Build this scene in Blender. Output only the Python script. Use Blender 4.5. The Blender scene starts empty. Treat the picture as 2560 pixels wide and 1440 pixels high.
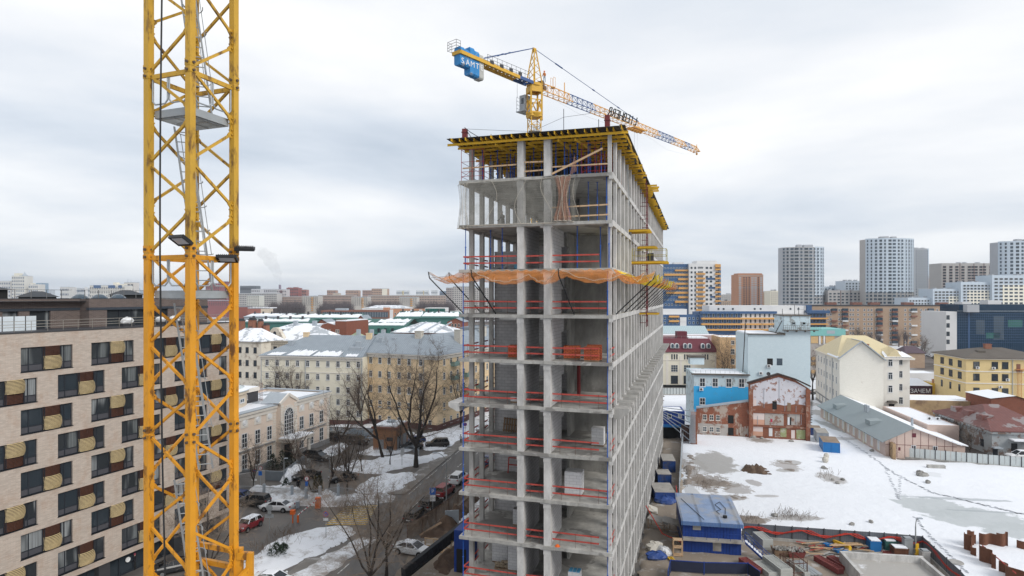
import bpy,math,random
import numpy as np
from mathutils import Vector,Matrix,noise as mnoise
R=math.radians
random.seed(7)
sc=bpy.context.scene
COL=sc.collection
# camera, sky, sun, exposure
F,CX,HZ,EYE=1550.0,1280.0,742.0,30.0
cam=bpy.data.cameras.new('camera')
cam.sensor_width=36.0
cam.lens=36.0*F/2560.0
cam.shift_y=(HZ-720.0)/2560.0
cam.clip_start,cam.clip_end=0.5,20000
camo=bpy.data.objects.new('camera',cam)
COL.objects.link(camo)
camo.location=(0,0,EYE)
camo.rotation_euler=(R(90),0,0)
sc.camera=camo
sc.view_settings.view_transform='Standard'
sc.view_settings.look='None'
sc.view_settings.exposure=0.56
sc.view_settings.gamma=1.0
sc.cycles.max_bounces=6
sc.cycles.transparent_max_bounces=16
sc.cycles.volume_bounces=0
sc.cycles.use_denoising=True
SUN_EL,SUN_AZ=R(36),R(130)
world=bpy.data.worlds.new('World')
sc.world=world
world.use_nodes=True
wn=world.node_tree
wn.nodes.clear()
def wnode(t,**k):
 n=wn.nodes.new(t)
 for a,b in k.items():setattr(n,a,b)
 return n
def build_world():
 L=wn.links.new
 out=wnode('ShaderNodeOutputWorld')
 sky=wnode('ShaderNodeTexSky',sky_type='NISHITA',sun_disc=False,sun_elevation=SUN_EL,sun_rotation=SUN_AZ)
 b1=wnode('ShaderNodeBackground');b1.inputs[1].default_value=0.07
 L(sky.outputs[0],b1.inputs[0])
 tc=wnode('ShaderNodeTexCoord')
 sep=wnode('ShaderNodeSeparateXYZ');L(tc.outputs['Generated'],sep.inputs[0])
 mz=wnode('ShaderNodeMath',operation='MAXIMUM');L(sep.outputs[2],mz.inputs[0]);mz.inputs[1].default_value=0.0
 az=wnode('ShaderNodeMath',operation='ADD');L(mz.outputs[0],az.inputs[0]);az.inputs[1].default_value=0.11
 dx=wnode('ShaderNodeMath',operation='DIVIDE');L(sep.outputs[0],dx.inputs[0]);L(az.outputs[0],dx.inputs[1])
 dy=wnode('ShaderNodeMath',operation='DIVIDE');L(sep.outputs[1],dy.inputs[0]);L(az.outputs[0],dy.inputs[1])
 cmb=wnode('ShaderNodeCombineXYZ');L(dx.outputs[0],cmb.inputs[0]);L(dy.outputs[0],cmb.inputs[1])
 mp=wnode('ShaderNodeMapping');L(cmb.outputs[0],mp.inputs[0])
 mp.inputs['Location'].default_value=(3.1,1.7,0);mp.inputs['Rotation'].default_value=(0,0,R(8))
 mp.inputs['Scale'].default_value=(0.42,0.42,1)
 n1=wnode('ShaderNodeTexNoise');L(mp.outputs[0],n1.inputs[0])
 n1.inputs['Scale'].default_value=0.85;n1.inputs['Detail'].default_value=7;n1.inputs['Roughness'].default_value=0.52;n1.inputs['Distortion'].default_value=0.25
 cr=wnode('ShaderNodeValToRGB');L(n1.outputs[0],cr.inputs[0])
 e=cr.color_ramp.elements
 e[0].position=0.33;e[0].color=(0.50,0.58,0.685,1)
 e[1].position=0.62;e[1].color=(1.12,1.12,1.12,1)
 m=e.new(0.44);m.color=(0.74,0.80,0.88,1)
 m=e.new(0.54);m.color=(0.95,0.97,1.0,1)
 # slight grey towards the horizon
 hr=wnode('ShaderNodeMapRange');L(sep.outputs[2],hr.inputs[0])
 hr.inputs[1].default_value=0.0;hr.inputs[2].default_value=0.22;hr.inputs[3].default_value=0.55;hr.inputs[4].default_value=0.0
 hm=wnode('ShaderNodeMixRGB');L(hr.outputs[0],hm.inputs[0]);L(cr.outputs[0],hm.inputs[1]);hm.inputs[2].default_value=(0.76,0.81,0.88,1)
 b2=wnode('ShaderNodeBackground');L(hm.outputs[0],b2.inputs[0]);b2.inputs[1].default_value=0.71
 mx=wnode('ShaderNodeMixShader');mx.inputs[0].default_value=0.93
 L(b1.outputs[0],mx.inputs[1]);L(b2.outputs[0],mx.inputs[2]);L(mx.outputs[0],out.inputs[0])
build_world()
sl=bpy.data.lights.new('sun','SUN')
sl.energy=1.5;sl.angle=R(24);sl.color=(1.0,0.96,0.9)
so=bpy.data.objects.new('sun',sl);COL.objects.link(so)
_d=Vector((math.sin(SUN_AZ)*math.cos(SUN_EL),math.cos(SUN_AZ)*math.cos(SUN_EL),math.sin(SUN_EL)))
so.rotation_euler=_d.to_track_quat('Z','Y').to_euler()
# helpers
def P(x,y,d):return((x-CX)/F*d,d,EYE-(y-HZ)/F*d)
def G(x,y,z=0.0):
 d=(EYE-z)*F/(y-HZ)
 return((x-CX)/F*d,d,z)
GA=R(-16.7)
class B:
 def __init__(s):s.v=[];s.f=[];s.m=[]
 def add(s,vs,fs,m=0):
  o=len(s.v);s.v+=[tuple(p)for p in vs]
  for f in fs:s.f.append(tuple(i+o for i in f));s.m.append(m)
  return s
 def poly(s,pts,m=0):return s.add(pts,[tuple(range(len(pts)))],m)
 def box(s,x0,x1,y0,y1,z0,z1,m=0):
  return s.add([(x0,y0,z0),(x1,y0,z0),(x1,y1,z0),(x0,y1,z0),(x0,y0,z1),(x1,y0,z1),(x1,y1,z1),(x0,y1,z1)],[(0,3,2,1),(4,5,6,7),(0,1,5,4),(1,2,6,5),(2,3,7,6),(3,0,4,7)],m)
 def beam(s,p,q,w,h=None,m=0,up=(0,0,1)):
  h=w if h is None else h
  p,q=Vector(p),Vector(q);d=(q-p)
  if d.length<1e-6:return s
  d.normalize();u=Vector(up)
  if abs(d.dot(u))>0.98:u=Vector((1,0,0))if abs(d.x)<.9 else Vector((0,1,0))
  a=d.cross(u).normalized()*w/2;b=a.cross(d).normalized()*h/2
  vs=[p-a-b,p+a-b,p+a+b,p-a+b,q-a-b,q+a-b,q+a+b,q-a+b]
  return s.add(vs,[(0,3,2,1),(4,5,6,7),(0,1,5,4),(1,2,6,5),(2,3,7,6),(3,0,4,7)],m)
 def tube(s,p,q,r,n=6,m=0,r2=None,cap=True):
  r2=r if r2 is None else r2
  p,q=Vector(p),Vector(q);d=q-p
  if d.length<1e-6:return s
  d.normalize();u=Vector((0,0,1))if abs(d.z)<.95 else Vector((1,0,0))
  a=d.cross(u).normalized();b=a.cross(d)
  vs=[]
  for c,rr in((p,r),(q,r2)):
   for i in range(n):
    t=2*math.pi*i/n;vs.append(c+a*math.cos(t)*rr+b*math.sin(t)*rr)
  fs=[(i,(i+1)%n,n+(i+1)%n,n+i)for i in range(n)]
  if cap:fs+=[tuple(range(n))[::-1],tuple(range(n,2*n))]
  return s.add(vs,fs,m)
 def path(s,pts,r,n=6,m=0):
  for i in range(len(pts)-1):s.tube(pts[i],pts[i+1],r,n,m)
  return s
 def extr(s,pts,vec,m=0,caps=True):
  n=len(pts);v=Vector(vec)
  vs=[Vector(p)for p in pts]+[Vector(p)+v for p in pts]
  fs=[(i,(i+1)%n,n+(i+1)%n,n+i)for i in range(n)]
  if caps:fs+=[tuple(range(n))[::-1],tuple(range(n,2*n))]
  return s.add(vs,fs,m)
 def prism(s,pts,z0,z1,m=0):return s.extr([(p[0],p[1],z0)for p in pts],(0,0,z1-z0),m)
 def lathe(s,prof,n=16,c=(0,0,0),m=0,sweep=2*math.pi,a0=0):
  vs=[];k=len(prof);full=sweep>6.28
  cnt=n if full else n+1
  for i in range(cnt):
   t=a0+sweep*i/n
   for r,z in prof:vs.append((c[0]+r*math.cos(t),c[1]+r*math.sin(t),c[2]+z))
  fs=[]
  for i in range(n):
   j=(i+1)%cnt
   for a in range(k-1):fs.append((i*k+a,j*k+a,j*k+a+1,i*k+a+1))
  return s.add(vs,fs,m)
 def ball(s,c,rx,ry=None,rz=None,n=10,m=0,jit=0,seed=0):
  ry=rx if ry is None else ry;rz=rx if rz is None else rz
  rnd=random.Random(seed);h=max(4,n//2);vs=[]
  for i in range(h+1):
   a=math.pi*i/h-math.pi/2
   for j in range(n):
    t=2*math.pi*j/n;k=1+(rnd.random()-.5)*jit
    vs.append((c[0]+rx*k*math.cos(a)*math.cos(t),c[1]+ry*k*math.cos(a)*math.sin(t),c[2]+rz*k*math.sin(a)))
  fs=[(i*n+j,i*n+(j+1)%n,(i+1)*n+(j+1)%n,(i+1)*n+j)for i in range(h)for j in range(n)]
  return s.add(vs,fs,m)
 def mesh(s,name,mats,smooth=False):
  me=bpy.data.meshes.new(name)
  me.from_pydata(s.v,[],s.f)
  for m in(mats if isinstance(mats,(list,tuple))else[mats]):me.materials.append(m)
  me.polygons.foreach_set('material_index',s.m)
  if smooth:me.polygons.foreach_set('use_smooth',[True]*len(s.f))
  me.update()
  return me
 def build(s,name,mats,parent=None,loc=(0,0,0),rz=0,smooth=False):
  return inst(s.mesh(name,mats,smooth),name,parent,loc,rz)
def inst(me,name,parent=None,loc=(0,0,0),rz=0,scale=None):
 o=bpy.data.objects.new(name,me);COL.objects.link(o)
 if parent is not None:o.parent=parent
 o.location=loc;o.rotation_euler=(0,0,rz)
 if scale:o.scale=scale
 return o
def tag(o,label=None,cat=None,group=None,kind=None):
 if label:o['label']=label
 if cat:o['category']=cat
 if group:o['group']=group
 if kind:o['kind']=kind
 return o
def thing(name,label,cat,loc=(0,0,0),rz=0,group=None):
 return tag(inst(None,name,None,loc,rz),label,cat,group)
def single(b,name,mats,label,cat,loc=(0,0,0),rz=0,group=None,smooth=False):
 return tag(b.build(name,mats,None,loc,rz,smooth),label,cat,group)
def struct(b,name,mats,loc=(0,0,0),rz=0,kind='structure'):
 return tag(b.build(name,mats,None,loc,rz),kind=kind)
def dup(o,parent=None,loc=None,rz=None,label=None,group=None,scale=None):
 c=o.copy();COL.objects.link(c);c.parent=parent
 if loc is not None:c.location=loc
 if rz is not None:c.rotation_euler=(0,0,rz)
 if scale is not None:c.scale=scale
 if label:c['label']=label
 if group:c['group']=group
 for ch in list(KIDS(o)):dup(ch,c)
 return c
def KIDS(o):return[x for x in o.children]
# materials
def C(*c):return(c[0],c[1],c[2],1.0)
def S(r,g,b):
 f=lambda u:u/12.92 if u<=.04045 else((u+.055)/1.055)**2.4
 return(f(r/255),f(g/255),f(b/255))
def scl(c,k):return tuple(min(1,x*k)for x in c)
class NT:
 def __init__(s,name):
  s.m=bpy.data.materials.new(name);s.m.use_nodes=True
  s.t=s.m.node_tree;s.b=s.t.nodes['Principled BSDF']
  s.out=s.t.nodes['Material Output']
 def n(s,t,**k):
  x=s.t.nodes.new('ShaderNode'+t)
  for a,b in k.items():setattr(x,a,b)
  return x
 def l(s,a,b):s.t.links.new(a,b)
 def coord(s,scale=(1,1,1),wall=False,rnd=True):
  tc=s.n('TexCoord');v=tc.outputs['Object']
  if wall:
   sp=s.n('SeparateXYZ');s.l(v,sp.inputs[0])
   ad=s.n('Math',operation='ADD');s.l(sp.outputs[0],ad.inputs[0]);s.l(sp.outputs[1],ad.inputs[1])
   cb=s.n('CombineXYZ');s.l(ad.outputs[0],cb.inputs[0]);s.l(sp.outputs[2],cb.inputs[1]);v=cb.outputs[0]
  mp=s.n('Mapping');s.l(v,mp.inputs[0]);mp.inputs['Scale'].default_value=scale
  if rnd:
   oi=s.n('ObjectInfo');mu=s.n('Math',operation='MULTIPLY');s.l(oi.outputs['Random'],mu.inputs[0]);mu.inputs[1].default_value=37.0
   cb=s.n('CombineXYZ');s.l(mu.outputs[0],cb.inputs[0]);s.l(mu.outputs[0],cb.inputs[1]);s.l(cb.outputs[0],mp.inputs['Location'])
  return mp.outputs[0]
 def noise(s,vec,scale,detail=5,rough=.6,dist=0):
  x=s.n('TexNoise');s.l(vec,x.inputs[0]);x.inputs['Scale'].default_value=scale
  x.inputs['Detail'].default_value=detail;x.inputs['Roughness'].default_value=rough;x.inputs['Distortion'].default_value=dist
  return x.outputs[0]
 def ramp(s,f,a,b,lo=0.0,hi=1.0):
  x=s.n('MapRange',interpolation_type='SMOOTHSTEP');s.l(f,x.inputs[0])
  x.inputs[1].default_value=a;x.inputs[2].default_value=b;x.inputs[3].default_value=lo;x.inputs[4].default_value=hi
  return x.outputs[0]
 def mix(s,f,a,b,blend='MIX'):
  x=s.n('MixRGB',blend_type=blend)
  for i,v in((0,f),(1,a),(2,b)):
   if hasattr(v,'is_linked')or hasattr(v,'node'):s.l(v,x.inputs[i])
   else:x.inputs[i].default_value=v if i==0 else C(*v)
  return x.outputs[0]
 def fin(s,col,rough=.8,spec=.3,metal=0,bump=None,bstr=.3,bdist=.02):
  if hasattr(col,'node'):s.l(col,s.b.inputs['Base Color'])
  else:s.b.inputs['Base Color'].default_value=C(*col)
  if hasattr(rough,'node'):s.l(rough,s.b.inputs['Roughness'])
  else:s.b.inputs['Roughness'].default_value=rough
  s.b.inputs['Specular IOR Level'].default_value=spec
  s.b.inputs['Metallic'].default_value=metal
  if bump is not None:
   x=s.n('Bump');s.l(bump,x.inputs['Height']);x.inputs['Strength'].default_value=bstr;x.inputs['Distance'].default_value=bdist
   s.l(x.outputs[0],s.b.inputs['Normal'])
  return s.m
def mat(name,col,rough=.8,var=.14,sc_=1.5,stretch=(1,1,1),dirt=None,dsc=.6,dthr=(.5,.7),damt=.7,dstretch=(1,1,1),metal=0,spec=.3,bump=0):
 t=NT(name);v=t.coord(stretch)
 n=t.noise(v,sc_)
 c=t.mix(n,scl(col,1-var*1.6),scl(col,1+var*1.6))
 if dirt is not None:
  n2=t.noise(t.coord(dstretch),dsc,8,.65)
  c=t.mix(t.ramp(n2,dthr[0],dthr[1],0,damt),c,dirt)
 return t.fin(c,rough,spec,metal,n if bump else None,bump)
def brick(name,c1,c2,mortar,bw=.25,bh=.075,ms=.012,var=.25,dirt=None,dsc=.5,dthr=(.5,.65),damt=.8,wall=True,off=.5,rough=.9):
 t=NT(name);v=t.coord((1,1,1),wall,rnd=False)
 b=t.n('TexBrick',offset=off);t.l(v,b.inputs[0])
 b.inputs['Color1'].default_value=C(*c1);b.inputs['Color2'].default_value=C(*c2);b.inputs['Mortar'].default_value=C(*mortar)
 b.inputs['Scale'].default_value=1;b.inputs['Mortar Size'].default_value=ms;b.inputs['Mortar Smooth'].default_value=.1;b.inputs['Bias'].default_value=0
 b.inputs['Brick Width'].default_value=bw;b.inputs['Row Height'].default_value=bh
 n=t.noise(t.coord(),1.3,6)
 c=t.mix(var,b.outputs[0],t.mix(n,(0,0,0),(1,1,1)),'SOFT_LIGHT')
 if dirt is not None:
  n2=t.noise(t.coord((1,1,.7)),dsc,9,.68)
  c=t.mix(t.ramp(n2,dthr[0],dthr[1],0,damt),c,dirt)
 return t.fin(c,rough,.2)
def ribbed(name,col,pitch=.25,axis=0,var=.1,depth=.35,dirt=None,dsc=.4,dthr=(.5,.6),damt=.8,rough=.55,snow=None,metal=0):
 """sheet with standing ribs: sharp thin seams by a wave along one axis"""
 t=NT(name);v=t.coord(rnd=False)
 sp=t.n('SeparateXYZ');t.l(v,sp.inputs[0])
 mu=t.n('Math',operation='MULTIPLY');t.l(sp.outputs[axis],mu.inputs[0]);mu.inputs[1].default_value=1/pitch
 fr=t.n('Math',operation='FRACT');t.l(mu.outputs[0],fr.inputs[0])
 rib=t.ramp(fr.outputs[0],.80,.94)
 n=t.noise(t.coord(),.9,7)
 c=t.mix(n,scl(col,1-var*1.6),scl(col,1+var*1.6))
 c=t.mix(t.n('Math',operation='MULTIPLY').outputs[0]if False else rib,c,scl(col,1-depth))
 if dirt is not None:
  n2=t.noise(t.coord(),dsc,8,.62)
  c=t.mix(t.ramp(n2,dthr[0],dthr[1],0,damt),c,dirt)
 return t.fin(c,rough,.35,metal,rib,.6,.03)
def glass(name,col=(.03,.04,.05),rough=.06,spec=.6,curtain=None):
 t=NT(name)
 c=col
 if curtain is not None:
  v=t.coord((1,1,1),True)
  n=t.noise(t.coord((7,7,.15)),1.0,3)
  n2=t.noise(t.coord((.35,.35,.1)),1.0,2)
  cc=t.mix(t.ramp(n,.35,.65),scl(curtain,.6),curtain)
  c=t.mix(t.ramp(n2,.42,.5),cc,col)
 return t.fin(c,rough,spec)
def net(name,col,op=.55):
 t=NT(name);t.b.inputs['Base Color'].default_value=C(*col);t.b.inputs['Roughness'].default_value=.9
 n=t.noise(t.coord((1,1,1)),1.2,4)
 tr=t.n('BsdfTransparent');mx=t.n('MixShader')
 t.l(t.ramp(n,.3,.7,op*.7,min(1,op*1.3)),mx.inputs[0]);t.l(tr.outputs[0],mx.inputs[1]);t.l(t.b.outputs[0],mx.inputs[2]);t.l(mx.outputs[0],t.out.inputs[0])
 return t.m
def concrete(name,col,stain=None,ssc=.35,sthr=(.52,.6),samt=.6,joints=False):
 t=NT(name)
 n1=t.noise(t.coord((1,1,.35)),1.1,8,.65);n2=t.noise(t.coord(),9,4)
 c=t.mix(t.ramp(n1,.3,.75),scl(col,.74),scl(col,1.18))
 c=t.mix(.25,c,t.mix(n2,(.2,.2,.2),(.8,.8,.8)),'OVERLAY')
 if stain is not None:
  n3=t.noise(t.coord(),ssc,7,.6,.4)
  c=t.mix(t.ramp(n3,sthr[0],sthr[1],0,samt),c,stain)
 return t.fin(c,.9,.2,0,n2,.15)
M={}
SNOW=(.80,.82,.86)
def snowmat(name,dirtcol,sc1,lo,hi,amt=.85,fine=4.0,base=SNOW):
 t=NT(name);v=t.coord(rnd=False)
 n=t.noise(v,sc1,9,.66,.3);n2=t.noise(v,fine,6,.7)
 f=t.n('Math',operation='MULTIPLY_ADD');t.l(n2,f.inputs[0]);f.inputs[1].default_value=.35;t.l(n,f.inputs[2])
 c=t.mix(t.ramp(f.outputs[0],lo,hi,0,amt),base,dirtcol)
 return t.fin(c,.85,.2,0,n,.5,.25)
def blobs(t,c,lst,namp=1.5,nsc=.42):
 """bare or icy patches lying in the snow: soft rimmed ellipses (x, y, rx, ry, turn, colour, amount) broken up by noise"""
 co=t.n('TexCoord').outputs['Object'];n=t.noise(co,nsc,8,.68)
 for(x,y,rx,ry,an,col,amt)in lst:
  mp=t.n('Mapping',vector_type='TEXTURE');t.l(co,mp.inputs[0]);mp.inputs['Location'].default_value=(x,y,0);mp.inputs['Rotation'].default_value=(0,0,an);mp.inputs['Scale'].default_value=(rx,ry,1e6)
  ln=t.n('VectorMath',operation='LENGTH');t.l(mp.outputs[0],ln.inputs[0])
  ad=t.n('Math',operation='MULTIPLY_ADD');t.l(n,ad.inputs[0]);ad.inputs[1].default_value=namp;t.l(ln.outputs['Value'],ad.inputs[2])
  c=t.mix(t.ramp(ad.outputs[0],.98+namp*.5,.80+namp*.5,0,amt),c,col)
 return c
def mats():
 m=M
 m['mast_yellow']=mat('mast_yellow',(.62,.27,.014),.5,.14,1.6,dirt=(.085,.032,.012),dsc=3.2,dthr=(.54,.66),damt=.85,dstretch=(1,1,.4),spec=.4)
 m['mast_lemon']=mat('mast_lemon',(.52,.30,.03),.5,.14,1.6,dirt=(.10,.045,.015),dsc=3.0,dthr=(.52,.66),damt=.85,dstretch=(1,1,.4),spec=.4)
 m['crane_yellow']=mat('crane_yellow',(.62,.36,.04),.5,.12,.8,dirt=(.2,.08,.02),dsc=1.2,dthr=(.6,.75),damt=.6)
 m['crane_orange']=mat('crane_orange',(.66,.33,.06),.5,.12,.8)
 m['crane_blue']=mat('crane_blue',(.05,.10,.25),.5,.15)
 m['galv']=mat('galvanised_steel',(.33,.35,.36),.5,.15,3,metal=.3,spec=.5)
 m['bolt']=mat('bolt_steel',(.10,.07,.05),.6)
 m['black']=mat('black_plastic',(.015,.016,.018),.5)
 m['darksteel']=mat('dark_steel',(.05,.05,.055),.6)
 m['lamp']=glass('lamp_glass',(.35,.38,.42),.15)
 m['conc']=concrete('concrete',(.40,.39,.37),(.20,.19,.18),.5,(.58,.7),.5)
 m['conc_l']=concrete('pale_concrete',(.53,.52,.505),(.28,.27,.26),.45,(.6,.72),.5)
 m['conc_w']=concrete('wall_concrete',(.33,.32,.30),(.16,.155,.145),.4,(.5,.66),.7)
 m['conc_f']=concrete('floor_concrete',(.40,.39,.365),(.18,.17,.16),.26,(.53,.56),.75)
 m['block']=brick('block_wall',(.54,.53,.53),(.47,.46,.465),(.27,.265,.26),.62,.30,.014,.15)
 m['blockstack']=brick('block_stack',(.62,.62,.62),(.55,.55,.56),(.35,.35,.35),.6,.25,.012,.1)
 m['rail_red']=mat('rail_red',(.42,.065,.05),.7,.2,2,dirt=(.35,.16,.12),dsc=2,dthr=(.55,.7),damt=.5)
 m['scaf_red']=mat('scaffold_red',(.28,.035,.03),.7,.2)
 m['rebar']=mat('rusty_steel',(.10,.05,.035),.8,.2)
 m['prop_blue']=mat('prop_blue',(.015,.085,.36),.6,.2)
 m['wood']=mat('raw_timber',(.52,.36,.22),.85,.15,2,(1,1,6))
 m['wood_d']=mat('old_timber',(.25,.17,.11),.9,.25,2)
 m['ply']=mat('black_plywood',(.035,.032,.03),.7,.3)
 m['h20']=mat('yellow_timber_beam',(.66,.40,.025),.6,.15,1.5,dirt=(.25,.14,.05),dsc=.9,dthr=(.55,.75),damt=.6)
 m['net_o']=net('orange_net',(.80,.30,.07),.36)
 m['net_y']=net('yellow_net',(.85,.62,.02),.75)
 m['net_g']=net('grey_net',(.26,.25,.22),.40)
 m['net_b']=net('brown_net',(.36,.19,.13),.5)
 m['rope']=mat('rope',(.45,.42,.36),.9)
 m['tile_red']=brick('clay_blocks',(.52,.13,.05),(.45,.10,.04),(.12,.03,.02),.3,.13,.02,.2)
 m['white']=mat('white_paint',(.72,.73,.74),.6,.05)
 m['cab_grey']=mat('cab_grey',(.32,.34,.36),.5)
 m['cw_blue']=mat('counterweight_blue',(.035,.22,.50),.7,.15,1,dirt=(.42,.41,.40),dsc=.6,dthr=(.56,.68),damt=.8)
 m['cw_grey']=mat('counterweight_grey',(.42,.42,.40),.85,.15)
 m['glass']=glass('window_glass')
 m['glass2']=glass('window_glass_blue',(.05,.075,.10),.1)
 m['curt']=glass('window_glass_curtain',(.03,.035,.04),.12,.5,(.30,.32,.33))
 m['curt2']=glass('window_glass_blind',(.035,.04,.045),.1,.5,(.16,.175,.18))
 m['frame_w']=mat('white_frame',(.68,.69,.70),.5,.05)
 m['frame_d']=mat('dark_frame',(.022,.026,.034),.5,.1)
 m['dark_in']=mat('dark_interior',(.02,.02,.02),.9)
 m['snow']=snowmat('clean_snow',(.45,.44,.43),.35,.72,.95,.5)
 m['snow_roof']=snowmat('roof_snow',(.33,.36,.39),.22,.66,.74,.9,1.2)
 m['asph']=mat('asphalt',(.085,.080,.076),.8,.18,.35,dirt=(.155,.14,.125),dsc=.22,dthr=(.45,.65),damt=.8,dstretch=(1,.25,1))
 m['brickred']=brick('red_brick',(.27,.075,.04),(.22,.06,.035),(.20,.13,.10),.26,.08,.012)
 m['roof_g']=ribbed('grey_seam_roof',(.27,.31,.35),.55,0,.15,.35)
 m['tin']=mat('tin',(.36,.40,.44),.5,.1)
 m['chim']=brick('chimney_brick',(.33,.12,.07),(.27,.09,.05),(.25,.18,.14),.26,.08,.012)
 m['plasterw']=mat('worn_plaster',(.55,.52,.46),.9,.15,.7,dirt=(.3,.2,.13),dsc=.7,dthr=(.55,.65),damt=.8)
 m['bark']=mat('bark',(.045,.037,.032),.95,.3,3)
 m['twig']=mat('twigs',(.15,.115,.09),.95,.25,2)
 m['twig_l']=mat('pale_twigs',(.24,.19,.15),.95,.25,2)
 m['twig_d']=mat('dark_twigs',(.06,.045,.04),.95,.25,2)
 m['tyre']=mat('tyre',(.02,.02,.02),.85)
 m['rim']=mat('wheel_rim',(.25,.26,.27),.4,metal=.6)
 m['carglass']=glass('car_glass',(.012,.014,.017),.08,.55)
 m['headl']=glass('headlight_lens',(.55,.57,.6),.15)
 m['taill']=glass('taillight_lens',(.30,.01,.01),.2)
 m['soil']=mat('dug_soil',(.10,.065,.045),.95,.35,1.2,bump=.8,dirt=(.19,.14,.10),dsc=1.1)
 m['mud']=mat('muddy_ground',(.27,.225,.18),.9,.2,.3,dirt=(.45,.43,.41),dsc=.5,dthr=(.55,.65),damt=.8)
 m['cabin_blue']=ribbed('blue_cabin_sheet',(.010,.045,.24),.35,0,.12,.3)
 m['cont_blue']=ribbed('blue_container_sheet',(.014,.055,.21),.28,0,.12,.45,dirt=(.07,.08,.13),dsc=.8)
 m['cont_roof']=mat('dirty_container_roof',(.36,.34,.31),.9,.2,.6,dirt=(.18,.16,.14),dsc=.7)
 m['skin']=mat('skin',(.45,.28,.2),.6,.05)
 m['rust']=mat('rusted_pile',(.14,.06,.035),.9,.3,1.2)
 m['redcable']=mat('red_cable',(.45,.035,.02),.6)
 m['orange']=mat('orange_paint',(.68,.13,.02),.6)
mats()
# ground sheets
def inside(px,py,poly):
 n=len(poly);r=np.zeros(px.shape,bool);j=n-1
 for i in range(n):
  xi,yi=poly[i];xj,yj=poly[j]
  c=((yi>py)!=(yj>py))&(px<(xj-xi)*(py-yi)/((yj-yi)or 1e-9)+xi)
  r^=c;j=i
 return r
def edist(px,py,poly):
 d=np.full(px.shape,1e9);n=len(poly)
 for i in range(n):
  ax,ay=poly[i];bx,by=poly[(i+1)%n];ux,uy=bx-ax,by-ay;L2=ux*ux+uy*uy or 1e-9
  t=np.clip(((px-ax)*ux+(py-ay)*uy)/L2,0,1)
  d=np.minimum(d,np.hypot(px-ax-t*ux,py-ay-t*uy))
 return d
def patch(name,pts,m,h=.0,res=.7,edge=1.2,z=.03,kind='stuff',nscale=.45,world=False,wob=.6):
 """sheet of ground or heaped snow inside a polygon, thinning out to its rim"""
 poly=[p[:2]for p in pts]if world else[G(*p)[:2]for p in pts]
 xs=[p[0]for p in poly];ys=[p[1]for p in poly]
 gx=np.arange(min(xs)-res,max(xs)+res*2,res);gy=np.arange(min(ys)-res,max(ys)+res*2,res)
 X,Y=np.meshgrid(gx,gy)
 nz=np.array([mnoise.noise((x*nscale,y*nscale,3.3))+.5*mnoise.noise((x*nscale*2.7,y*nscale*2.7,9))for x,y in zip(X.ravel(),Y.ravel())]).reshape(X.shape)
 ins=inside(X,Y,poly);D=edist(X,Y,poly)*np.where(ins,1,-1)+nz*wob
 rim=np.minimum(0,D)*.35
 Z=z*np.clip(1+D/.35,0,1)+rim+(h*np.clip(D/edge,0,1)**.8*np.clip(.62+nz*.75,.08,1.6)if h else 0)
 keep=D>-res*1.6
 b=B();idx=-np.ones(X.shape,int);ny,nx=X.shape
 for i in range(ny-1):
  for j in range(nx-1):
   if keep[i:i+2,j:j+2].all():
    q=[]
    for(a,c)in((i,j),(i,j+1),(i+1,j+1),(i+1,j)):
     if idx[a,c]<0:idx[a,c]=len(b.v);b.v.append((X[a,c],Y[a,c],Z[a,c]))
     q.append(int(idx[a,c]))
    b.f.append(tuple(q));b.m.append(0)
 return struct_smooth(b,name,m,kind)
def struct_smooth(b,name,m,kind):
 return tag(b.build(name,m,None,(0,0,0),0,True),kind=kind)
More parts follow.
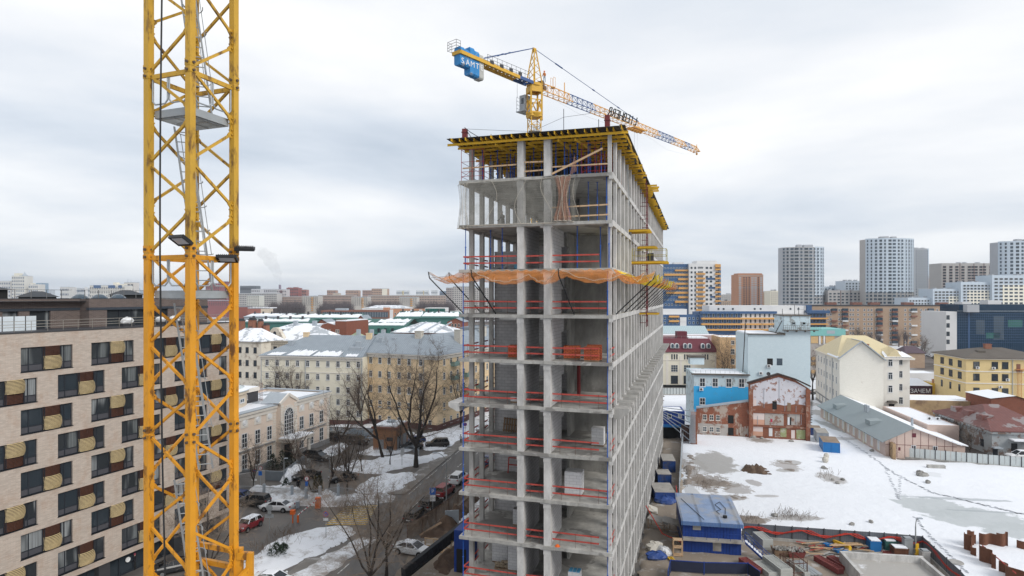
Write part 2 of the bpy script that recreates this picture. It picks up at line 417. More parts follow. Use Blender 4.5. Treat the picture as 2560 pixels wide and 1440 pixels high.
def ground():
 t=NT('winter_ground');v=t.coord(rnd=False)
 n1=t.noise(v,.012,8,.6);n2=t.noise(v,.11,7,.65)
 c=t.mix(t.ramp(n2,.4,.6),(.10,.085,.075),(.17,.15,.14))
 c=t.mix(t.ramp(n1,.46,.56),c,(.66,.68,.71))
 gm=t.fin(c,.95,.1)
 struct(B().poly([(-7000,-150,0),(7000,-150,0),(7000,13000,0),(-7000,13000,0)]),'ground',gm)
 # street side: worn wet asphalt with mud
 t=NT('wet_asphalt');v=t.coord(rnd=False)
 n1=t.noise(v,.16,8,.66,.5);n2=t.noise(v,3.0,5);n3=t.noise(v,.5,8,.7)
 c=t.mix(t.ramp(n1,.38,.62),(.080,.074,.069),(.165,.148,.134))
 c=t.mix(t.ramp(n3,.60,.74,0,.65),c,(.30,.28,.265))
 c=t.mix(.3,c,t.mix(n2,(.25,.25,.25),(.75,.75,.75)),'OVERLAY')
 am=t.fin(c,t.ramp(n1,.4,.7,.45,.9),.35)
 struct(B().poly([(-70,40,.01),(60,40,.01),(60,240,.01),(-70,240,.01)]),'street_yard',am)
 # the road
 def rl(y):return-21.6+.205*(y-67.6)
 def rr(y):return-12+.235*(y-85)
 t=NT('road_asphalt');v=t.coord(rnd=False)
 n1=t.noise(t.coord((1,.12,1),rnd=False),.8,6,.6);n2=t.noise(v,5,4);n3=t.noise(v,.35,8,.7)
 c=t.mix(t.ramp(n1,.3,.7),(.105,.101,.098),(.165,.155,.147))
 c=t.mix(t.ramp(n3,.58,.72,0,.45),c,(.22,.205,.19))
 c=t.mix(.25,c,t.mix(n2,(.25,.25,.25),(.75,.75,.75)),'OVERLAY')
 rm=t.fin(c,.75,.3)
 struct(B().poly([(rl(38),38,.03),(rr(38),38,.03),(rr(238),238,.03),(rl(238),238,.03)]),'road',rm)
 t=NT('worn_line_paint');n=t.noise(t.coord(rnd=False),2.2,7,.7)
 lm=t.fin(t.mix(t.ramp(n,.42,.55),(.14,.13,.12),(.62,.62,.60)),.8)
 t=NT('worn_yellow_paint');n=t.noise(t.coord(rnd=False),1.6,7,.72)
 ym=t.fin(t.mix(t.ramp(n,.34,.48),(.14,.13,.11),(.66,.42,.06)),.8)
 b=B()
 for k in range(22):
  y0=60+k*7.0;y1=y0+2.6
  f=lambda y:rl(y)+(rr(y)-rl(y))*.52
  b.poly([(f(y0)-.08,y0,.045),(f(y0)+.08,y0,.045),(f(y1)+.08,y1,.045),(f(y1)-.08,y1,.045)])
 for(e,off)in((rl,.5),(rr,-2.6)):
  for k in range(12):
   y0=94+k*8;y1=y0+(5.5 if e is rl else 1.2)
   b.poly([(e(y0)+off-.07,y0,.045),(e(y0)+off+.07,y0,.045),(e(y1)+off+.07,y1,.045),(e(y1)+off-.07,y1,.045)])
 struct(b,'road_markings',lm)
 # crossing of the side street: yellow and white bars
 by,bw=B(),B()
 a0,a1=Vector(G(812,1313)),Vector(G(915,1313));c0,c1=Vector(G(868,1265)),Vector(G(945,1262))
 n=11
 for k in range(n):
  for bb,o in((by,0),(bw,.5)):
   s0,s1=(k+o+.04)/n,(k+o+.46)/n
   q=[a0.lerp(c0,s0),a1.lerp(c1,s0),a1.lerp(c1,s1),a0.lerp(c0,s1)]
   bb.poly([(p.x,p.y,.05)for p in q])
 struct(by,'crossing_bars',ym);struct(bw,'crossing_bars',lm)
 for k,(y0,y1)in enumerate(((40,71),(94,230))):
  struct(B().add([(rl(y)-o,y,z)for y in(y0,y1)for o,z in((0,0),(0,.13),(.25,.13),(2.6,.12),(2.6,0))],[(0,1,6,5),(1,2,7,6),(2,3,8,7),(3,4,9,8),(0,4,3,2,1),(5,6,7,8,9)]),'pavement',mat('kerb_stone',(.20,.185,.17),.9,.2,.6,dirt=(.42,.41,.40),dsc=.4,dthr=(.5,.65)))
  # snow heaps along the street
 dirty=snowmat('street_snow',(.27,.235,.205),.45,.68,.92,.9)
 dirtier=snowmat('dirty_snow',(.27,.235,.205),.55,.52,.82,.9)
 patch('snow',[(598,1442),(614,1402),(700,1345),(790,1318),(862,1318),(893,1334),(842,1362),(738,1412),(680,1446)],dirty,.45,.45,1.6)
 patch('snow',[(712,1446),(768,1412),(850,1372),(905,1340),(945,1346),(880,1390),(800,1446)],dirtier,.25,.4,.8)
 patch('snow',[(602,1240),(640,1228),(720,1226),(800,1236),(905,1236),(990,1240),(985,1256),(900,1264),(820,1268),(760,1264),(700,1266),(640,1252)],dirtier,1.1,.45,1.5)
 patch('snow',[(655,1224),(680,1216),(720,1217),(735,1226),(700,1230),(668,1230)],dirty,1.0,.45,1)
 patch('snow',[(836,1172),(878,1152),(930,1150),(1000,1136),(1052,1140),(1105,1128),(1118,1140),(1080,1154),(1010,1168),(950,1184),(880,1184)],dirty,.6,.6,1.6)
 patch('snow',[(884,1226),(920,1200),(960,1186),(1030,1182),(1052,1192),(1020,1214),(985,1232),(925,1240)],dirty,.8,.5,1.6)
 patch('snow',[(890,1134),(930,1116),(990,1112),(1030,1124),(1000,1134),(940,1140)],dirty,.4,.6,1.4)
 patch('snow',[(1030,1112),(1040,1086),(1100,1078),(1158,1058),(1205,1034),(1228,1026),(1228,1060),(1180,1090),(1120,1122),(1070,1128)],dirty,.4,.6,1.4)
 patch('snow',[(826,1084),(836,1062),(935,1060),(1000,1070),(1040,1084),(1000,1094),(930,1094)],dirty,.3,.7,1.2)
 patch('snow',[(760,1148),(790,1136),(850,1106),(872,1112),(850,1134),(800,1152)],dirty,.4,.6,1.2)
 patch('snow',[(704,1194),(735,1176),(762,1178),(748,1196),(716,1208)],dirty,.6,.5,1.0,z=.9)
 patch('snow',[(1100,1330),(1180,1242),(1240,1200),(1240,1240),(1170,1300),(1130,1340)],dirtier,.3,.5,1.0)
 # right hand lot
 t=NT('lot_snow');v=t.coord(rnd=False)
 n1=t.noise(v,.05,8,.62);n2=t.noise(v,.9,8,.72);n3=t.noise(v,5,4)
 c=t.mix(t.ramp(n1,.45,.75,0,.35),SNOW,(.66,.675,.70));c=t.mix(t.ramp(n2,.70,.77,0,.4),c,(.40,.35,.30))
 gy,br,ic,wh=(.33,.315,.295),(.22,.18,.145),(.47,.50,.51),(.62,.64,.66)
 L_=[]
 def px(x,y,w,h,an,col,amt):
  g=G(x,y);L_.append((g[0],g[1],w/2/F*g[1],h/2*g[1]**2/(EYE*F),R(an),col,amt))
 for q in((1785,1160,115,66,-14,gy,.85),(1735,1160,50,70,0,gy,.4),(1760,1210,100,28,-8,br,.6),(1822,1216,60,16,0,gy,.6),(1722,1225,40,70,0,gy,.5),(1830,1250,90,16,0,br,.7),(1885,1212,40,18,0,br,.6),(1975,1160,66,14,0,gy,.7),(1968,1180,60,10,0,gy,.7),(1915,1245,60,8,0,br,.5),(1900,1104,50,10,0,br,.7),(1880,1306,70,26,0,br,.8),(1990,1300,160,18,0,gy,.4),(2075,1200,70,26,0,gy,.35),(2330,1190,50,14,0,wh,.6),(2060,1040,44,60,0,gy,.75),(2082,1070,34,40,0,gy,.7),(2075,1025,30,50,0,gy,.6),(2110,1100,60,10,-12,gy,.55),(2330,1270,180,60,-12,ic,.9),(2440,1300,260,66,-9,ic,.9),(2580,1336,260,56,-6,ic,.9),(2390,1252,300,8,-9,(.36,.39,.41),.7),(2480,1285,260,5,-9,(.34,.37,.39),.6)):px(*q)
 c=blobs(t,c,L_)
 L_.clear()
 for q in((1724,1180,40,130,0,br,.7),(1775,1208,110,38,0,br,.75),(1840,1226,90,34,0,br,.6),(1965,1168,70,24,0,br,.6),(1900,1104,70,16,0,br,.5),(1885,1306,90,24,0,br,.8),(1990,1300,150,16,0,br,.5),(2080,1200,60,30,0,br,.5)):px(*q)
 c=blobs(t,c,L_,2.6,1.3)
 lot=t.fin(c,.8,.25,0,t.noise(v,.6,7,.65),.6,.3)
 patch('snow_field',[(1640,1004),(1735,1002),(1745,1080),(2030,1080),(2036,1000),(2090,1008),(2110,1040),(2240,1150),(2700,1175),(2900,1300),(2900,1800),(2500,1800),(2318,1352),(1856,1330),(1700,1290),(1704,1110)],lot,0,1.6,4,.30,kind='structure',nscale=.12,wob=.2)
 patch('snow_field',[(1652,984),(1735,982),(1735,1004),(1652,1006)],M['snow'],0,2,1,.04,kind='structure',wob=0)
 patch('dirt_strip',[(1600,1460),(1612,1340),(1658,1100),(1702,1098),(1706,1250),(1856,1335),(2314,1356),(2470,1560),(2470,1700),(1570,1700)],M['mud'],.12,.5,1,.32,kind='structure',nscale=.5)
 b=B();r=random.Random(3)
 for(p0,p1,n)in(((2100,1092),(2170,1140),22),((2170,1140),(2235,1188),24),((2235,1188),(2330,1236),26),((2330,1236),(2560,1292),50),((2212,1172),(2246,1252),22),((2285,1296),(2310,1330),8),((2310,1330),(2420,1440),22),((2250,1196),(2246,1254),12)):
  for k in range(n):
   f=(k+.5)/n;g=G(p0[0]+(p1[0]-p0[0])*f+r.uniform(-3,3),p0[1]+(p1[1]-p0[1])*f+r.uniform(-1.5,1.5));a=r.uniform(0,6);b.poly([(g[0]+.24*math.cos(a+j)*(1 if j%2 else.7),g[1]+.30*math.sin(a+j),.312)for j in range(6)])
 struct(b,'footprints',mat('trodden_snow',(.40,.42,.46),.9),kind='stuff')
 rub=snowmat('rubble_snow',(.20,.165,.135),.8,.36,.56,.95,5)
 for q in([(1720,1140),(1734,1150),(1730,1196),(1714,1220)],[(1752,1208),(1790,1202),(1828,1212),(1806,1222),(1770,1220)],[(1808,1244),(1846,1240),(1868,1246),(1836,1254)],[(1950,1154),(1990,1156),(1984,1161),(1954,1160)],[(1950,1176),(1988,1178),(1980,1183),(1956,1182)],[(1856,1306),(1880,1296),(1900,1302),(1890,1312),(1864,1313)]):
  patch('rubble',q,rub,.3,.25,.8,.26,wob=1.0)
ground()
# yellow crane mast close by
def near_mast():
 d0=17.5
 f=Vector((-.5187*d0,d0,0));a=Vector((-.08575,.03184,0))*d0;b=Vector((.03184,.08575,0))*d0
 L,Rr,Bk=f+a,f+b,f+a+b
 au,bu=a.normalized(),b.normalized()
 Z=lambda p,z:Vector((p.x,p.y,z))
 t=thing('crane_mast','tall yellow lattice crane mast with rust streaks and grey ladders','crane',(f.x,f.y,0))
 o=f.copy();my=M['mast_yellow']
 def loc(p):return Vector(p)-o
 def put(bb,name,m):return bb.build(name,m,t)
 zk=[31.25+2.62*k for k in range(-12,5)]
 joints=[31.25+5.24*k for k in range(-6,3)]
 for p,(s1,s2)in((f,(1,1)),(L,(-1,1)),(Rr,(1,-1)),(Bk,(-1,-1))):
  c=B();q=loc(p)
  hx,hy=au*.095,bu*.095
  pts=[q-hx-hy,q+hx-hy,q+hx+hy,q-hx+hy]
  c.extr([(v.x,v.y,0)for v in pts],(0,0,31.25));put(c,'chord',my)
  c=B();c.extr([(v.x,v.y,31.25)for v in pts],(0,0,11.4));put(c,'chord',M['mast_lemon'])
  for z in joints[2:]:
   e=B();g=B()
   e.extr([((v-q).x*1.13+q.x,(v-q).y*1.13+q.y,z-.16)for v in pts],(0,0,.13))
   e.extr([((v-q).x*1.10+q.x,(v-q).y*1.10+q.y,z+.03)for v in pts],(0,0,.20))
   for w in(au,bu):
    for sg in(-1,1):
     for dz in(-.1,.12):g.tube(q+w*sg*.10+Vector((0,0,z+dz)),q+w*sg*.16+Vector((0,0,z+dz)),.04,8)
   put(e,'splice',my if z<31.3 else M['mast_lemon']);put(g,'bolt',M['bolt'])
 gus,di=B(),B()
 for(p,q)in((f,Rr),(L,f),(Bk,L),(Rr,Bk)):
  if(p,q)==(L,f):pass
  u=(q-p).normalized();n=Vector((u.y,-u.x,0))
  db=B()
  for z in zk:
   zm=z-1.31
   A0=loc(Z(p,z-.10))+u*.12;A1=loc(Z(p,z-2.62+.10))+u*.12
   G0=loc(Z(q,zm+.27))-u*.17;G1=loc(Z(q,zm-.27))-u*.17
   db.beam(A0,G0,.062,.075);db.beam(G1,A1,.062,.075)
   if z<31.3 and zk[zk.index(z)+1]>31.3:put(db,'lattice_bracing',my);db=B()
   gus=B();c=loc(Z(q,zm));pts=[]
   for(x,zz)in((-.08,.34),(-.24,.34),(-.26,.26),(-.17,.16),(-.135,0),(-.17,-.16),(-.26,-.26),(-.24,-.34),(-.08,-.34)):
    pts.append(c+u*x+Vector((0,0,zz))+n*.02)
   gus.extr(pts,-n*.04)
   for zz in(.24,.1,-.1,-.24):
    gus.tube(c-u*.13+Vector((0,0,zz))+n*.07,c-u*.13+Vector((0,0,zz))-n*.07,.022,6)
   if zm>18:put(gus,'gusset',my if zm<31 else M['mast_lemon'])
  put(db,'lattice_bracing',M['mast_lemon'])
 for z in joints[6:]:
  hb=B()
  for(p,q)in((L,f),(f,Rr),(Bk,L),(Rr,Bk)):
   u=(q-p).normalized();hb.beam(loc(Z(p,z-.12))+u*.08,loc(Z(q,z-.12))-u*.08,.07,.13)
  put(hb,'joint_beam',my if z<31.3 else M['mast_lemon'])
  pl=B();zp=z-1.2
  for(p,q)in((L,f),(f,Rr),(Rr,Bk),(Bk,L)):
   u=(q-p).normalized();n=Vector((-u.y,u.x,0))
   pl.beam(loc(Z(p,zp+.02))+u*.12+n*.11,loc(Z(q,zp+.02))-u*.12+n*.11,.03,.22)
  c0=loc(Z(f,zp-.08))
  for i in range(11):
   s=.12+.5*i/10;pl.beam(c0+a*s+b*.5,c0+a*s+b*.88,.012,.03);pl.beam(c0+b*s+a*.1,c0+b*s+a*.42,.012,.03)
  for(s,e_)in((.12,.88),(.5,.88)):pl.beam(c0+a*s+b*.1,c0+a*s+b*e_,.04,.09);pl.beam(c0+b*s+a*.1,c0+b*s+a*e_,.04,.09)
  put(pl,'service_platform',M['galv'])
  gr=B()
  for(p,q)in((L,f),(f,Rr)):
   for s0,s1 in((.10,.46),(.50,.92)):
    A=loc(Z(p.lerp(q,s0),z-.15));D=loc(Z(p.lerp(q,s1),z-.15));u=(D-A).normalized()
    dz=Vector((0,0,-.78));r=.1
    gr.path([A,A+dz+Vector((0,0,r)),A+dz+u*r,D+dz-u*r,D+dz+Vector((0,0,r)),D],.022,6)
  put(gr,'hoop_guard',M['galv'])
 cx=loc((-9.55,18.53,0));lx=Vector((.93,.36,0));ly=Vector((-.36,.93,0))
 for i,z in enumerate(joints):
  top=cx+lx*-.30+ly*.05+Vector((0,0,z-1.2+5.0));bot=cx+lx*.36+ly*.05+Vector((0,0,z-1.2))
  ld=B()
  for s in(-.19,.19):ld.beam(top+lx*s,bot+lx*s,.055,.035)
  n=17
  for k in range(n):
   c=bot.lerp(top,(k+.5)/n);ld.tube(c-lx*.19,c+lx*.19,.016,6)
  put(ld,'ladder',M['galv'])
  hp=B()
  for k in range(6):
   c=bot.lerp(top,.25+k*.145);pts=[]
   for j in range(9):
    t_=math.pi*j/8;pts.append(c-lx*.22*math.cos(t_)*1.2+ly*-.02+lx*.1+(-ly)*(-.0)+ly*(.55*math.sin(t_)))
   hp.path(pts,.014,5)
  for s in(2,4,6):
   t_=math.pi*s/8;w=-lx*.22*math.cos(t_)*1.2+lx*.1+ly*(.55*math.sin(t_)-.02)
   hp.tube(bot.lerp(top,.25)+w,bot.lerp(top,.25+5*.145)+w,.012,5)
  put(hp,'ladder_hoops',M['galv'])
 tc=B();zc=21.9
 e0,e1=Rr-au*.1+bu*.14,Bk+au*.1+bu*.14
 for dz in(-.25,.25):tc.beam(loc(Z(e0,zc+dz)),loc(Z(e1,zc+dz)),.12,.16)
 tc.beam(loc(Z(Rr+bu*.05-au*.16,zc-.9)),loc(Z(Rr+bu*.05-au*.16,zc+.42)),.16,.2);tc.beam(loc(Z(Rr-au*.16,zc+.2)),loc(Z(Rr-au*.55+bu*.1,zc+.2)),.14,.22);tc.beam(loc(Z(Rr-au*.52+bu*.1,zc-.9)),loc(Z(Rr-au*.52+bu*.1,zc+.3)),.14,.2);tc.beam(loc(Z(Rr-au*.5+bu*.1,zc-.2)),loc(Z(f+bu*.5-au*.2,zc-1.0)),.12,.2)
 put(tc,'tie_collar',my)
 rl_=B();q=loc(Z(Rr+bu*.5-au*.4,zc-.55))
 for k in range(2):
  A=q-au*(.05+.62*k);D=A-au*.5
  rl_.path([A+Vector((0,0,-.9)),A+Vector((0,0,-.08)),A-au*.08,D+au*.08,D+Vector((0,0,-.08)),D+Vector((0,0,-.9))],.025,6)
 put(rl_,'collar_railing',M['galv'])
 cb=B();pts=[]
 for(x,y)in((405,-40),(403,120),(401,300),(400,480),(400,640),(402,800),(403,950),(405,1100),(408,1250),(413,1440),(416,1600)):
  pts.append(P(x,y,17.55))
 cb.path(pts,.024,6)
 single(cb,'cable',M['black'],'black power cable hanging down along the yellow lattice mast','cable')
 def flood(x,y,d,yaw,tilt,lab):
  p=P(x,y,d);t_=thing('floodlight',lab,'floodlight',p,yaw,'floodlights on the near mast')
  h=B();rm=Matrix.Rotation(tilt,4,'X')
  tr=lambda bb:[tuple(rm@Vector(v))for v in bb.v]
  h.box(-.36,.36,-.25,.25,-.02,.06);h.box(-.36,.36,-.25,-.22,-.06,-.02);h.box(-.36,.36,.22,.25,-.06,-.02);h.box(-.36,-.33,-.22,.22,-.06,-.02);h.box(.33,.36,-.22,.22,-.06,-.02)
  for k in range(9):h.box(-.28+k*.07-.01,-.28+k*.07+.01,-.2,.2,.06,.11)
  h.v=tr(h);h.build('housing',M['black'],t_)
  g=B();g.box(-.27,.27,-.17,.17,-.045,-.021);g.v=tr(g);g.build('lens',M['lamp'],t_)
  k=B();k.beam((.0,.0,.08),(.28,.15,.02),.05);k.build('bracket',M['darksteel'],t_);t_.scale=(.78,.78,.78)
 flood(452,601,17.2,R(-25),R(-32),'black floodlight with glass face tilted down, left of the front chord')
 flood(568,647,18.4,R(14),R(-20),'black floodlight under the ring beam at the right chord of mast')
 flood(612,622,18.9,R(18),R(12),'black floodlight seen edge-on sticking out past the mast into the sky')
near_mast()
# pinkish brick hotel
def hotel():
 d0=56.6;org=((52-1280)/1550*d0,d0,0);rz=R(69.8)
 t=thing('brick_building','pale pinkish brick apartment block with staggered windows and bulging louvre baskets','building',org,rz)
 br=brick('pink_brick',(.55,.465,.395),(.43,.36,.305),(.40,.36,.325),.42,.10,.014,.22,dirt=(.40,.285,.215),dsc=.9,dthr=(.45,.7),damt=.55)
 drk=brick('brown_brick',(.135,.10,.09),(.095,.07,.065),(.19,.165,.15),.42,.11,.018,.2)
 s0,s1,ztop,zbot=-12.0,24.6,26.65,2.4
 w,per,wh=4.7,6.56,2.25
 w_=B();rows=[]
 zt=[25.33-2.86*r for r in range(8)]
 prev=ztop
 for r in range(8):
  st=0.0 if r%2==0 else 3.28
  ws=sorted(x for x in[st+per*k for k in range(-3,5)]if x+w>s0+.5 and x<s1-.4)
  w_.box(s0,s1,0,.4,zt[r],prev)
  x=s0
  for a in ws:
   b_=min(a+w,s1-.35)
   a_=max(a,s0)
   if a_>x:w_.box(x,a_,0,.4,zt[r]-wh,zt[r])
   rows.append((r,a,a_,b_));x=b_
  w_.box(x,s1,0,.4,zt[r]-wh,zt[r]);prev=zt[r]-wh
 w_.box(s0,s1,0,.4,zbot,prev)
 w_.box(s0,s0+.4,.4,18,0,ztop);w_.box(s1-.4,s1,.4,18,0,ztop);w_.box(s0,s1,17.6,18,0,ztop)
 w_.build('wall',br,t)
 B().box(s0,s1,-.06,18,ztop,ztop+.12).build('cornice',M['darksteel'],t)
 rf=B();rf.box(s0+.3,s1-.3,.4,17.6,ztop-.3,ztop-.05);rf.build('terrace_floor',mat('terrace_deck',(.26,.26,.265),.9),t)
 di=B();di.box(s0+.4,s1-.4,3.0,3.2,0,ztop-.4)
 for k in range(9):di.box(s0+.4,s1-.4,.45,3.0,2.6+2.86*k-.3,2.6+2.86*k-.1)
 di.build('inner_walls',M['dark_in'],t)
 gold=mat('gold_louvre',(.60,.47,.26),.5,.2,3);brown=mat('brown_louvre',(.10,.042,.026),.55,.2)
 pan=mat('grey_panel',(.075,.075,.085),.5)
 def basket(top_brown):
  b_=B();H_=wh-.04;n=19;W=1.55
  for i in range(n):
   tz=(i+.5)/n;z=-H_+tz*H_
   if top_brown:g=tz<.58;u=tz/.58 if g else(tz-.58)/.42
   else:g=tz>.40;u=(tz-.40)/.60 if g else tz/.40
   pr=.20+.42*math.sin(math.pi*min(1,u*.86+.1))if g else.20
   N=8;f_,k_=[],[]
   for j in range(N+1):
    a=j/N;y=-pr*(math.sin(math.pi*(a*.94+.03))**.55)
    f_.append((W*a+(.10*math.sin(math.pi*u)if g else 0)*a,y))
   hh=H_/n*.48
   for j in range(N):
    (x0,y0),(x1,y1)=f_[j],f_[j+1]
    b_.add([(x0,y0,z),(x1,y1,z),(x1,y1,z+hh),(x0,y0,z+hh),(x0,y0+.08,z),(x1,y1+.08,z),(x1,y1+.08,z+hh),(x0,y0+.08,z+hh)],[(0,1,2,3),(3,2,6,7),(0,4,5,1),(4,7,6,5)],0 if g else 1)
  b_.box(.02,W-.02,-.02,.02,-H_,0,2)
  for x in(.04,W*.5,W-.04):b_.box(x-.02,x+.02,-.16,-.02,-H_,0,2)
  return b_.mesh('louvre_basket',[gold,brown,M['frame_d']])
 bk=[basket(True),basket(False)]
 def frame(W):
  b_=B();y0,y1=.16,.26
  b_.box(0,W,y0,y1,-.07,0);b_.box(0,W,y0,y1,-wh,-wh+.07);b_.box(0,.07,y0,y1,-wh+.07,-.07);b_.box(W-.07,W,y0,y1,-wh+.07,-.07)
  for x in(.75,1.98,3.68,3.95)if W>4 else(.6,):
   if x<W-.3:b_.box(x-.045,x+.045,y0,y1,-wh+.07,-.07)
  b_.box(.07,W-.07,y0+.005,y1-.005,-wh*.72-.045,-wh*.72+.035)
  b_.box(-.04,W+.04,-.05,.2,-wh-.05,-wh)
  return b_.mesh('window_frame',M['frame_d'])
 def pane(W,m):
  b_=B();b_.box(.05,W-.05,.20,.22,-wh*.72,-.05,0);b_.box(.05,W-.05,.19,.23,-wh+.05,-wh*.72,1)
  return b_.mesh('pane',[m,pan])
 cache={}
 rnd=random.Random(11)
 for(r,a,a_,b_)in rows:
  W=round(b_-a_,2)
  wt=inst(None,'window',t,(a_,0,zt[r]))
  for k in('f',):cache.setdefault((k,W),frame(W))
  inst(cache[('f',W)],'window_frame',wt)
  pm=rnd.choice(['curt','curt','glass','curt2','glass'])
  cache.setdefault((pm,W),pane(W,M[pm]));inst(cache[(pm,W)],'pane',wt)
  if W>4:inst(bk[(round((a-(0 if r%2==0 else 3.28))/per)+(1 if r%2 else 0))%2 if r%2==0 else 0 if round((a-3.28)/per)%2 in(0,1)and a>-3.2 else 1],'louvre_basket',wt,(2.02,.12,0))
  # glazed ground floor
 gf=B()
 gf.box(s0,s1,.9,1.0,0,zbot);gf.build('shopfront_glass',M['glass'],t)
 fr=B()
 for k in range(22):fr.box(s0+k*1.7,s0+k*1.7+.12,.8,.92,0,zbot)
 fr.box(s0,s1,.78,.92,zbot-.35,zbot);fr.box(s0,s1,.78,.92,0,.2)
 fr.build('shopfront_frame',M['frame_d'],t)
 for x in(7.5,16.5):B().box(x,x+1.2,.2,1.2,0,zbot).build('pillar',M['darksteel'],t)
 sg=B();sg.lathe([(0,0),(.28,0),(.28,.06)],20,(0,0,0));so_=sg.build('round_sign',M['white'],t,(11.1,.72,1.5));so_.rotation_euler=(R(90),0,0)
 wl=B();wl.box(-.04,.04,-1.1,0,0,.05);wl.box(-.15,.15,-1.3,-.8,-.06,.0);wl.build('wall_lamp',M['black'],t,(2.2,0,2.5))
 # set-back penthouse of dark brick
 ph=B();zt_=29.78
 y_r,y_l=3.2,4.6
 def punch(x0,x1,y,z0,z1,holes):
  x=x0
  for(h0,h1)in holes:
   ph.box(x,h0,y,y+.4,z0,z1-.85);x=h1
  ph.box(x,x1,y,y+.4,z0,z1-.85);ph.box(x0,x1,y,y+.4,z1-.85,z1)
 hr_,hl_=[(10.6,18.3),(20.6,22.6)],[(-7.0,-5.0),(1.2,2.6),(3.6,5.6)]
 zc=zt_-.95;ph.box(s0,9,y_l,y_l+.4,zc+.02,zt_);ph.box(8.6,24.2,y_r,y_r+.4,zc+.02,zt_)
 def strip(x0,x1,y,holes):
  x=x0
  for(h0,h1)in holes:ph.box(x,h0,y,y+.4,ztop-.1,zc-.25);x=h1
  ph.box(x,x1,y,y+.4,ztop-.1,zc-.25)
  ph.box(x0,x1,y+.001,y+.4,zc-.25-.35,zc-.25)if False else None
 strip(s0,8.6,y_l,hl_);strip(8.6,24.2,y_r,hr_)
 ph.box(8.6,9.0,y_r+.4,y_l,ztop-.1,zt_);ph.box(23.8,24.2,y_r+.4,15,ztop-.1,zt_)
 ph.box(s0,24.2,14.9,15,ztop-.1,zt_)
 ph.build('penthouse_wall',drk,t)
 bd=B();bd.box(s0,8.58,y_l-.06,y_l+.35,zc-.25,zc+.02);bd.box(8.55,24.25,y_r-.06,y_r+.35,zc-.25,zc+.02);bd.build('fascia_band',mat('slate_fascia',(.045,.055,.07),.5),t)
 pr_=B();pr_.box(s0,24.2,y_r+.4,15,zt_-.25,zt_-.2);pr_.box(s0,8.7,y_l-.03,y_l+.5,zt_,zt_+.06);pr_.box(8.55,24.25,y_r-.03,y_r+.5,zt_,zt_+.06);pr_.build('penthouse_roof',M['darksteel'],t)
 for i,(h,y)in enumerate([(h,y_l)for h in hl_]+[(h,y_r)for h in hr_]):
  wt=inst(None,'terrace_window',t,(h[0],y+.25,0));W=h[1]-h[0]
  B().box(0,W,.02,.05,ztop-.05,zc-.25).build('pane',M['curt'],wt)
  f_=B();n=max(1,round(W/1.45))
  for k in range(n+1):f_.box(W*k/n-.05 if k else 0,W*k/n+.05 if k<n else W,-.06,.02,ztop-.05,zc-.25)
  f_.build('window_frame',M['frame_d'],wt)
 rl_=B();xs=[s0+1.45*k for k in range(26)]
 for x in xs:
  if x<s1:rl_.beam((x,.25,ztop+.12),(x,.25,ztop+1.1),.05,.02)
 for z in(.55,.8,1.1):rl_.beam((s0,.25,ztop+z),(s1-.2,.25,ztop+z),.04)
 rl_.build('railing',mat('brass_rail',(.30,.28,.25),.4),t)
 sc_=B();sf=B()
 for k in range(15):
  x=s0+1.0*k
  if x<2.4:sc_.box(x+.04,x+.96,2.6,2.63,ztop,ztop+1.5);sf.box(x-.03,x+.03,2.57,2.67,ztop,ztop+1.5)
 sc_.build('glass_screen',mat('frosted_glass',(.62,.68,.72),.3),t);sf.build('screen_posts',M['darksteel'],t)
 r2=B()
 for k in range(24):r2.beam((s0+1.5*k,y_r+1.2+(1.4 if s0+1.5*k<8.6 else 0),zt_),(s0+1.5*k,y_r+1.2+(1.4 if s0+1.5*k<8.6 else 0),zt_+.95),.05)
 r2.beam((s0,y_r+2.6,zt_+.95),(8.6,y_r+2.6,zt_+.95),.04);r2.beam((8.6,y_r+1.2,zt_+.95),(24,y_r+1.2,zt_+.95),.04)
 r2.build('roof_railing',mat('roof_rail',(.16,.16,.16),.5),t)
 rm=Matrix.Translation(org)@Matrix.Rotation(rz,4,'Z')
 dk=mat('dark_canvas',(.055,.06,.068),.7)
 def umb(x,y,z,w_,h,lab,name='parasol',cat='parasol',legs=True):
  p=rm@Vector((x,y,z));u=thing(name,lab,cat,p,rz)
  c=B();c.add([(-w_,-w_,h-.55),(w_,-w_,h-.55),(w_,w_,h-.55),(-w_,w_,h-.55),(0,0,h)],[(0,1,4),(1,2,4),(2,3,4),(3,0,4)])
  c.add([(-w_,-w_,h-.7),(w_,-w_,h-.7),(w_,w_,h-.7),(-w_,w_,h-.7),(-w_,-w_,h-.55),(w_,-w_,h-.55),(w_,w_,h-.55),(-w_,w_,h-.55)],[(0,1,5,4),(1,2,6,5),(2,3,7,6),(3,0,4,7)])
  c.build('canopy',dk,u);B().tube((0,0,0),(0,0,h-.1),.05).build('pole',M['darksteel'],u)
 umb(-3.2,1.6,ztop-.05,1.5,1.35,'dark grey canvas parasol low behind the terrace rail, at the white screen')
 umb(-8.0,1.6,ztop-.05,1.5,1.3,'dark grey canvas parasol cut by the photo edge on the brick terrace')
 def pav(x,y,w_,dpt,h,lab):
  p=rm@Vector((x,y,zt_-.2));u=thing('roof_pavilion',lab,'pavilion',p,rz)
  c=B();c.add([(-w_,-dpt,h-.6),(w_,-dpt,h-.6),(w_,dpt,h-.6),(-w_,dpt,h-.6),(-w_*.35,0,h),(w_*.35,0,h)],[(0,1,5,4),(1,2,5),(2,3,4,5),(3,0,4)])
  c.build('roof',dk,u);B().box(-w_*.85,w_*.85,-dpt*.8,dpt*.8,0,h-.6).build('body',M['dark_in'],u)
 pav(2.0,11.5,3.4,1.8,1.75,'wide dark hipped pavilion on the brick penthouse roof')
 pav(6.2,7.5,1.5,1.2,1.0,'small dark hipped pavilion right of the wide one on the penthouse roof')
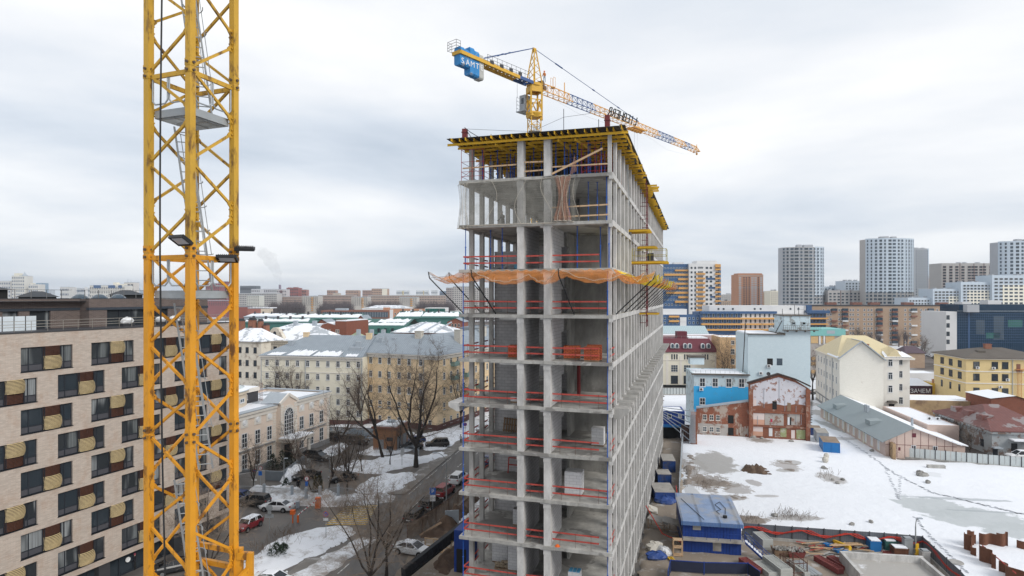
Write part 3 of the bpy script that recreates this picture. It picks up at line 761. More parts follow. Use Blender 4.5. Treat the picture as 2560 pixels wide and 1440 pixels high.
 pav(17.0,8.5,1.6,1.2,1.25,'dark hipped pavilion on the penthouse roof nearest the mast')
 pav(-6.5,12.5,2.0,1.2,1.0,'low dark hipped pavilion at the left end of the penthouse roof')
 p=rm@Vector((-1.2,13.0,zt_-.2));single(B().box(-1.6,1.6,-1.2,1.2,0,2.1),'plant_room',dk,'black box plant room behind the wide pavilion on the penthouse roof','plant room',p,rz)
 for k in range(3):
  p=rm@Vector((9.6+2.2*k,6.0,zt_-.2));b_=B()
  b_.lathe([(0,.75),(.35,.68),(.7,.45),(.95,.1),(.95,0)],10)
  single(b_,'skylight',M['glass2'],'domed glass skylight on the brown brick penthouse roof','skylight',p,rz,'domed skylights on the penthouse roof')
 p=rm@Vector((-1.5,3.9,ztop-.05));b_=B();b_.box(-.7,.7,-.5,.5,0,1.9);b_.box(-.55,.55,-.55,-.5,.3,1.0);b_.box(.25,.5,-.55,-.5,1.1,1.5)
 single(b_,'air_unit',mat('cream_unit',(.55,.53,.48),.6),'cream metal ventilation unit in front of the dark penthouse wall','vent unit',p,rz)
 for i,(x,s_)in enumerate(((11.5,1.0),(15.7,.8),(17.6,.9))):
  p=rm@Vector((x,1.3,ztop-.05));u=thing('wrapped_planter',['white wrapped shrub planter by the big terrace window','white wrapped planter with peaked tie, middle one of the terrace','low white wrapped planter next to the yellow mast'][i],'planter',p,rz)
  b_=B();b_.ball((0,0,.75),.75*s_,.4,.42,12,0,.35,i);b_.build('wrap',M['white'],u);B().box(-.7*s_,.7*s_,-.3,.3,0,.5).build('planter_box',M['darksteel'],u)
hotel()
# concrete frame under construction
TC=Vector((250/1550*50.0,50.0,0));TR=GA
TM=Matrix.Translation(TC)@Matrix.Rotation(TR,4,'Z')
TW,TL=13.23,76.0
LV=[40.06,36.2,32.35,28.5,24.65,20.8,16.95,13.1,9.25,5.4,1.55]
def TP(x,y,z):return TM@Vector((x,y,z))
def tower():
 t=thing('unfinished_building','long bare concrete frame building with red guard rails, open floors and block partitions','building',TC,TR)
 rnd=random.Random(5)
 th=.27
 for i,z in enumerate(LV):
  b=B()
  # deck with slightly uneven lip along front
  n=14;x=-TW
  for k in range(n):
   x1=-TW+(k+1)*TW/n;j=rnd.uniform(-.05,.05)
   b.box(x,x1,j,1.5,z-th,z);x=x1
  b.box(-TW,0,1.5,TL,z-th,z)
  o=b.build('floor_slab',M['conc_f'],t)
  e=B()
  e.box(-.02,.06,.03,TL,z-.42,z+.02)
  e.box(-.24,-.02,.03,TL,z-.42,z-th)
  e.box(-TW+.3,-TW+.6,1.6,TL,z-.45,z-th)
  e.box(-6.0,-5.0,.15,2.6,z-th-.14,z-th)if i else None
  e.box(-9.6,-7.4,.2,1.1,z-th-.16,z-th)if i>2 else None
  e.box(-.25,.06,-.04,.25,z-.55,z-th)
  e.build('edge_beam',M['conc_l'],t)
  # cantilever ledges at the F level
 z=LV[5]
 lg=B()
 lg.extr([(-TW-1.0,.05,z),(-TW,.05,z),(-TW,.05,z-.75),(-TW-.25,.05,z-.75),(-TW-1.0,.05,z-.35)],(0,3.0,0))
 lg.build('ledge',M['conc_l'],t)
 for k in range(25):
  y=.9+3.03*k;b=B()
  b.extr([(.06,y,z+.05),(1.25,y,z+.05),(1.25,y,z-.25),(.55,y,z-.85),(.06,y,z-.85)],(0,1.5,0))
  b.build('bracket',M['conc'],t)
  # columns
 for(x0,x1)in((-8.0,-7.45),(-5.69,-5.12)):
  b=B();b.box(x0,x1,.12,.85,0,43.2)
  for zz in LV:b.box(x0-.03,x1+.03,.09,.88,zz-.75,zz-.32)
  b.build('column',M['conc_l'],t)
 for k in range(27):
  B().box(-12.82,-12.42,1.4+2.72*k,1.75+2.72*k,0,43.3).build('column',M['conc'],t)
 for k in range(25):
  B().box(-.23,0.02,2.5+3.03*k,3.15+3.03*k,0,43.3).build('column',M['conc_l'],t)
 B().box(-.42,-.12,.5,.85,0,43.3).build('column',M['conc_l'],t)
 # walls floor by floor
 def wall(name,m,*bx):
  b=B()
  for q in bx:b.box(*q)
  return b.build(name,M[m],t)
 for i in range(1,11):
  z0=LV[i]+.003;z1=LV[i-1]-th-.003
  if i==1:
   wall('concrete_wall','conc_w',(-4.4,-.3,10.5,10.8,z0,z1),(-8.2,-4.4,13,13.3,z0,z1),(-4.6,-4.4,10.5,13.3,z0,z1))
   wall('concrete_wall','conc_w',(-10.2,-4,24,24.3,z0,z1));continue
  wall('concrete_wall','conc_w',(-4.9,-.28,9.5,9.75,z0,z1))
  wall('concrete_wall','conc_w',(-5.15,-4.9,7.0,9.75,z0,z1),(-5.15,-4.9,5.9,7.0,z0+2.3,z1))
  wall('block_partition','block',(-5.32,-5.12,.86,4.5,z0,z1),(-5.32,-5.12,4.5,5.5,z0+2.2,z1))
  wall('block_partition','block',(-7.68,-7.46,.86,5.6,z0,z1))
  wall('block_partition','block',(-6.3,-5.4,5.6,5.85,z0,z0+1.75),(-7.6,-5.2,9.6,9.8,z0,z1))
  hh=z1 if i>2 else z0+2.05
  wall('block_partition','block',(-12.4,-8.05,7.3,7.5,z0,hh))
  wall('block_partition','block',(-12.3,-.3,20,20.25,z0,z1))
  for y in(34,48,62):wall('concrete_wall','conc_w',(-12.3,-.3,y,y+.25,z0,z1))
  wall('concrete_wall','conc_w',(-9.2,-9.0,20.3,62,z0,z1))if i>2 else None
 wall('concrete_wall','conc_w',(-12.3,-.3,75.5,75.8,0,43))
 # red guard rails (boards on posts)
 def rail(pts,zz,hs=(.55,1.1),m='rail_red',post='rebar',sag=.03):
  b=B();r=random.Random(int(zz*100)+int(pts[0][0]*10))
  for(p,q)in zip(pts,pts[1:]):
   p,q=Vector(p),Vector(q);L=(q-p).length
   for h in hs:
    j0,j1=r.uniform(-sag,sag),r.uniform(-sag,sag)
    b.beam((p.x,p.y,zz+h+j0),(q.x,q.y,zz+h+j1),.035,.12)
   n=max(2,int(L/1.9)+1)
   for k in range(n):
    c=p.lerp(q,(k+.5)/n);b.tube((c.x,c.y-.03,zz),(c.x,c.y-.03,zz+hs[-1]+.1),.014,5,1)
  return b.build('guard_rail',[M[m],M[post]],t)
 for i in range(2,11):
  z=LV[i]
  rail([(-12.95,.35,0),(-8.1,.3,0)],z);rail([(-7.3,.35,0),(-5.75,.35,0)],z)
  rail([(-5.0,.35,0),(-.35 if i%2 else-1.1,.32,0)],z)
  rail([(-12.95,.35,0),(-12.85,1.4,0)],z)
  for k in range(4):rail([(-12.9,1.8+2.72*k,0),(-12.9,4.1+2.72*k,0)],z)
  if i>3:rail([(-.15,.4,0),(-.12,2.4,0)],z)
 rail([(-5.0,.2,0),(-.3,.1,0)],LV[1],(.45,1.25),'wood');
 rail([(-13.0,.3,0),(-8.1,.3,0)],LV[0],(1.15,),'wood');rail([(-7.4,.3,0),(-5.75,.3,0)],LV[0],(.55,1.3),'wood');rail([(-5.0,.3,0),(-.4,.3,0)],LV[0],(.75,),'wood')
 # hoist guides on the right face
 b=B()
 for y in(23.0,25.2):b.beam((.9,y,26.5),(.9,y,43.5),.10)
 for k in range(22):b.beam((.9,23.0,27+.75*k),(.9,25.2,27.35+.75*k),.07);b.beam((.2,23.0+2.2*(k%2),27+.75*k),(.9,23.0+2.2*(k%2),27+.75*k),.06)
 b.build('hoist_frame',mat('dull_red_steel',(.14,.025,.03),.7),t)
tower()
def on_tower():
 rnd=random.Random(9)
 # formwork deck and its yellow beams
 f=thing('formwork_deck','yellow timber beam formwork under black plywood crowning the unfinished building','formwork',TP(0,0,0),TR)
 b=B();zd=43.50
 x=-14.0
 while x<1.1:
  x1=min(x+2.45,1.15);y=-.9+rnd.uniform(-.1,.1)
  while y<77:b.box(x,x1-.02,y,y+1.2,zd,zd+.035+rnd.uniform(0,.02));y+=1.22
  x=x1
 b.build('plywood',M['ply'],f)
 b=B()
 for(p,q)in(((-13.2,.2,zd),(-.6,.1,zd)),((-.3,.2,zd),(-.1,76,zd)),((-13.0,.4,zd),(-12.9,76,zd))):b.beam(Vector(p)+Vector((0,0,.17)),Vector(q)+Vector((0,0,.17)),.05,.26)
 b.build('edge_board',mat('red_edge_board',(.12,.035,.03),.8,.3),f)
 n=58
 for k in range(n):
  y=-.35+k*1.31+(rnd.uniform(-.12,.12)if k>1 else 0)
  xr=.62+rnd.uniform(0,.75)+(.9 if 19<=k<=22 else 0);xl=-13.9+rnd.uniform(-.3,.6)
  bb=B()
  z0=43.03
  for(s0,s1,dz)in(((xl,-6.2,0),(-6.8,xr,.02))if k%2==0 else((xl,-8.5,.02),(-9.3,-3.4,0),(-3.9,xr,.02))):
   o=.11*(dz>0)
   bb.box(s0,s1,y-.04+o,y+.04+o,z0,z0+.045);bb.box(s0,s1,y-.02+o,y+.02+o,z0+.045,z0+.155);bb.box(s0,s1,y-.04+o,y+.04+o,z0+.155,z0+.2)
  bb.build('main_beam',M['h20'],f)
 for k in range(25):
  x=-13.4+k*.59+rnd.uniform(-.12,.12);y0=-1.05+rnd.uniform(-.15,.5)
  bb=B()
  for j in range(6):
   a=y0+j*3.2;bb.box(x-.04+.1*(j%2),x+.04+.1*(j%2),a,a+3.5,43.255,43.30);bb.box(x-.02+.1*(j%2),x+.02+.1*(j%2),a,a+3.5,43.30,43.44);bb.box(x-.04+.1*(j%2),x+.04+.1*(j%2),a,a+3.5,43.44,43.49)
  bb.build('cross_beam',M['h20'],f)
 bb=B()
 for(x,y,x2,y2)in((-4.4,-.2,-4.0,3.5),(-3.0,-.1,-2.2,4),(-9.8,-.3,-9.1,3),(-7.0,.2,-6.3,2.4)):bb.beam((x,y,42.9),(x2,y2,42.75),.08,.2)
 bb.build('loose_beam',M['h20'],f)
 # blue props under the deck (one model, copied)
 def prop_mesh(h):
  b=B();b.tube((0,0,0),(0,0,h*.55),.048,6);b.tube((0,0,h*.55),(0,0,h),.036,6);b.box(-.08,.08,-.08,.08,0,.015);b.box(-.09,.09,-.09,.09,h-.02,h);b.tube((-.07,0,h*.55),(.07,0,h*.55),.04,6)
  return b.mesh('steel_prop',M['prop_blue'])
 pm=prop_mesh(43.03-LV[0]);k=0
 for y in[1.0,2.2,3.9,5.6,7.6,9.8,12.2]:
  for x in[-11.6,-10.3,-9.2,-8.4,-6.9,-6.1,-4.6,-3.9,-3.1,-2.0,-1.2]:
   if(y>6 and int(x*10+y*7)%3==0)or(y<2 and rnd.random()<.35):continue
   p=TP(x+rnd.uniform(-.25,.25),y+rnd.uniform(-.3,.3),LV[0])
   tag(inst(pm,'steel_prop',None,p,rnd.random()),'blue steel prop in the forest of props right under the yellow formwork','prop','props under the formwork deck')
 pm2=prop_mesh(3.58)
 for(i,x,y,lab)in[(1,-3.75,1.2,'blue prop on the netted floor just right of the brown net'),(1,-2.3,2.2,'blue prop in the middle of the dark room on the netted floor'),(1,-1.6,2.6,'blue prop right of the middle in the dark room on the netted floor'),(1,-.5,.5,'blue prop at right front corner of the netted floor'),(2,-12.8,.5,'blue prop at left front corner of the floor above the orange net'),(2,-9.6,1.0,'blue prop before the low block wall above the orange net'),(2,-11.0,2.0,'blue prop left of the low block wall above the orange net'),(2,-3.1,1.4,'blue prop in right room above the orange net'),(2,-1.3,2.4,'blue prop deep in right room above the orange net'),(2,-.3,.45,'blue prop at right front corner above the orange net')]:
  tag(inst(pm2,'steel_prop',None,TP(x,y,LV[i]),.3),lab,'prop','props on the open floors')
 for i in range(3,10):
  for x,w in((-12.95,'left'),(-.4,'right')):
   nm=['','','','floor hung with the orange net','floor below the orange net','floor with clay block pallets','floor with the cantilever ledge','second floor under the ledge','floor with the white block stack','floor with the orange helmet'][i]
   tag(inst(pm2,'steel_prop',None,TP(x,.3,LV[i]),.3,None if x<-1 or i<4 else(.8,.8,1)),f'thin blue corner prop at the {w} front edge, {nm}','prop','corner props down the front')
   # red scaffold bays on the formwork level
 def scaf(x0,x1,y0,y1,lab):
  s=thing('scaffold_bay',lab,'scaffold',TP(x0,y0,LV[0]),TR);b=B();w,dpt,h=x1-x0,y1-y0,2.7
  for x in(0,w/2,w):
   for y in(0,dpt):b.tube((x,y,0),(x,y,h),.024,5)
  s1=B()
  for zz in(.35,.75,1.6,2.65):
   for y in(0,dpt):s1.tube((0,y,zz),(w,y,zz),.02,5)
   for x in(0,w):s1.tube((x,0,zz),(x,dpt,zz),.02,5)
  s1.tube((0,0,.2),(w,0,1.6),.016,5)
  b.build('standards',M['scaf_red'],s);s1.build('ledgers',M['scaf_red'],s)
 scaf(-13.0,-11.0,.0,4.5,'red tube scaffold at left corner of the formwork level')
 scaf(-2.6,-.35,.7,3.0,'red tube scaffold at right corner of the formwork level')
 for k in range(9):
  y=4+k*3.6;s=B()
  for dy in(0,1.5):s.tube((-.75,y+dy,LV[0]),(-.75,y+dy,43),.025,5);s.tube((-1.6,y+dy,LV[0]),(-1.6,y+dy,43),.025,5)
  for zz in(.5,1.3,2.2):s.tube((-.75,y,LV[0]+zz),(-.75,y+1.5,LV[0]+zz+.3*(k%2)),.02,5);s.tube((-1.6,y,LV[0]+zz),(-.75,y,LV[0]+zz),.02,5)
  single(s,'scaffold',M['scaf_red'],'red scaffold frame between the right face columns under the formwork','scaffold',TC,TR,'scaffold frames along the right face')
  # dark sheet added to stand for the deep shade behind the props
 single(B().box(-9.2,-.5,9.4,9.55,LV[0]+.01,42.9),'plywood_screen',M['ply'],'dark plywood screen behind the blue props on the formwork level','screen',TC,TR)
 # boards
 single(B().beam(TP(-4.95,-.05,LV[0]+.12),TP(-.75,-.05,LV[0]+1.95),.05,.16),'timber_plank',M['wood'],'pale timber plank leaning diagonally across the formwork level opening','plank')
 single(B().beam(TP(-13.9,-.6,43.62),TP(-13.0,.2,43.6),.2,.05),'timber_plank',M['wood_d'],'weathered plank sticking out at left end of the formwork deck','plank')
 # roof poles, line, red posts
 for(x,y,h,lab)in((-8.3,6,2.6,'thin steel pole left of the crane mast on the formwork deck'),(-4.6,3,2.9,'thin steel pole right of the crane mast on the formwork deck'),(-11.3,3,1.2,'short dark pole near left end of the formwork deck'),(-1.2,.8,1.1,'short dark pole near the red post at the deck corner')):
  single(B().tube(TP(x,y,zd+.03),TP(x,y,zd+.03+h),.03),'pole',M['darksteel'],lab,'pole')
 for(x,y,h,lab)in((-12.9,.6,1.15,'dark red column form at left corner of the deck'),(-.55,1.3,1.5,'dark red column form at right corner of the deck')):
  single(B().box(-.2,.2,-.2,.2,0,h).box(-.25,.25,-.25,.25,.3,.38).box(-.25,.25,-.25,.25,h*.7,h*.7+.08),'column_form',mat('dark_red_form',(.16,.03,.03),.6),lab,'column form',TP(x,y,zd+.03),TR)
 pts=[TP(-12.9,.6,zd+1.2),TP(-10.5,3,zd+1.5),TP(-8.3,6,zd+2.0),TP(-4.6,3,zd+2.2),TP(-2.6,2,zd+2.0),TP(-.55,1.3,zd+1.9)]
 single(B().path(pts,.014,4),'lifeline',M['darksteel'],'thin lifeline strung between poles above the formwork deck','line')
 b=B();b.path([TP(-12.9,.5,zd+1.3),TP(-12.3,.3,zd+.8),TP(-11.6,.2,zd+.35),TP(-11.0,.3,zd+.1)],.03,5);b.path([TP(-12.7,.5,zd+1.0),TP(-12.2,.4,zd+.3),TP(-11.4,.3,zd+.2)],.03,5)
 single(b,'cable_bundle',M['darksteel'],'tangled cables hanging from left corner of the formwork deck','cable')
 # loading platforms on the right face
 def loadp(y,z,w,lab,rails):
  s=thing('loading_platform',lab,'platform',TP(.1,y,z),TR);b=B()
  for k in range(4):b.box(-.6,w,k*.75,k*.75+.1,0,.2)
  b.build('beams',M['h20'],s);B().box(-.6,w*.9,0,2.4,.2,.26).build('deck',M['wood_d'],s)
  if rails:
   r=B()
   for x in(0,w*.5,w*.95):
    for yy in(0,2.35):r.tube((x,yy,.2),(x,yy,1.5),.03,5)
   for zz in(.85,1.5):
    for yy in(0,2.35):r.tube((0,yy,zz),(w*.95,yy,zz),.025,5)
    r.tube((w*.95,0,zz),(w*.95,2.35,zz),.025,5)
   r.build('railing',mat('olive_rail',(.38,.32,.05),.6),s);B().box(w*.42,w*.6,.1,.5,.3,1.05).build('control_box',M['darksteel'],s)
 loadp(14.0,LV[1]+.45,1.9,'short yellow beam platform high on the right face under a ladder',False)
 loadp(22.5,LV[1]-.6,2.0,'yellow beam platform just above the railed one on the right face',False)
 loadp(15.0,LV[2]+1.1,3.6,'railed yellow work platform with dark box on the right face',True)
 loadp(24.0,LV[2]-.5,2.0,'yellow beam platform under the railed one on the right face',False)
 loadp(24.0,LV[3]-.6,2.1,'lowest yellow beam platform on the right face, under the nets',False)
 loadp(71,LV[2]+.3,2.2,'small yellow beam platform at the far end of the right face',False)
 b=B()
 for s in(0,.45):b.beam((.25,10.5+s,LV[1]+2.6),(.1,10.5+s,LV[0]+2.4),.05)
 for k in range(11):b.tube((.25-.014*k,10.5,LV[1]+2.8+.34*k),(.25-.014*k,10.95,LV[1]+2.8+.34*k),.02,5)
 single(b,'ladder',M['galv'],'grey metal ladder on the right face below the formwork beams','ladder',TC,TR)
 # orange and yellow catch nets with their arms
 zc,za=LV[2]-.05,LV[3]+.05
 def arm(x,y,dx,dy,lab,up=3.35,grp='catch net arms'):
  A=Vector((x,y,za));E=A+Vector((dx*3.1,dy*3.1,up));K=E+Vector((dx*.1,dy*.1,.55));b=B()
  b.tube(A,E,.055,6);b.tube(E,K,.045,6);b.tube(A+Vector((0,0,3.4)),E,.012,4)
  single(b,'slanting_net_pole',M['black'],lab,'net arm',TC,TR,grp);return K
 lab_f=['black net arm at far left, its tip farthest out over the town','black net arm rising before the grey block wall at left','black net arm before the dark concrete room']
 tips=[]
 for i,(x,y,dx,dy)in enumerate([(-12.9,.3,-.98,-.15),(-9.9,.1,-.35,-.94),(-3.1,.0,-.2,-.98)]):tips.append(arm(x,y,dx,dy,lab_f[i],3.1 if i else 3.1,'front net arms'))
 arm(-12.8,4.4,-1.0,.0,'black net arm behind the first one on the left side',3.2,'left net arms');tl2=Vector((-12.8-3.2,4.4,za+3.75))
 arm(-12.8,9.5,-1.0,.1,'black net arm third along the left side',3.2,'left net arms')
 rt=[]
 for k in range(12):
  y=1.6+k*6.0;rt.append(arm(.12,y,.985,.17-.02*k*.5,'black slanting net arm at the front corner of the right face' if k==0 else 'black slanting net arm in the row along the right face',3.0,'right net arms' if k else 'front net arms'))
 def sheet(name,rows,m,lab,fr=14):
  """net surface through two edge polylines with sag"""
  a,b_=rows;nv=6;bb=B();na=fr*(len(a)-1)
  def samp(pl,u):
   u*=(len(pl)-1);i=min(int(u),len(pl)-2);return Vector(pl[i]).lerp(Vector(pl[i+1]),u-i),u-int(u)if u<len(pl)-1 else 0
  grid=[]
  for i in range(na+1):
   p,fu=samp(a,i/na);q,_=samp(b_,i/na)
   for j in range(nv+1):
    s=j/nv;c=p.lerp(q,s)
    c.z-=(.55*math.sin(math.pi*s)+.75*math.sin(math.pi*fu)*(s**.7))*(1 if(q-p).length>.9 else.5)+.07*math.sin(i*1.9+j*1.3)
    grid.append(c)
  fs=[(i*(nv+1)+j,(i+1)*(nv+1)+j,(i+1)*(nv+1)+j+1,i*(nv+1)+j+1)for i in range(na)for j in range(nv)]
  bb.add(grid,fs)
  s_=thing(name,lab,'net',TC,TR);bb.build('net',M[m],s_,smooth=True)
  for o in(0,nv):B().path([grid[i*(nv+1)+o]for i in range(na+1)],.018,4).build('edge_rope',M['rope'],s_)
 zf=LV[2]-.12
 sheet('safety_net',([(-13.2,4.5,zf),(-13.2,.1,zf),(-9.9,-.05,zf),(-6.4,-.05,zf),(-3.1,-.05,zf),(0,-.05,zf)],[tl2,tips[0],tips[1],(-6.4,-1.9,zf-.45),tips[2],(1.6,-1.5,zf-.3)]),'net_o','sagging orange safety net across the front of the unfinished building')
 sheet('safety_net',([(-13.2,14,zf),(-13.2,9.5,zf),(-13.2,4.6,zf)],[(-16,14.2,zf+.6),(-16,9.7,zf+.6),tl2]),'net_o','orange safety net on the left side behind the first net arms')
 sheet('safety_net',([(.1,0,zf),(.1,1.0,zf),(.1,1.7,zf)],[(1.6,-1.6,zf-.3),(2.6,.2,zf-.2),rt[0]]),'net_o','orange safety net wrapping the front right corner')
 sheet('safety_net',([(.1,1.8,zf),(.1,7.6,zf),(.1,13.6,zf)],rt[0:3]),'net_y','bright yellow safety net hung on the right face')
 sheet('safety_net',([(.1,13.7,zf),(.1,19.6,zf),(.1,25.6,zf)],rt[2:5]),'net_o','orange safety net beyond the yellow one on the right face')
 sheet('safety_net',([(.1,25.7,zf),(.1,31.6,zf),(.1,37.6,zf)],rt[4:7]),'net_y','smaller yellow safety net far along the right face')
 sheet('safety_net',([(.1,37.7,zf),(.1,43.6,zf),(.1,49.6,zf),(.1,55.6,zf),(.1,61.6,zf)],rt[6:11]),'net_o','farthest orange safety net at the end of the right face')
 # hanging grey and brown nets on the floor under the formwork
 def drape(x0,x1,m,lab,ztop,zbot,fold,y=-.1,bulge=.35,seed=1,taper=0):
  nu,nv=40,16;g=[];r=random.Random(seed);ph=r.random()*6
  for i in range(nu+1):
   u=i/nu
   for j in range(nv+1):
    v=j/nv;xm=(x0+x1)/2;x=x0+(x1-x0)*u;x=xm+(x-xm)*(1-taper*math.sin(math.pi*min(1,v*1.1)))
    g.append((x,y-bulge*v*(1-v*.3)*abs(math.sin(u*math.pi*1.0+.2))+fold*math.sin(u*23+ph+v*2)*(.3+v),ztop+(zbot-ztop)*v-.12*abs(math.sin(u*9+ph))*(1-v)))
  b=B();b.add(g,[(i*(nv+1)+j,(i+1)*(nv+1)+j,(i+1)*(nv+1)+j+1,i*(nv+1)+j+1)for i in range(nu)for j in range(nv)])
  s_=thing('hanging_net',lab,'net',TC,TR);b.build('net',M[m],s_,smooth=True)
  rp=B()
  for k in range(3 if m!='net_b' else 2):
   u=[.30,.64,.9][k];i=int(u*nu);rp.path([Vector(g[i*(nv+1)+j])+Vector((.25*math.sin(j*.28+k*2)*abs(x1-x0)*.25,-.06,0))for j in range(nv+1)],.016,4)
  rp.path([Vector(g[i*(nv+1)])+Vector((0,-.03,0))for i in range(nu+1)],.02,4)
  rp.path([Vector(g[i*(nv+1)+nv])+Vector((0,-.03,0))for i in range(nu+1)],.035,4)
  rp.build('rope',M['rope'],s_)
 drape(-12.6,-4.6,'net_g','grey debris net hanging over the open floor with the worker',LV[0]-.15,LV[1]-.1,.06)
 drape(-13.3,-12.3,'net_g','narrow grey net gathered at left corner of the open floor',LV[0]-.3,LV[1]-.3,.10,-.15,.2,4,.35)
 drape(-4.75,-3.3,'net_b','brown torn net hanging right of the second front column',LV[0]-.05,LV[1]+.05,.08,-.2,.2,3,.5)
 drape(-5.1,-2.6,'net_g','grey debris net bunched behind the brown torn net',LV[0]-.1,LV[1]-.05,.07,.12,.2,6,.3)
 single(B().add([TP(-3.4,-.25,LV[0]-.1),TP(-2.8,-.3,LV[0]+.2),TP(-3.0,-.3,LV[0]+1.55)],[(0,1,2)]),'net_scrap',M['net_b'],'pointed brown net scrap tied up above the floor edge','net')
 # stock on floors
 def stack(i,x,y,w,d_,h,m,lab,cat='block stack',name='block_stack',rz=0,pallet=True,grp=None,top=None):
  s=thing(name,lab,cat,TP(x,y,LV[i]),TR+rz,grp);b=B()
  b.box(-w/2,w/2,-d_/2,d_/2,.14 if pallet else 0,h)
  b.build('blocks',M[m],s)
  if pallet:
   p=B()
   for k in(-.42,0,.42):p.box(-w/2,w/2,k*d_-.05,k*d_+.05,0,.1)
   p.box(-w/2,w/2,-d_/2,d_/2,.1,.135);p.build('pallet',M['wood_d'],s)
  if top:
   q=B()
   for k in range(3):q.box(-w/2+.03+k*w/3,-w/2-.03+(k+1)*w/3,-d_/2+.03,d_/2-.03,h,h+.03)
   q.build('film_wrap',mat('blue_film',(.06,.25,.42),.3),s)
 stack(4,-8.55,1.6,1.1,1.0,1.15,'tile_red','red clay block pallet beside the left front column','brick pallet','brick_pallet',grp='clay block pallets')
 stack(4,-3.7,2.2,1.35,1.1,1.15,'tile_red','left one of three red clay block pallets in the right room','brick pallet','brick_pallet',.1,grp='clay block pallets')
 stack(4,-1.7,1.0,1.25,1.1,1.2,'tile_red','front right one of three red clay block pallets in the right room','brick pallet','brick_pallet',-.1,grp='clay block pallets')
 stack(4,-2.0,3.6,1.25,1.1,1.15,'tile_red','rear one of three red clay block pallets in the right room','brick pallet','brick_pallet',.1,grp='clay block pallets')
 stack(6,-1.75,4.2,1.05,1.0,1.6,'blockstack','film wrapped grey block stack at the rear of the floor below the ledge')
 stack(7,-3.5,2.2,1.45,1.2,2.05,'blockstack','tall white block stack standing in the right room')
 stack(8,-8.9,4.0,1.1,.6,1.5,'blockstack','narrow white block stack beside left column, with one upright piece')
 stack(9,-8.95,3.6,1.5,1.2,2.3,'blockstack','big grey block stack against the left column on the lowest visible floor')
 stack(9,-10.9,4.9,1.5,1.1,2.4,'blockstack','tall pale block stack at the rear left of the lowest visible floor')
 stack(9,-3.3,1.4,1.0,.9,1.55,'blockstack','white block stack with blue film on top in the right room',top=True)
 stack(5,-8.5,1.6,.9,.5,.5,'blockstack','few white blocks lying by the left column on the ledge floor')
 s=thing('sack_pallet','pallet of brown sacks beside the big block stack','sack pallet',TP(-10.3,3.5,LV[9]),TR)
 b=B()
 for k in range(9):b.ball((-.45+.42*(k%3),-.2+.4*(k//3%2),.25+.2*(k//4)),.3,.22,.14,8,0,.25,k)
 b.build('sacks',mat('sack_paper',(.30,.24,.17),.9,.25),s);B().box(-.7,.6,-.5,.5,0,.12).build('pallet',M['wood_d'],s)
 b=B()
 for k in range(6):b.box(-.65+.26*k,-.65+.26*k+.14,-.03,.03,0,1.35)
 for zz in(.1,.65,1.2):b.box(-.7,.8,.03,.1,zz,zz+.1)
 o=single(b,'pallet',M['wood_d'],'wooden pallet leaning on the rear block wall below the ledge','pallet',TP(-10.8,7.0,LV[6]),TR);o.rotation_euler=(R(-10),R(3),TR)
 b=B()
 for s_ in(-1.3,1.3):b.box(s_-.05,s_+.05,-.03,.03,0,1.5)
 b.box(-1.3,1.3,-.03,.03,1.4,1.5);b.box(-1.3,1.3,-.03,.03,.75,.85)
 o=single(b,'red_barrier',M['rail_red'],'red wooden barrier frame leaning on the rear block wall','frame',TP(-9.5,6.6,LV[7]),TR);o.rotation_euler=(R(-12),0,TR)
 b=B()
 for k in range(60):b.box(*(lambda x,y,z,w,d_:(x,x+w,y,y+d_,z,z+.07))(rnd.uniform(-1.7,1.1),rnd.uniform(-.4,.3),(k//10)*.1*(1-.0),rnd.uniform(.35,.7),.3))
 single(b,'bag_heap',mat('grey_bags',(.34,.35,.37),.8,.3),'heap of grey bags on the floor above the orange net','bags',TP(-9.9,4.2,LV[2]),TR)
 b=B();b.ball((0,0,.3),.5,.35,.3,10,0,.4,3);single(b,'tarp_bundle',mat('blue_plastic',(.10,.30,.45),.5),'crumpled blue plastic bundle beside the heap of grey bags','bundle',TP(-8.5,2.6,LV[2]),TR)
 s=thing('helmet','orange hard hat lying on the slab edge','helmet',TP(-4.55,.25,LV[8]),TR)
 B().lathe([(.17,0),(.17,.05),(.14,.12),(.08,.165),(0,.18)],14).build('shell',M['orange'],s);B().lathe([(.14,.0),(.23,.0),(.23,.015),(.14,.03)],14).build('brim',M['orange'],s)
 single(B().tube(TP(-4.05,7.2,LV[4]-.3),TP(-4.05,7.2,LV[5]),.17,8),'red_duct',mat('dull_red',(.20,.03,.03),.8),'dull red vertical pipe in the rear corner of the ledge floor','pipe')
on_tower()
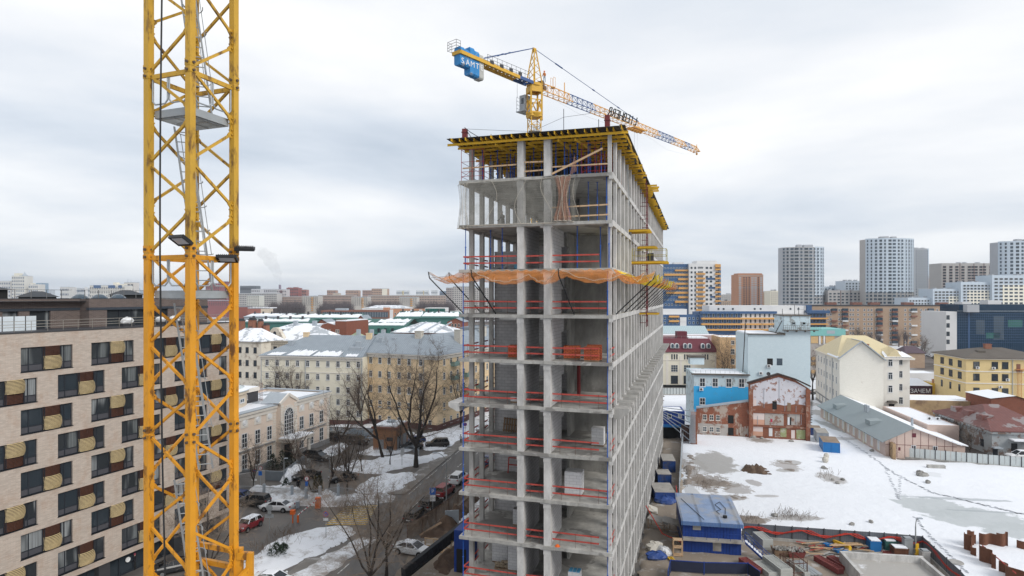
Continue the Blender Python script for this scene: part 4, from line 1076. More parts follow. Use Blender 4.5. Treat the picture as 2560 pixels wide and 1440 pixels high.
# second crane behind the building
def far_crane():
 base=Vector((3.6,100,0));zr=62.6
 t=thing('tower_crane','yellow tower crane with blue counterweights rising behind the unfinished building','crane',base)
 y=M['crane_yellow'];h=.82;ma=R(20)
 def rot(x,yy):return(x*math.cos(ma)-yy*math.sin(ma),x*math.sin(ma)+yy*math.cos(ma))
 cs=[rot(*p)for p in((-h,-h),(h,-h),(h,h),(-h,h))]
 b=B()
 for c in cs:b.beam((c[0],c[1],0),(c[0],c[1],zr-3.6),.16)
 b.build('mast_chords',y,t);b=B();zz=30.0;k=0
 while zz<zr-4:
  for i in range(4):
   p,q=cs[i],cs[(i+1)%4]
   if k%2:p,q=q,p
   b.beam((p[0],p[1],zz),(q[0],q[1],zz+1.15),.075)
   if k%4==0:b.beam((p[0],p[1],zz),(q[0],q[1],zz),.075)
  zz+=1.15;k+=1
 b.build('mast_bracing',y,t)
 b=B();b.beam((.3,.2,44),(-.1,.1,zr-5),.06);b.beam((.7,.2,44),(.3,.1,zr-5),.06)
 for k in range(8):b.lathe([(.38,46+1.6*k),(.38,46.05+1.6*k)],12,(.2,.2,0))
 b.box(-.9,.9,-.9,.9,zr-6.1,zr-6.0);b.build('mast_ladder',M['galv'],t)
 b=B()
 hh=.93;c2=[rot(*p)for p in((-hh,-hh),(hh,-hh),(hh,hh),(-hh,hh))]
 for i in range(4):
  p,q=c2[i],c2[(i+1)%4]
  b.beam((p[0],p[1],zr-3.4),(p[0],p[1],zr+1.2),.28);b.beam((p[0],p[1],zr-3.3),(q[0],q[1],zr-3.3),.22,.75);b.beam((p[0],p[1],zr+.75),(q[0],q[1],zr+.75),.22,1.0)
  b.beam((p[0],p[1],zr-2.7),((p[0]+q[0])/2,(p[1]+q[1])/2,zr-1.0),.14);b.beam((q[0],q[1],zr-2.7),((p[0]+q[0])/2,(p[1]+q[1])/2,zr-1.0),.14)
  b.beam((p[0],p[1],zr-1.0),(q[0],q[1],zr-1.0),.12)
 b.lathe([(0,zr+1.25),(1.25,zr+1.25),(1.25,zr+1.65),(0,zr+1.7)],20);b.lathe([(0,zr-3.8),(1.0,zr-3.8),(1.3,zr-3.2)],16)
 b.box(.9,1.35,-.3,.3,zr-4.1,zr-2.9)
 b.build('slewing_unit',y,t)
 jd=Vector((39.4,43.6,0)).normalized();jn=Vector((-jd.y,jd.x,0));zj=zr+1.9
 U=lambda s,w,z:jd*s+jn*w+Vector((0,0,z))
 b=B();za=69.95
 for(s,w)in((-1.1,-.8),(-1.1,.8),(1.1,-.8),(1.1,.8)):b.beam(U(s,w,zj-.3),U(s*.14,w*.2,za),.17)
 for k in range(5):
  f0=k/5;z0=zj+(za-zj)*f0;r0=1-f0*.85;r1=1-(f0+.2)*.85;z1=zj+(za-zj)*(f0+.2)
  for(a,c)in(((-1.1,-.8),(1.1,-.8)),((1.1,-.8),(1.1,.8)),((1.1,.8),(-1.1,.8)),((-1.1,.8),(-1.1,-.8))):b.beam(U(a[0]*r0,a[1]*r0,z0),U(c[0]*r1,c[1]*r1,z1),.07)
 b.beam(U(-.35,0,za),U(.35,0,za),.3,.3);b.build('tower_head',y,t)
 # jib
 L,jh,jw=58.5,1.55,.75;n=39;st=L/n
 secs=[(0,9.5,'crane_orange'),(9.5,16.5,'crane_blue'),(16.5,40,'crane_orange'),(40,47,'crane_blue'),(47,52,'crane_orange'),(52,55,'crane_blue'),(55,L,'crane_orange')]
 for(s0,s1,m)in secs:
  b=B()
  hgt=lambda s:jh*(.25+.75*min(1,(s-.6)/2.2))if s<2.8 else jh*(1-.25*s/L)
  a0=max(s0,1.2)
  b.beam(U(a0,-jw,zj-1.0),U(s1,-jw,zj-1.0),.11);b.beam(U(a0,jw,zj-1.0),U(s1,jw,zj-1.0),.11)
  kk=0;s=a0
  while s<s1-.1:
   e=min(s+st,s1);m_=(s+e)/2
   b.beam(U(s,0,zj-1.0+hgt(s)),U(e,0,zj-1.0+hgt(e)),.12)
   for w in(-jw,jw):
    b.beam(U(s,w,zj-1),U(m_,0,zj-1+hgt(m_)),.06);b.beam(U(e,w,zj-1),U(m_,0,zj-1+hgt(m_)),.06)
   b.beam(U(s,-jw,zj-1),U(e,jw,zj-1),.05);b.beam(U(s,-jw,zj-1),U(s,jw,zj-1),.06);s=e
  b.build('jib_section',M[m],t)
 b=B();b.beam(U(L-.3,-.9,zj-1.05),U(L-.3,.9,zj-1.05),.2,.15);b.beam(U(L-.2,0,zj-1.5),U(L-.2,0,zj+.7),.12);b.tube(U(L-.2,-.15,zj-1.5),U(L-.2,.15,zj-1.5),.25,10);b.build('jib_tip',M['crane_orange'],t)
 b=B();b.tube(U(1.4,-.6,zj+.1),U(1.4,.6,zj+.1),.55,14);b.tube(U(2.2,-.5,zj-.4),U(2.2,.5,zj-.4),.4,12);b.box(.8,1.6,.2,.8,zj-.8,zj-.3);b.build('winch',mat('brown_winch',(.16,.09,.04),.6),t)
 b=B()
 for w in(-.3,.3):b.tube(U(4.6,w,zj+.5),U(4.6,w,zj+2.1),.03,5);b.tube(U(5.1,w,zj+.5),U(5.1,w,zj+2.1),.03,5);b.tube(U(4.6,w,zj+2.1),U(5.1,w,zj+2.1),.03,5)
 b.box(*(lambda p:(p.x-.35,p.x+.35,p.y-.35,p.y+.35,zj+.35,zj+.5))(U(4.8,0,0)));b.beam(U(8.0,0,zj-.2),U(8.0,0,zj+2.1),.14);b.build('jib_mast',M['crane_orange'],t)
 b=B();b.beam(U(29.2,-1,zj-1.25),U(33.4,-1,zj-1.25),.14,.2);b.beam(U(29.2,1,zj-1.25),U(33.4,1,zj-1.25),.14,.2)
 for s in(29.4,30.4,31.4,32.4,33.2):b.beam(U(s,-1,zj-1.3),U(s,1,zj-1.3),.14,.25);b.tube(U(s,-.2,zj-1.45),U(s,.2,zj-1.45),.28,10)
 b.beam(U(28.2,-1,zj-2.0),U(28.2,1,zj-2.0),.08);b.beam(U(28.2,-1,zj-2.0),U(28.2,-1,zj-1.0),.06);b.beam(U(28.2,1,zj-2.0),U(28.2,1,zj-1.0),.06);b.beam(U(28.2,1,zj-1.9),U(30,1,zj-1.4),.06)
 b.build('trolley',M['crane_orange'],t)
 b=B()
 for s,w in((30.4,-.2),(31.2,.2),(32.0,0)):b.tube(U(s,w,zj-1.4),U(31.2+w*.5,w,22),.012,4)
 b.build('hoist_ropes',M['galv'],t);B().box(*(lambda p:(p.x-.3,p.x+.3,p.y-.3,p.y+.3,20.9,22))(U(31.2,0,0))).build('hook_block',M['crane_yellow'],t)
 b=B();pts=[U(.4,0,za),U(32.3,0,zj+.55)]
 b.path([pts[0],pts[1]],.05,5)
 for f0,f1 in((.16,.22),(.5,.52),(.76,.78)):b.tube(pts[0].lerp(pts[1],f0),pts[0].lerp(pts[1],f1),.11,6)
 b.tube(pts[0].lerp(pts[1],.90),pts[1],.12,6)
 b.build('jib_tie_bar',M['crane_blue'],t)
 b=B();b.path([U(2,0,zj-1.1),U(12,0,zj-2.3),U(22,0,zj-2.2),U(29,0,zj-1.3)],.012,4);b.path([U(33,0,zj-1.3),U(44,0,zj-3.0),U(52,0,zj-2.6),U(L,0,zj-1.4)],.012,4);b.build('trolley_rope',M['galv'],t)
 # counter jib
 zc=zr+1.5
 b=B()
 for w in(-.75,.75):b.beam(U(-1.2,w,zc),U(-4.4,w,zc),.22,.5)
 for k in range(3):b.beam(U(-1.4-k,-.75,zc-.1),U(-2.2-k,.75,zc-.1),.1,.1);b.beam(U(-1.4-k,-.75,zc),U(-1.4-k,.75,zc),.12,.3)
 b.build('counter_jib_root',M['crane_blue'],t)
 b=B()
 for w in(-.75,.75):b.beam(U(-4.4,w,zc),U(-17.0,w,zc+.3),.22,.5)
 for k in range(9):b.beam(U(-4.6-k*.9,-.75,zc-.1),U(-5.3-k*.9,.75,zc-.1),.1,.1);b.beam(U(-4.6-k*.9,-.75,zc),U(-4.6-k*.9,.75,zc),.12,.3)
 b.beam(U(-17.0,-.86,zc+.3),U(-17.0,.86,zc+.3),.22,.5);b.build('counter_jib',M['crane_yellow'],t)
 B().beam(U(-2,0,zc+.3),U(-11.8,0,zc+.45),1.1,.04).build('counter_jib_walkway',M['galv'],t)
 for w in(-.85,.85):
  b=B()
  for k in range(10):b.beam(U(-2.2-k*1.05,w,zc+.2),U(-2.2-k*1.05,w,zc+1.35),.05)
  for z in(.8,1.35):b.beam(U(-2.2,w,zc+z),U(-11.7,w,zc+z+.05),.04)
  b.build('counter_jib_railing',M['darksteel'],t)
 b=B()
 for k in range(4):b.beam(U(-4.0-2.1*k,-.85,zc+.5),U(-4.8-2.1*k,-.85,zc+.5),.06,.5)
 for w in(-.9,.9):
  b.beam(U(-17.1,w,zc+.4),U(-17.1,w,zc+1.7),.05);b.beam(U(-17.9,w,zc+.4),U(-17.9,w,zc+1.7),.05)
  for z in(.5,.9,1.3,1.7):b.beam(U(-17.1,w,zc+z),U(-17.9,w,zc+z),.04)
 for z in(.5,.9,1.3,1.7):b.beam(U(-17.9,-.9,zc+z),U(-17.9,.9,zc+z),.04)
 b.build('counter_jib_railing',M['darksteel'],t)
 blocks=[(-16.45,1.15,2.1,'cw_blue'),(-15.45,1.0,2.1,'cw_blue'),(-14.5,1.6,3.0,'cw_blue'),(-13.55,1.35,3.05,'cw_blue'),(-12.65,1.1,3.2,'cw_grey')]
 letters='SAMTE'
 for i,(s,up,dn,m)in enumerate(blocks):
  b=B();wd=.46;c=U(s,0,0);pr=[]
  z0,z1=zc+1.2-dn-.5,zc+up
  ring=[(-wd,-.62),(wd,-.62),(wd,.62),(-wd,.62)]
  for(zz,k)in((z0,.72),(z0+.22,1),(z1-.3,1),(z1,.78)):pr+=[tuple(c+jd*x*(1 if k==1 else.97)+jn*yy*k+Vector((0,0,zz)))for x,yy in ring]
  fs=[(r*4+j,r*4+(j+1)%4,r*4+4+(j+1)%4,r*4+4+j)for r in range(3)for j in range(4)]+[(3,2,1,0),(12,13,14,15)]
  b.add(pr,fs);b.tube(c+Vector((0,0,z1-.05)),c+Vector((0,0,z1+.25)),.08,6)
  blk=b.build('counterweight',M[m],t)
  me=text_mesh(letters[i],1.15,.02);me.materials.append(M['white'])
  o=inst(me,'letter',blk);ang=math.atan2(jd.y,jd.x)
  o.location=c-jn*.645+Vector((0,0,zc-1.2));o.rotation_euler=(R(90),0,ang)
 b=B()
 for w in(-.6,.6):b.path([U(-.4,w*.3,za),U(-12.0,w,zc+.9),U(-12.3,w,zc+.3)],.05,5);b.tube(U(-.4,w*.3,za).lerp(U(-12.0,w,zc+.9),.5),U(-.4,w*.3,za).lerp(U(-12.0,w,zc+.9),.53),.11,6);b.tube(U(-.4,w*.3,za).lerp(U(-12.0,w,zc+.9),.64),U(-.4,w*.3,za).lerp(U(-12.0,w,zc+.9),.67),.11,6)
 b.build('counter_tie_bar',M['crane_blue'],t)
 # sign frame letters seen from behind on the jib
 txt='LIEBHERR'
 for i,ch in enumerate(txt):
  me=text_mesh(ch,2.3,.05);me.materials.append(M['black'])
  o=inst(me,'sign_letter',t);s=29.6-i*1.28
  o.location=U(s,-jw-.05,zj-.95);o.rotation_euler=(R(90-14),0,math.atan2(-jd.y,-jd.x))
  # operator cab
 def cbx(bb,x0,x1,y0,y1,z0,z1):
  q=[U(x,yy,0)for x,yy in((x0,y0),(x1,y0),(x1,y1),(x0,y1))];bb.prism([(v.x,v.y)for v in q],z0,z1)
 cab=B();cbx(cab,-.9,.7,1.2,2.4,zr-2.4,zr+.1);co=cab.build('cab',M['cab_grey'],t)
 g=B();cbx(g,-.45,.25,2.4,2.43,zr-1.2,zr-.3);cbx(g,.7,.73,1.35,2.3,zr-2.1,zr-.2);cbx(g,-.93,-.9,1.5,2.0,zr-1.3,zr-.4);g.build('cab_window',M['glass'],co)
 g=B();cbx(g,-1.2,1.0,1.1,2.9,zr-2.55,zr-2.4);g.build('cab_platform',M['galv'],co)
 g=B()
 for x in(-1.1,0,1.0):
  a=U(x,2.85,0);g.tube((a.x,a.y,zr-2.4),(a.x,a.y,zr-.1),.03,5)
 for z in(-1.9,-1.3,-.7,-.1):a,e=U(-1.1,2.85,zr+z),U(1.0,2.85,zr+z);g.tube(a,e,.025,5);g.tube(a,U(-1.1,2.6,zr+z),.025,5)
 g.tube(U(-1,2.8,zr-.1),U(-1,2.8,zr+2.2),.03,5);g.build('cab_railing',M['galv'],co)
def text_mesh(s,size,depth,align='CENTER'):
 cu=bpy.data.curves.new('lettering','FONT');cu.body=s;cu.size=size;cu.extrude=depth;cu.align_x=align
 o=bpy.data.objects.new('lettering',cu);COL.objects.link(o)
 dg=bpy.context.evaluated_depsgraph_get()
 me=bpy.data.meshes.new_from_object(o.evaluated_get(dg));bpy.data.objects.remove(o);bpy.data.curves.remove(cu)
 me.materials.clear();return me
far_crane()
# buildings around
WM={}
def win_mesh(w,h,fr='frame_w',pn='glass',style='T'):
 k=(round(w,2),round(h,2),fr,pn,style)
 if k in WM:return WM[k]
 b=B();f=min(.12,w*.1);o=.06
 b.box(-w/2+f,w/2-f,-.02,.0,f,h-f,1)
 b.box(-w/2,w/2,-o,0,0,f);b.box(-w/2,w/2,-o,0,h-f,h);b.box(-w/2,-w/2+f,-o,0,f,h-f);b.box(w/2-f,w/2,-o,0,f,h-f)
 if style=='T':b.box(-f*.35,f*.35,-o+.01,-.02,f,h*.68);b.box(-w/2+f,w/2-f,-o+.01,-.02,h*.68,h*.68+f*.7)
 elif style=='G':
  n=max(2,round(w/.7));m=max(2,round(h/.8))
  for i in range(1,n):b.box(-w/2+w*i/n-f*.3,-w/2+w*i/n+f*.3,-o+.01,-.02,f,h-f)
  for i in range(1,m):b.box(-w/2+f,w/2-f,-o+.005,-.02,h*i/m-f*.3,h*i/m+f*.3)
 elif style=='V':b.box(-f*.35,f*.35,-o+.01,-.02,f,h-f)
 if style!='N':b.box(-w/2-.08,w/2+.08,-.12,0,-.06,0)
 WM[k]=b.mesh('window',[M[fr],M[pn]]);return WM[k]
class Fac:
 """building front laid out on a real plane standing at distance d with heading rz"""
 def __init__(s,name,label,cat,x0,d,rz=GA,zb=0,group=None):
  s.X,s.Y,s.rz,s.zb=(x0-CX)/F*d,d,rz,zb
  s.c,s.s=math.cos(rz),math.sin(rz)
  s.t=thing(name,label,cat,(s.X,s.Y,zb),rz,group);s.cnt=0;s.extra={}
 def u(s,x):
  t=(x-CX)/F;return(t*s.Y-s.X)/(s.c-t*s.s)
 def z(s,x,y):return EYE-(y-HZ)/F*(s.Y+s.u(x)*s.s)-s.zb
 def pm(s,x):return F/(s.Y+s.u(x)*s.s)
 def box(s,name,m,x0,x1,y0,y1,o0=0,o1=.3,parent=None):
  """px rectangle (y as seen at x0; y1 None = ground) from o0 behind to o1 proud of the front"""
  z0=0 if y1 is None else s.z(x0,y1)
  return B().box(s.u(x0),s.u(x1),-o1,o0,z0,s.z(x0,y0)).build(name,M[m]if isinstance(m,str)else m,parent or s.t)
 def poly(s,name,m,pts,o0=.3,o1=0,parent=None):
  q=[(s.u(x),-o1,s.z(x,y))for x,y in pts]
  return B().extr(q,(0,o0+o1,0)).build(name,M[m]if isinstance(m,str)else m,parent or s.t)
 def put(s,me,loc,rz=0,name='window'):
  s.cnt+=1
  if s.cnt<=96:return inst(me,name,s.t,loc,rz)
  s.extra.setdefault(me.name,(me,[]))[1].append((loc,rz))
 def win(s,x,y,w,h,fr='frame_w',pn='glass',style='T',o=0.0):
  """x centre, y top, size in px"""
  k=s.pm(x);W,H_=w/k,h/k
  return s.put(win_mesh(W,H_,fr,pn,style),(s.u(x),-o,s.z(x,y)-H_))
 def grid(s,xs,ys,w,h,fr='frame_w',pn='glass',style='T',xr=None,o=0.0,pns=None):
  xr=xs[0]if xr is None else xr;k=s.pm(xr);W,H_=w/k,h/k;r=random.Random(int(xs[0]*7+ys[0]))
  for y in ys:
   z=s.z(xr,y)-H_
   for x in xs:s.put(win_mesh(W,H_,fr,r.choice(pns)if pns else pn,style),(s.u(x),-o,z))
 def side(s,which,x,ys0,n,zs,w,h,fr='frame_w',pn='glass',style='T',step=3.0):
  """windows on a side wall: which 'R'/'L', x local of the wall, first depth, count, z list"""
  for z in zs:
   for i in range(n):s.put(win_mesh(w,h,fr,pn,style),(x,ys0+i*step,z),R(90)if which=='R' else R(-90))
 def done(s):
  for me,pl in s.extra.values():
   nv=len(me.vertices);co=np.zeros(nv*3);me.vertices.foreach_get('co',co);co=co.reshape(-1,3);b=B()
   fs=[tuple(p.vertices)for p in me.polygons];ms=[p.material_index for p in me.polygons]
   for(l,r)in pl:
    c,sn=math.cos(r),math.sin(r);o=len(b.v)
    b.v+=[(l[0]+v[0]*c-v[1]*sn,l[1]+v[0]*sn+v[1]*c,l[2]+v[2])for v in co]
    b.f+=[tuple(i+o for i in f)for f in fs];b.m+=ms
   tag(b.build('window',list(me.materials),s.t),kind='stuff')
  return s
 def body(s,x0,x1,y,depth,m,roof='snow_roof',o0=0,yb=None,par=.5,name='wall'):
  """box body with flat roof behind a parapet"""
  u0,u1,h=s.u(x0),s.u(x1),s.z(x0,y);zb=0 if yb is None else s.z(x0,yb);k=.35
  b=B();b.box(u0,u1,o0,o0+k,zb,h);b.box(u0,u1,o0+depth-k,o0+depth,zb,h);b.box(u0,u0+k,o0+k,o0+depth-k,zb,h);b.box(u1-k,u1,o0+k,o0+depth-k,zb,h)
  w=b.build(name,M[m]if isinstance(m,str)else m,s.t)
  B().box(u0+k,u1-k,o0+k,o0+depth-k,h-par-.3,h-par).build('roof',M[roof]if isinstance(roof,str)else roof,s.t)
  return u0,u1,h
def roof_prism(t,name,m,u0,u1,y0,y1,z,rise,ridge='x',hip=.0,ov=.4,ends=None):
 """pitched roof; ridge along x or y, hip = how far the ridge ends are pulled in"""
 u0-=ov;u1+=ov;y0-=ov;y1+=ov;b=B();e=.18
 if ridge=='x':
  ym=(y0+y1)/2;r0,r1=(u0+hip,ym,z+rise),(u1-hip,ym,z+rise)
  fs=[(0,1,5,4),(2,3,4,5),(1,2,5),(3,0,4)]
 else:
  xm=(u0+u1)/2;r0,r1=(xm,y0+hip,z+rise),(xm,y1-hip,z+rise)
  fs=[(1,2,5,4),(3,0,4,5),(0,1,4),(2,3,5)]
 b.add([(u0,y0,z),(u1,y0,z),(u1,y1,z),(u0,y1,z),r0,r1],fs)
 b.add([(u0,y0,z-e),(u1,y0,z-e),(u1,y1,z-e),(u0,y1,z-e),(u0,y0,z),(u1,y0,z),(u1,y1,z),(u0,y1,z)],[(0,3,2,1),(0,1,5,4),(1,2,6,5),(2,3,7,6),(3,0,4,7)])
 return b.build(name,M[m]if isinstance(m,str)else m,t)
def roof_snow(t,a,b_,c,d,f0,f1,seed=0,n=60,thick=.10,m='snow'):
 """snow lying on a roof plane a-b (eave) d-c (ridge) between slope fractions, ragged upper rim"""
 a,b_,c,d=map(Vector,(a,b_,c,d));nrm=(b_-a).cross(d-a).normalized();nrm=nrm if nrm.z>0 else-nrm
 lo,hi=[],[]
 for i in range(n+1):
  u=i/n;k=f1+(f1-f0)*.45*mnoise.noise((u*9+seed,seed*3.1,0))+(f1-f0)*.25*mnoise.noise((u*34+seed,5,0));k0=f0+.02*mnoise.noise((u*20,seed,2))
  p,q=a.lerp(b_,u),d.lerp(c,u);lo.append(p.lerp(q,k0)+nrm*.02);hi.append(p.lerp(q,max(k,k0+.01))+nrm*.02)
 bb=B();vs=lo+hi+[v+nrm*thick for v in lo]+[v+nrm*thick for v in hi];N=n+1;fs=[]
 for i in range(n):fs+=[(2*N+i,2*N+i+1,3*N+i+1,3*N+i),(i,i+1,2*N+i+1,2*N+i),(N+i,3*N+i,3*N+i+1,N+i+1)]
 bb.add(vs,fs);return bb.build('snow_cover',M[m],t)
def chimney(t,x,y,z,w,d_,h,m='chim',cap=True):
 b=B();b.box(x-w/2,x+w/2,y-d_/2,y+d_/2,z-1.5,z+h)
 if cap:b.box(x-w/2-.08,x+w/2+.08,y-d_/2-.08,y+d_/2+.08,z+h,z+h+.15)
 return b.build('chimney',M[m],t)
def newmats():
 m=M
 m['cream']=mat('cream_plaster',(.76,.72,.60),.9,.05,.6,dirt=(.55,.49,.40),dsc=.25,dthr=(.52,.8),damt=.5)
 m['ochre']=mat('ochre_plaster',(.76,.585,.375),.9,.06,.6,dirt=(.55,.41,.28),dsc=.3,dthr=(.52,.78),damt=.5)
 m['beige']=mat('beige_plaster',(.74,.62,.525),.9,.05,.6)
 m['trimw']=mat('stone_trim',(.74,.70,.64),.85,.06)
 m['plinth']=mat('maroon_plinth',(.12,.06,.055),.85)
 m['greyplinth']=mat('grey_plinth',(.27,.27,.27),.9,.12)
 m['ivory']=mat('ivory_worn',(.68,.63,.54),.9,.1,.8,dirt=(.27,.20,.15),dsc=.5,dthr=(.5,.68),damt=.8)
 m['green_roof']=ribbed('green_roof',(.035,.125,.105),.6,0,.12,.25)
 m['green_wall']=mat('green_panels',(.045,.14,.12),.6,.12,.4)
 m['teal_glass']=glass('teal_glass',(.02,.12,.10),.08,.7)
 m['pblue']=brick('pale_blue_brick',(.60,.70,.745),(.56,.665,.715),(.52,.62,.67),.5,.16,.02,.15,dirt=(.33,.42,.46),dsc=.35,dthr=(.62,.72),damt=.6)
 m['pblue_w']=brick('worn_pale_blue_brick',(.58,.69,.74),(.54,.65,.70),(.47,.57,.62),.5,.16,.02,.2,dirt=(.25,.25,.24),dsc=.9,dthr=(.53,.6),damt=.8)
 m['bblue']=mat('bright_blue_paint',(.045,.40,.76),.85,.08,.5,dirt=(.10,.27,.45),dsc=.6,dthr=(.55,.7),damt=.6)
 m['ruin_brick']=brick('ruined_brick',(.30,.085,.04),(.24,.07,.035),(.26,.17,.13),.5,.16,.02,.3,dirt=(.46,.40,.34),dsc=.6,dthr=(.50,.60),damt=.85)
 m['ruin_red']=brick('ruined_red_brick',(.29,.105,.06),(.23,.085,.05),(.2,.1,.07),.5,.16,.02,.3,dirt=(.40,.30,.24),dsc=.7,dthr=(.54,.64),damt=.7)
 m['ruin_white']=mat('peeling_whitewash',(.60,.59,.63),.9,.08,.8,dirt=(.27,.12,.075),dsc=1.0,dthr=(.545,.60),damt=.9)
 m['ruin_grey']=mat('peeling_grey_plaster',(.42,.39,.36),.9,.15,1,dirt=(.24,.13,.09),dsc=.8,dthr=(.53,.6),damt=.9)
 m['pink']=mat('pink_paint',(.62,.36,.26),.9,.05);m['rose']=mat('pale_rose_paint',(.70,.60,.57),.9,.05)
 m['lime']=mat('faded_green_paint',(.30,.33,.16),.9,.15,.8,dirt=(.5,.48,.42),dsc=1.0,dthr=(.5,.6))
 m['maroon']=mat('maroon_tiles',(.135,.028,.042),.6,.1,.8)
 m['yroof']=ribbed('yellow_roof',(.66,.56,.35),.5,1,.08,.15)
 m['whitewall']=mat('white_house_plaster',(.76,.73,.67),.9,.05,.5,dirt=(.45,.40,.35),dsc=.3,dthr=(.6,.75),damt=.5)
 m['whitebrick']=brick('white_brick',(.80,.77,.70),(.76,.73,.66),(.68,.65,.58),.5,.16,.015,.1,dirt=(.45,.38,.30),dsc=.5,dthr=(.64,.72),damt=.6)
 m['barn_roof']=ribbed('barn_grey_roof',(.29,.335,.35),.45,1,.06,.22)
 m['barn_wall']=mat('pinkish_panels',(.56,.44,.385),.85,.05)
 m['yellow_pl']=mat('yellow_plaster',(.68,.53,.27),.9,.07,.5,dirt=(.45,.33,.18),dsc=.3,dthr=(.58,.75),damt=.5)
 m['brownroof']=mat('brown_felt_roof',(.12,.105,.09),.9,.15,.4)
 m['decay']=mat('decayed_plaster',(.33,.35,.36),.9,.2,.8,dirt=(.17,.11,.085),dsc=.6,dthr=(.5,.6),damt=.9)
 m['rustroof']=ribbed('rusted_roof',(.17,.07,.06),.6,0,.2,.2,dirt=(.28,.26,.26),dsc=.25,dthr=(.52,.56),damt=.8)
 m['apt_brick']=brick('apartment_brick',(.43,.305,.215),(.38,.27,.19),(.36,.28,.21),.6,.2,.02,.2)
 m['cblue']=mat('panel_blue',(.045,.10,.21),.5,.08,.3);m['corange']=mat('panel_orange',(.62,.33,.10),.6,.05)
 m['cwhite']=mat('panel_white',(.66,.66,.66),.6,.04,.3)
 m['tgrey']=mat('tower_grey',(.40,.415,.44),.7,.06,.2);m['tblue']=mat('tower_paleblue',(.50,.57,.64),.6,.05,.2);m['tbeige']=mat('tower_beige',(.41,.395,.38),.7,.06,.2)
 m['obrick']=mat('orange_brick',(.46,.235,.14),.85,.08,.3)
 m['gdark']=glass('dark_curtain_wall',(.008,.032,.065),.12,.3)
 m['brown_frame']=mat('brown_frame',(.22,.10,.07),.7)
newmats()
def lin(a,b,n):return[a+(b-a)*i/(n-1)for i in range(n)]
def left_blocks():
# cream five storey block
 f=Fac('cream_building','cream five storey block with grey seam roof, left neighbour of the ochre house','building',653,149,R(-11))
 u0,u1,h=f.u(653),f.u(908),f.z(653,888);dp=14
 B().box(u0,u1,0,dp,1.2,h).build('wall',M['cream'],f.t);B().box(u0,u1,-.08,dp,0,1.2).build('plinth',M['plinth'],f.t)
 b=B();b.box(u0-.3,u1,-.5,0,h-.35,h+.0);b.box(u0-.1,u1,-.2,0,h-.9,h-.35);b.build('cornice',M['trimw'],f.t)
 b=B()
 for zz in(h-3.9,h-9.0):b.box(u0,u1,-.1,0,zz,zz+.18)
 b.build('string_course',M['trimw'],f.t)
 rz_=4.6
 r=B();r.add([(u0-.5,-.6,h),(u1,-.6,h),(u1,dp+.5,h),(u0-.5,dp+.5,h),(u0+9.0,dp/2,h+rz_),(u1,dp/2,h+rz_)],[(0,1,5,4),(2,3,4,5),(3,0,4),(1,2,5)]);r.build('roof',M['roof_g'],f.t)
 a,b_,c,d=(u0-.5,-.6,h),(u1,-.6,h),(u1,dp/2,h+rz_),(u0+9,dp/2,h+rz_)
 for(s0,s1,f1,sd)in((.08,.22,.14,1),(.27,.50,.24,2),(.53,.78,.22,3),(.84,.95,.12,4)):
  A=Vector(a).lerp(Vector(b_),s0);Bb=Vector(a).lerp(Vector(b_),s1);roof_snow(f.t,A,Bb,Vector(d).lerp(Vector(c),s1),Vector(d).lerp(Vector(c),s0),.02,f1,sd)
 for(s,y,w)in((.225,3.4,1.2),(.90,3.2,1.2)):B().box(u0+(u1-u0)*s-w/2,u0+(u1-u0)*s+w/2,y-.5,y+.5,h+1,h+3.4).build('chimney',M['tin'],f.t)
 for(s,y)in((.31,6.6),(.955,6.0)):chimney(f.t,u0+(u1-u0)*s,y,h+3.8,1.3,.9,1.3,'ochre')
 b=B();b.add([(u0+22,1.5,h+1.2),(u0+25,1.5,h+1.2),(u0+25,1.5,h+2.1),(u0+22,1.5,h+2.1),(u0+22,3.6,h+2.2),(u0+25.4,3.6,h+2.2)],[(0,1,2,3),(3,2,5,4),(1,5,2),(0,3,4)]);b.build('dormer',M['tin'],f.t)
 for s in(.0,.44,.985):B().tube((u0+(u1-u0)*s+.1,-.15,0),(u0+(u1-u0)*s+.1,-.15,h-.4),.07,6).build('drainpipe',M['tin'],f.t)
 f.grid(lin(668,896,10),[904,937,969,999,1027],10,15.5,xr=896,pns=['glass','glass','curt2']);f.done()
 # ochre corner house
 f=Fac('ochre_building','ochre corner apartment house with bracketed cornice behind the big bare tree','building',908,147,R(-24.5))
 u0,u1,h=0,f.u(1093),f.z(908,880);dp=46
 B().box(u0,u1,0,dp,1.3,h).build('wall',M['ochre'],f.t);B().box(u0-.02,u1+.08,-.08,dp,0,1.3).build('plinth',M['plinth'],f.t)
 b=B();b.box(u0,u1+.7,-.7,dp,h-.3,h);b.box(u0,u1+.25,-.25,0,h-1.1,h-.3);b.box(u1,u1+.25,0,dp,h-1.1,h-.3)
 for k in range(38):b.box(u0+.2+k*.53,u0+.42+k*.53,-.55,-.25,h-.75,h-.3)
 for k in range(60):b.box(u1+.25,u1+.55,.3+k*.6,.52+k*.6,h-.75,h-.3)
 b.build('cornice',M['trimw'],f.t)
 b=B()
 for zz in(h-7.4,4.6):b.box(u0,u1+.12,-.12,0,zz,zz+.25);b.box(u1,u1+.12,0,dp,zz,zz+.25)
 b.build('string_course',M['ochre'],f.t)
 r=B();ov=.8;r.add([(u0,-ov,h),(u1+ov,-ov,h),(u1+ov,dp,h),(u1-12,dp,h),(u1-12,12,h),(u0,12,h),(u0,6,h+4.2),(u1-6,6,h+4.2),(u1-6,dp,h+4.2)],[(0,1,7,6),(1,2,8,7),(3,4,7,8),(4,5,6,7),(0,6,5),(2,3,8)]);r.build('roof',M['roof_g'],f.t)
 for(x,y,m)in((u1-8,5,'plasterw'),(u1-2.5,14,'plasterw'),(u1-4,30,'plasterw')):chimney(f.t,x,y,h+2.6,1.7,1.2,2.3,m)
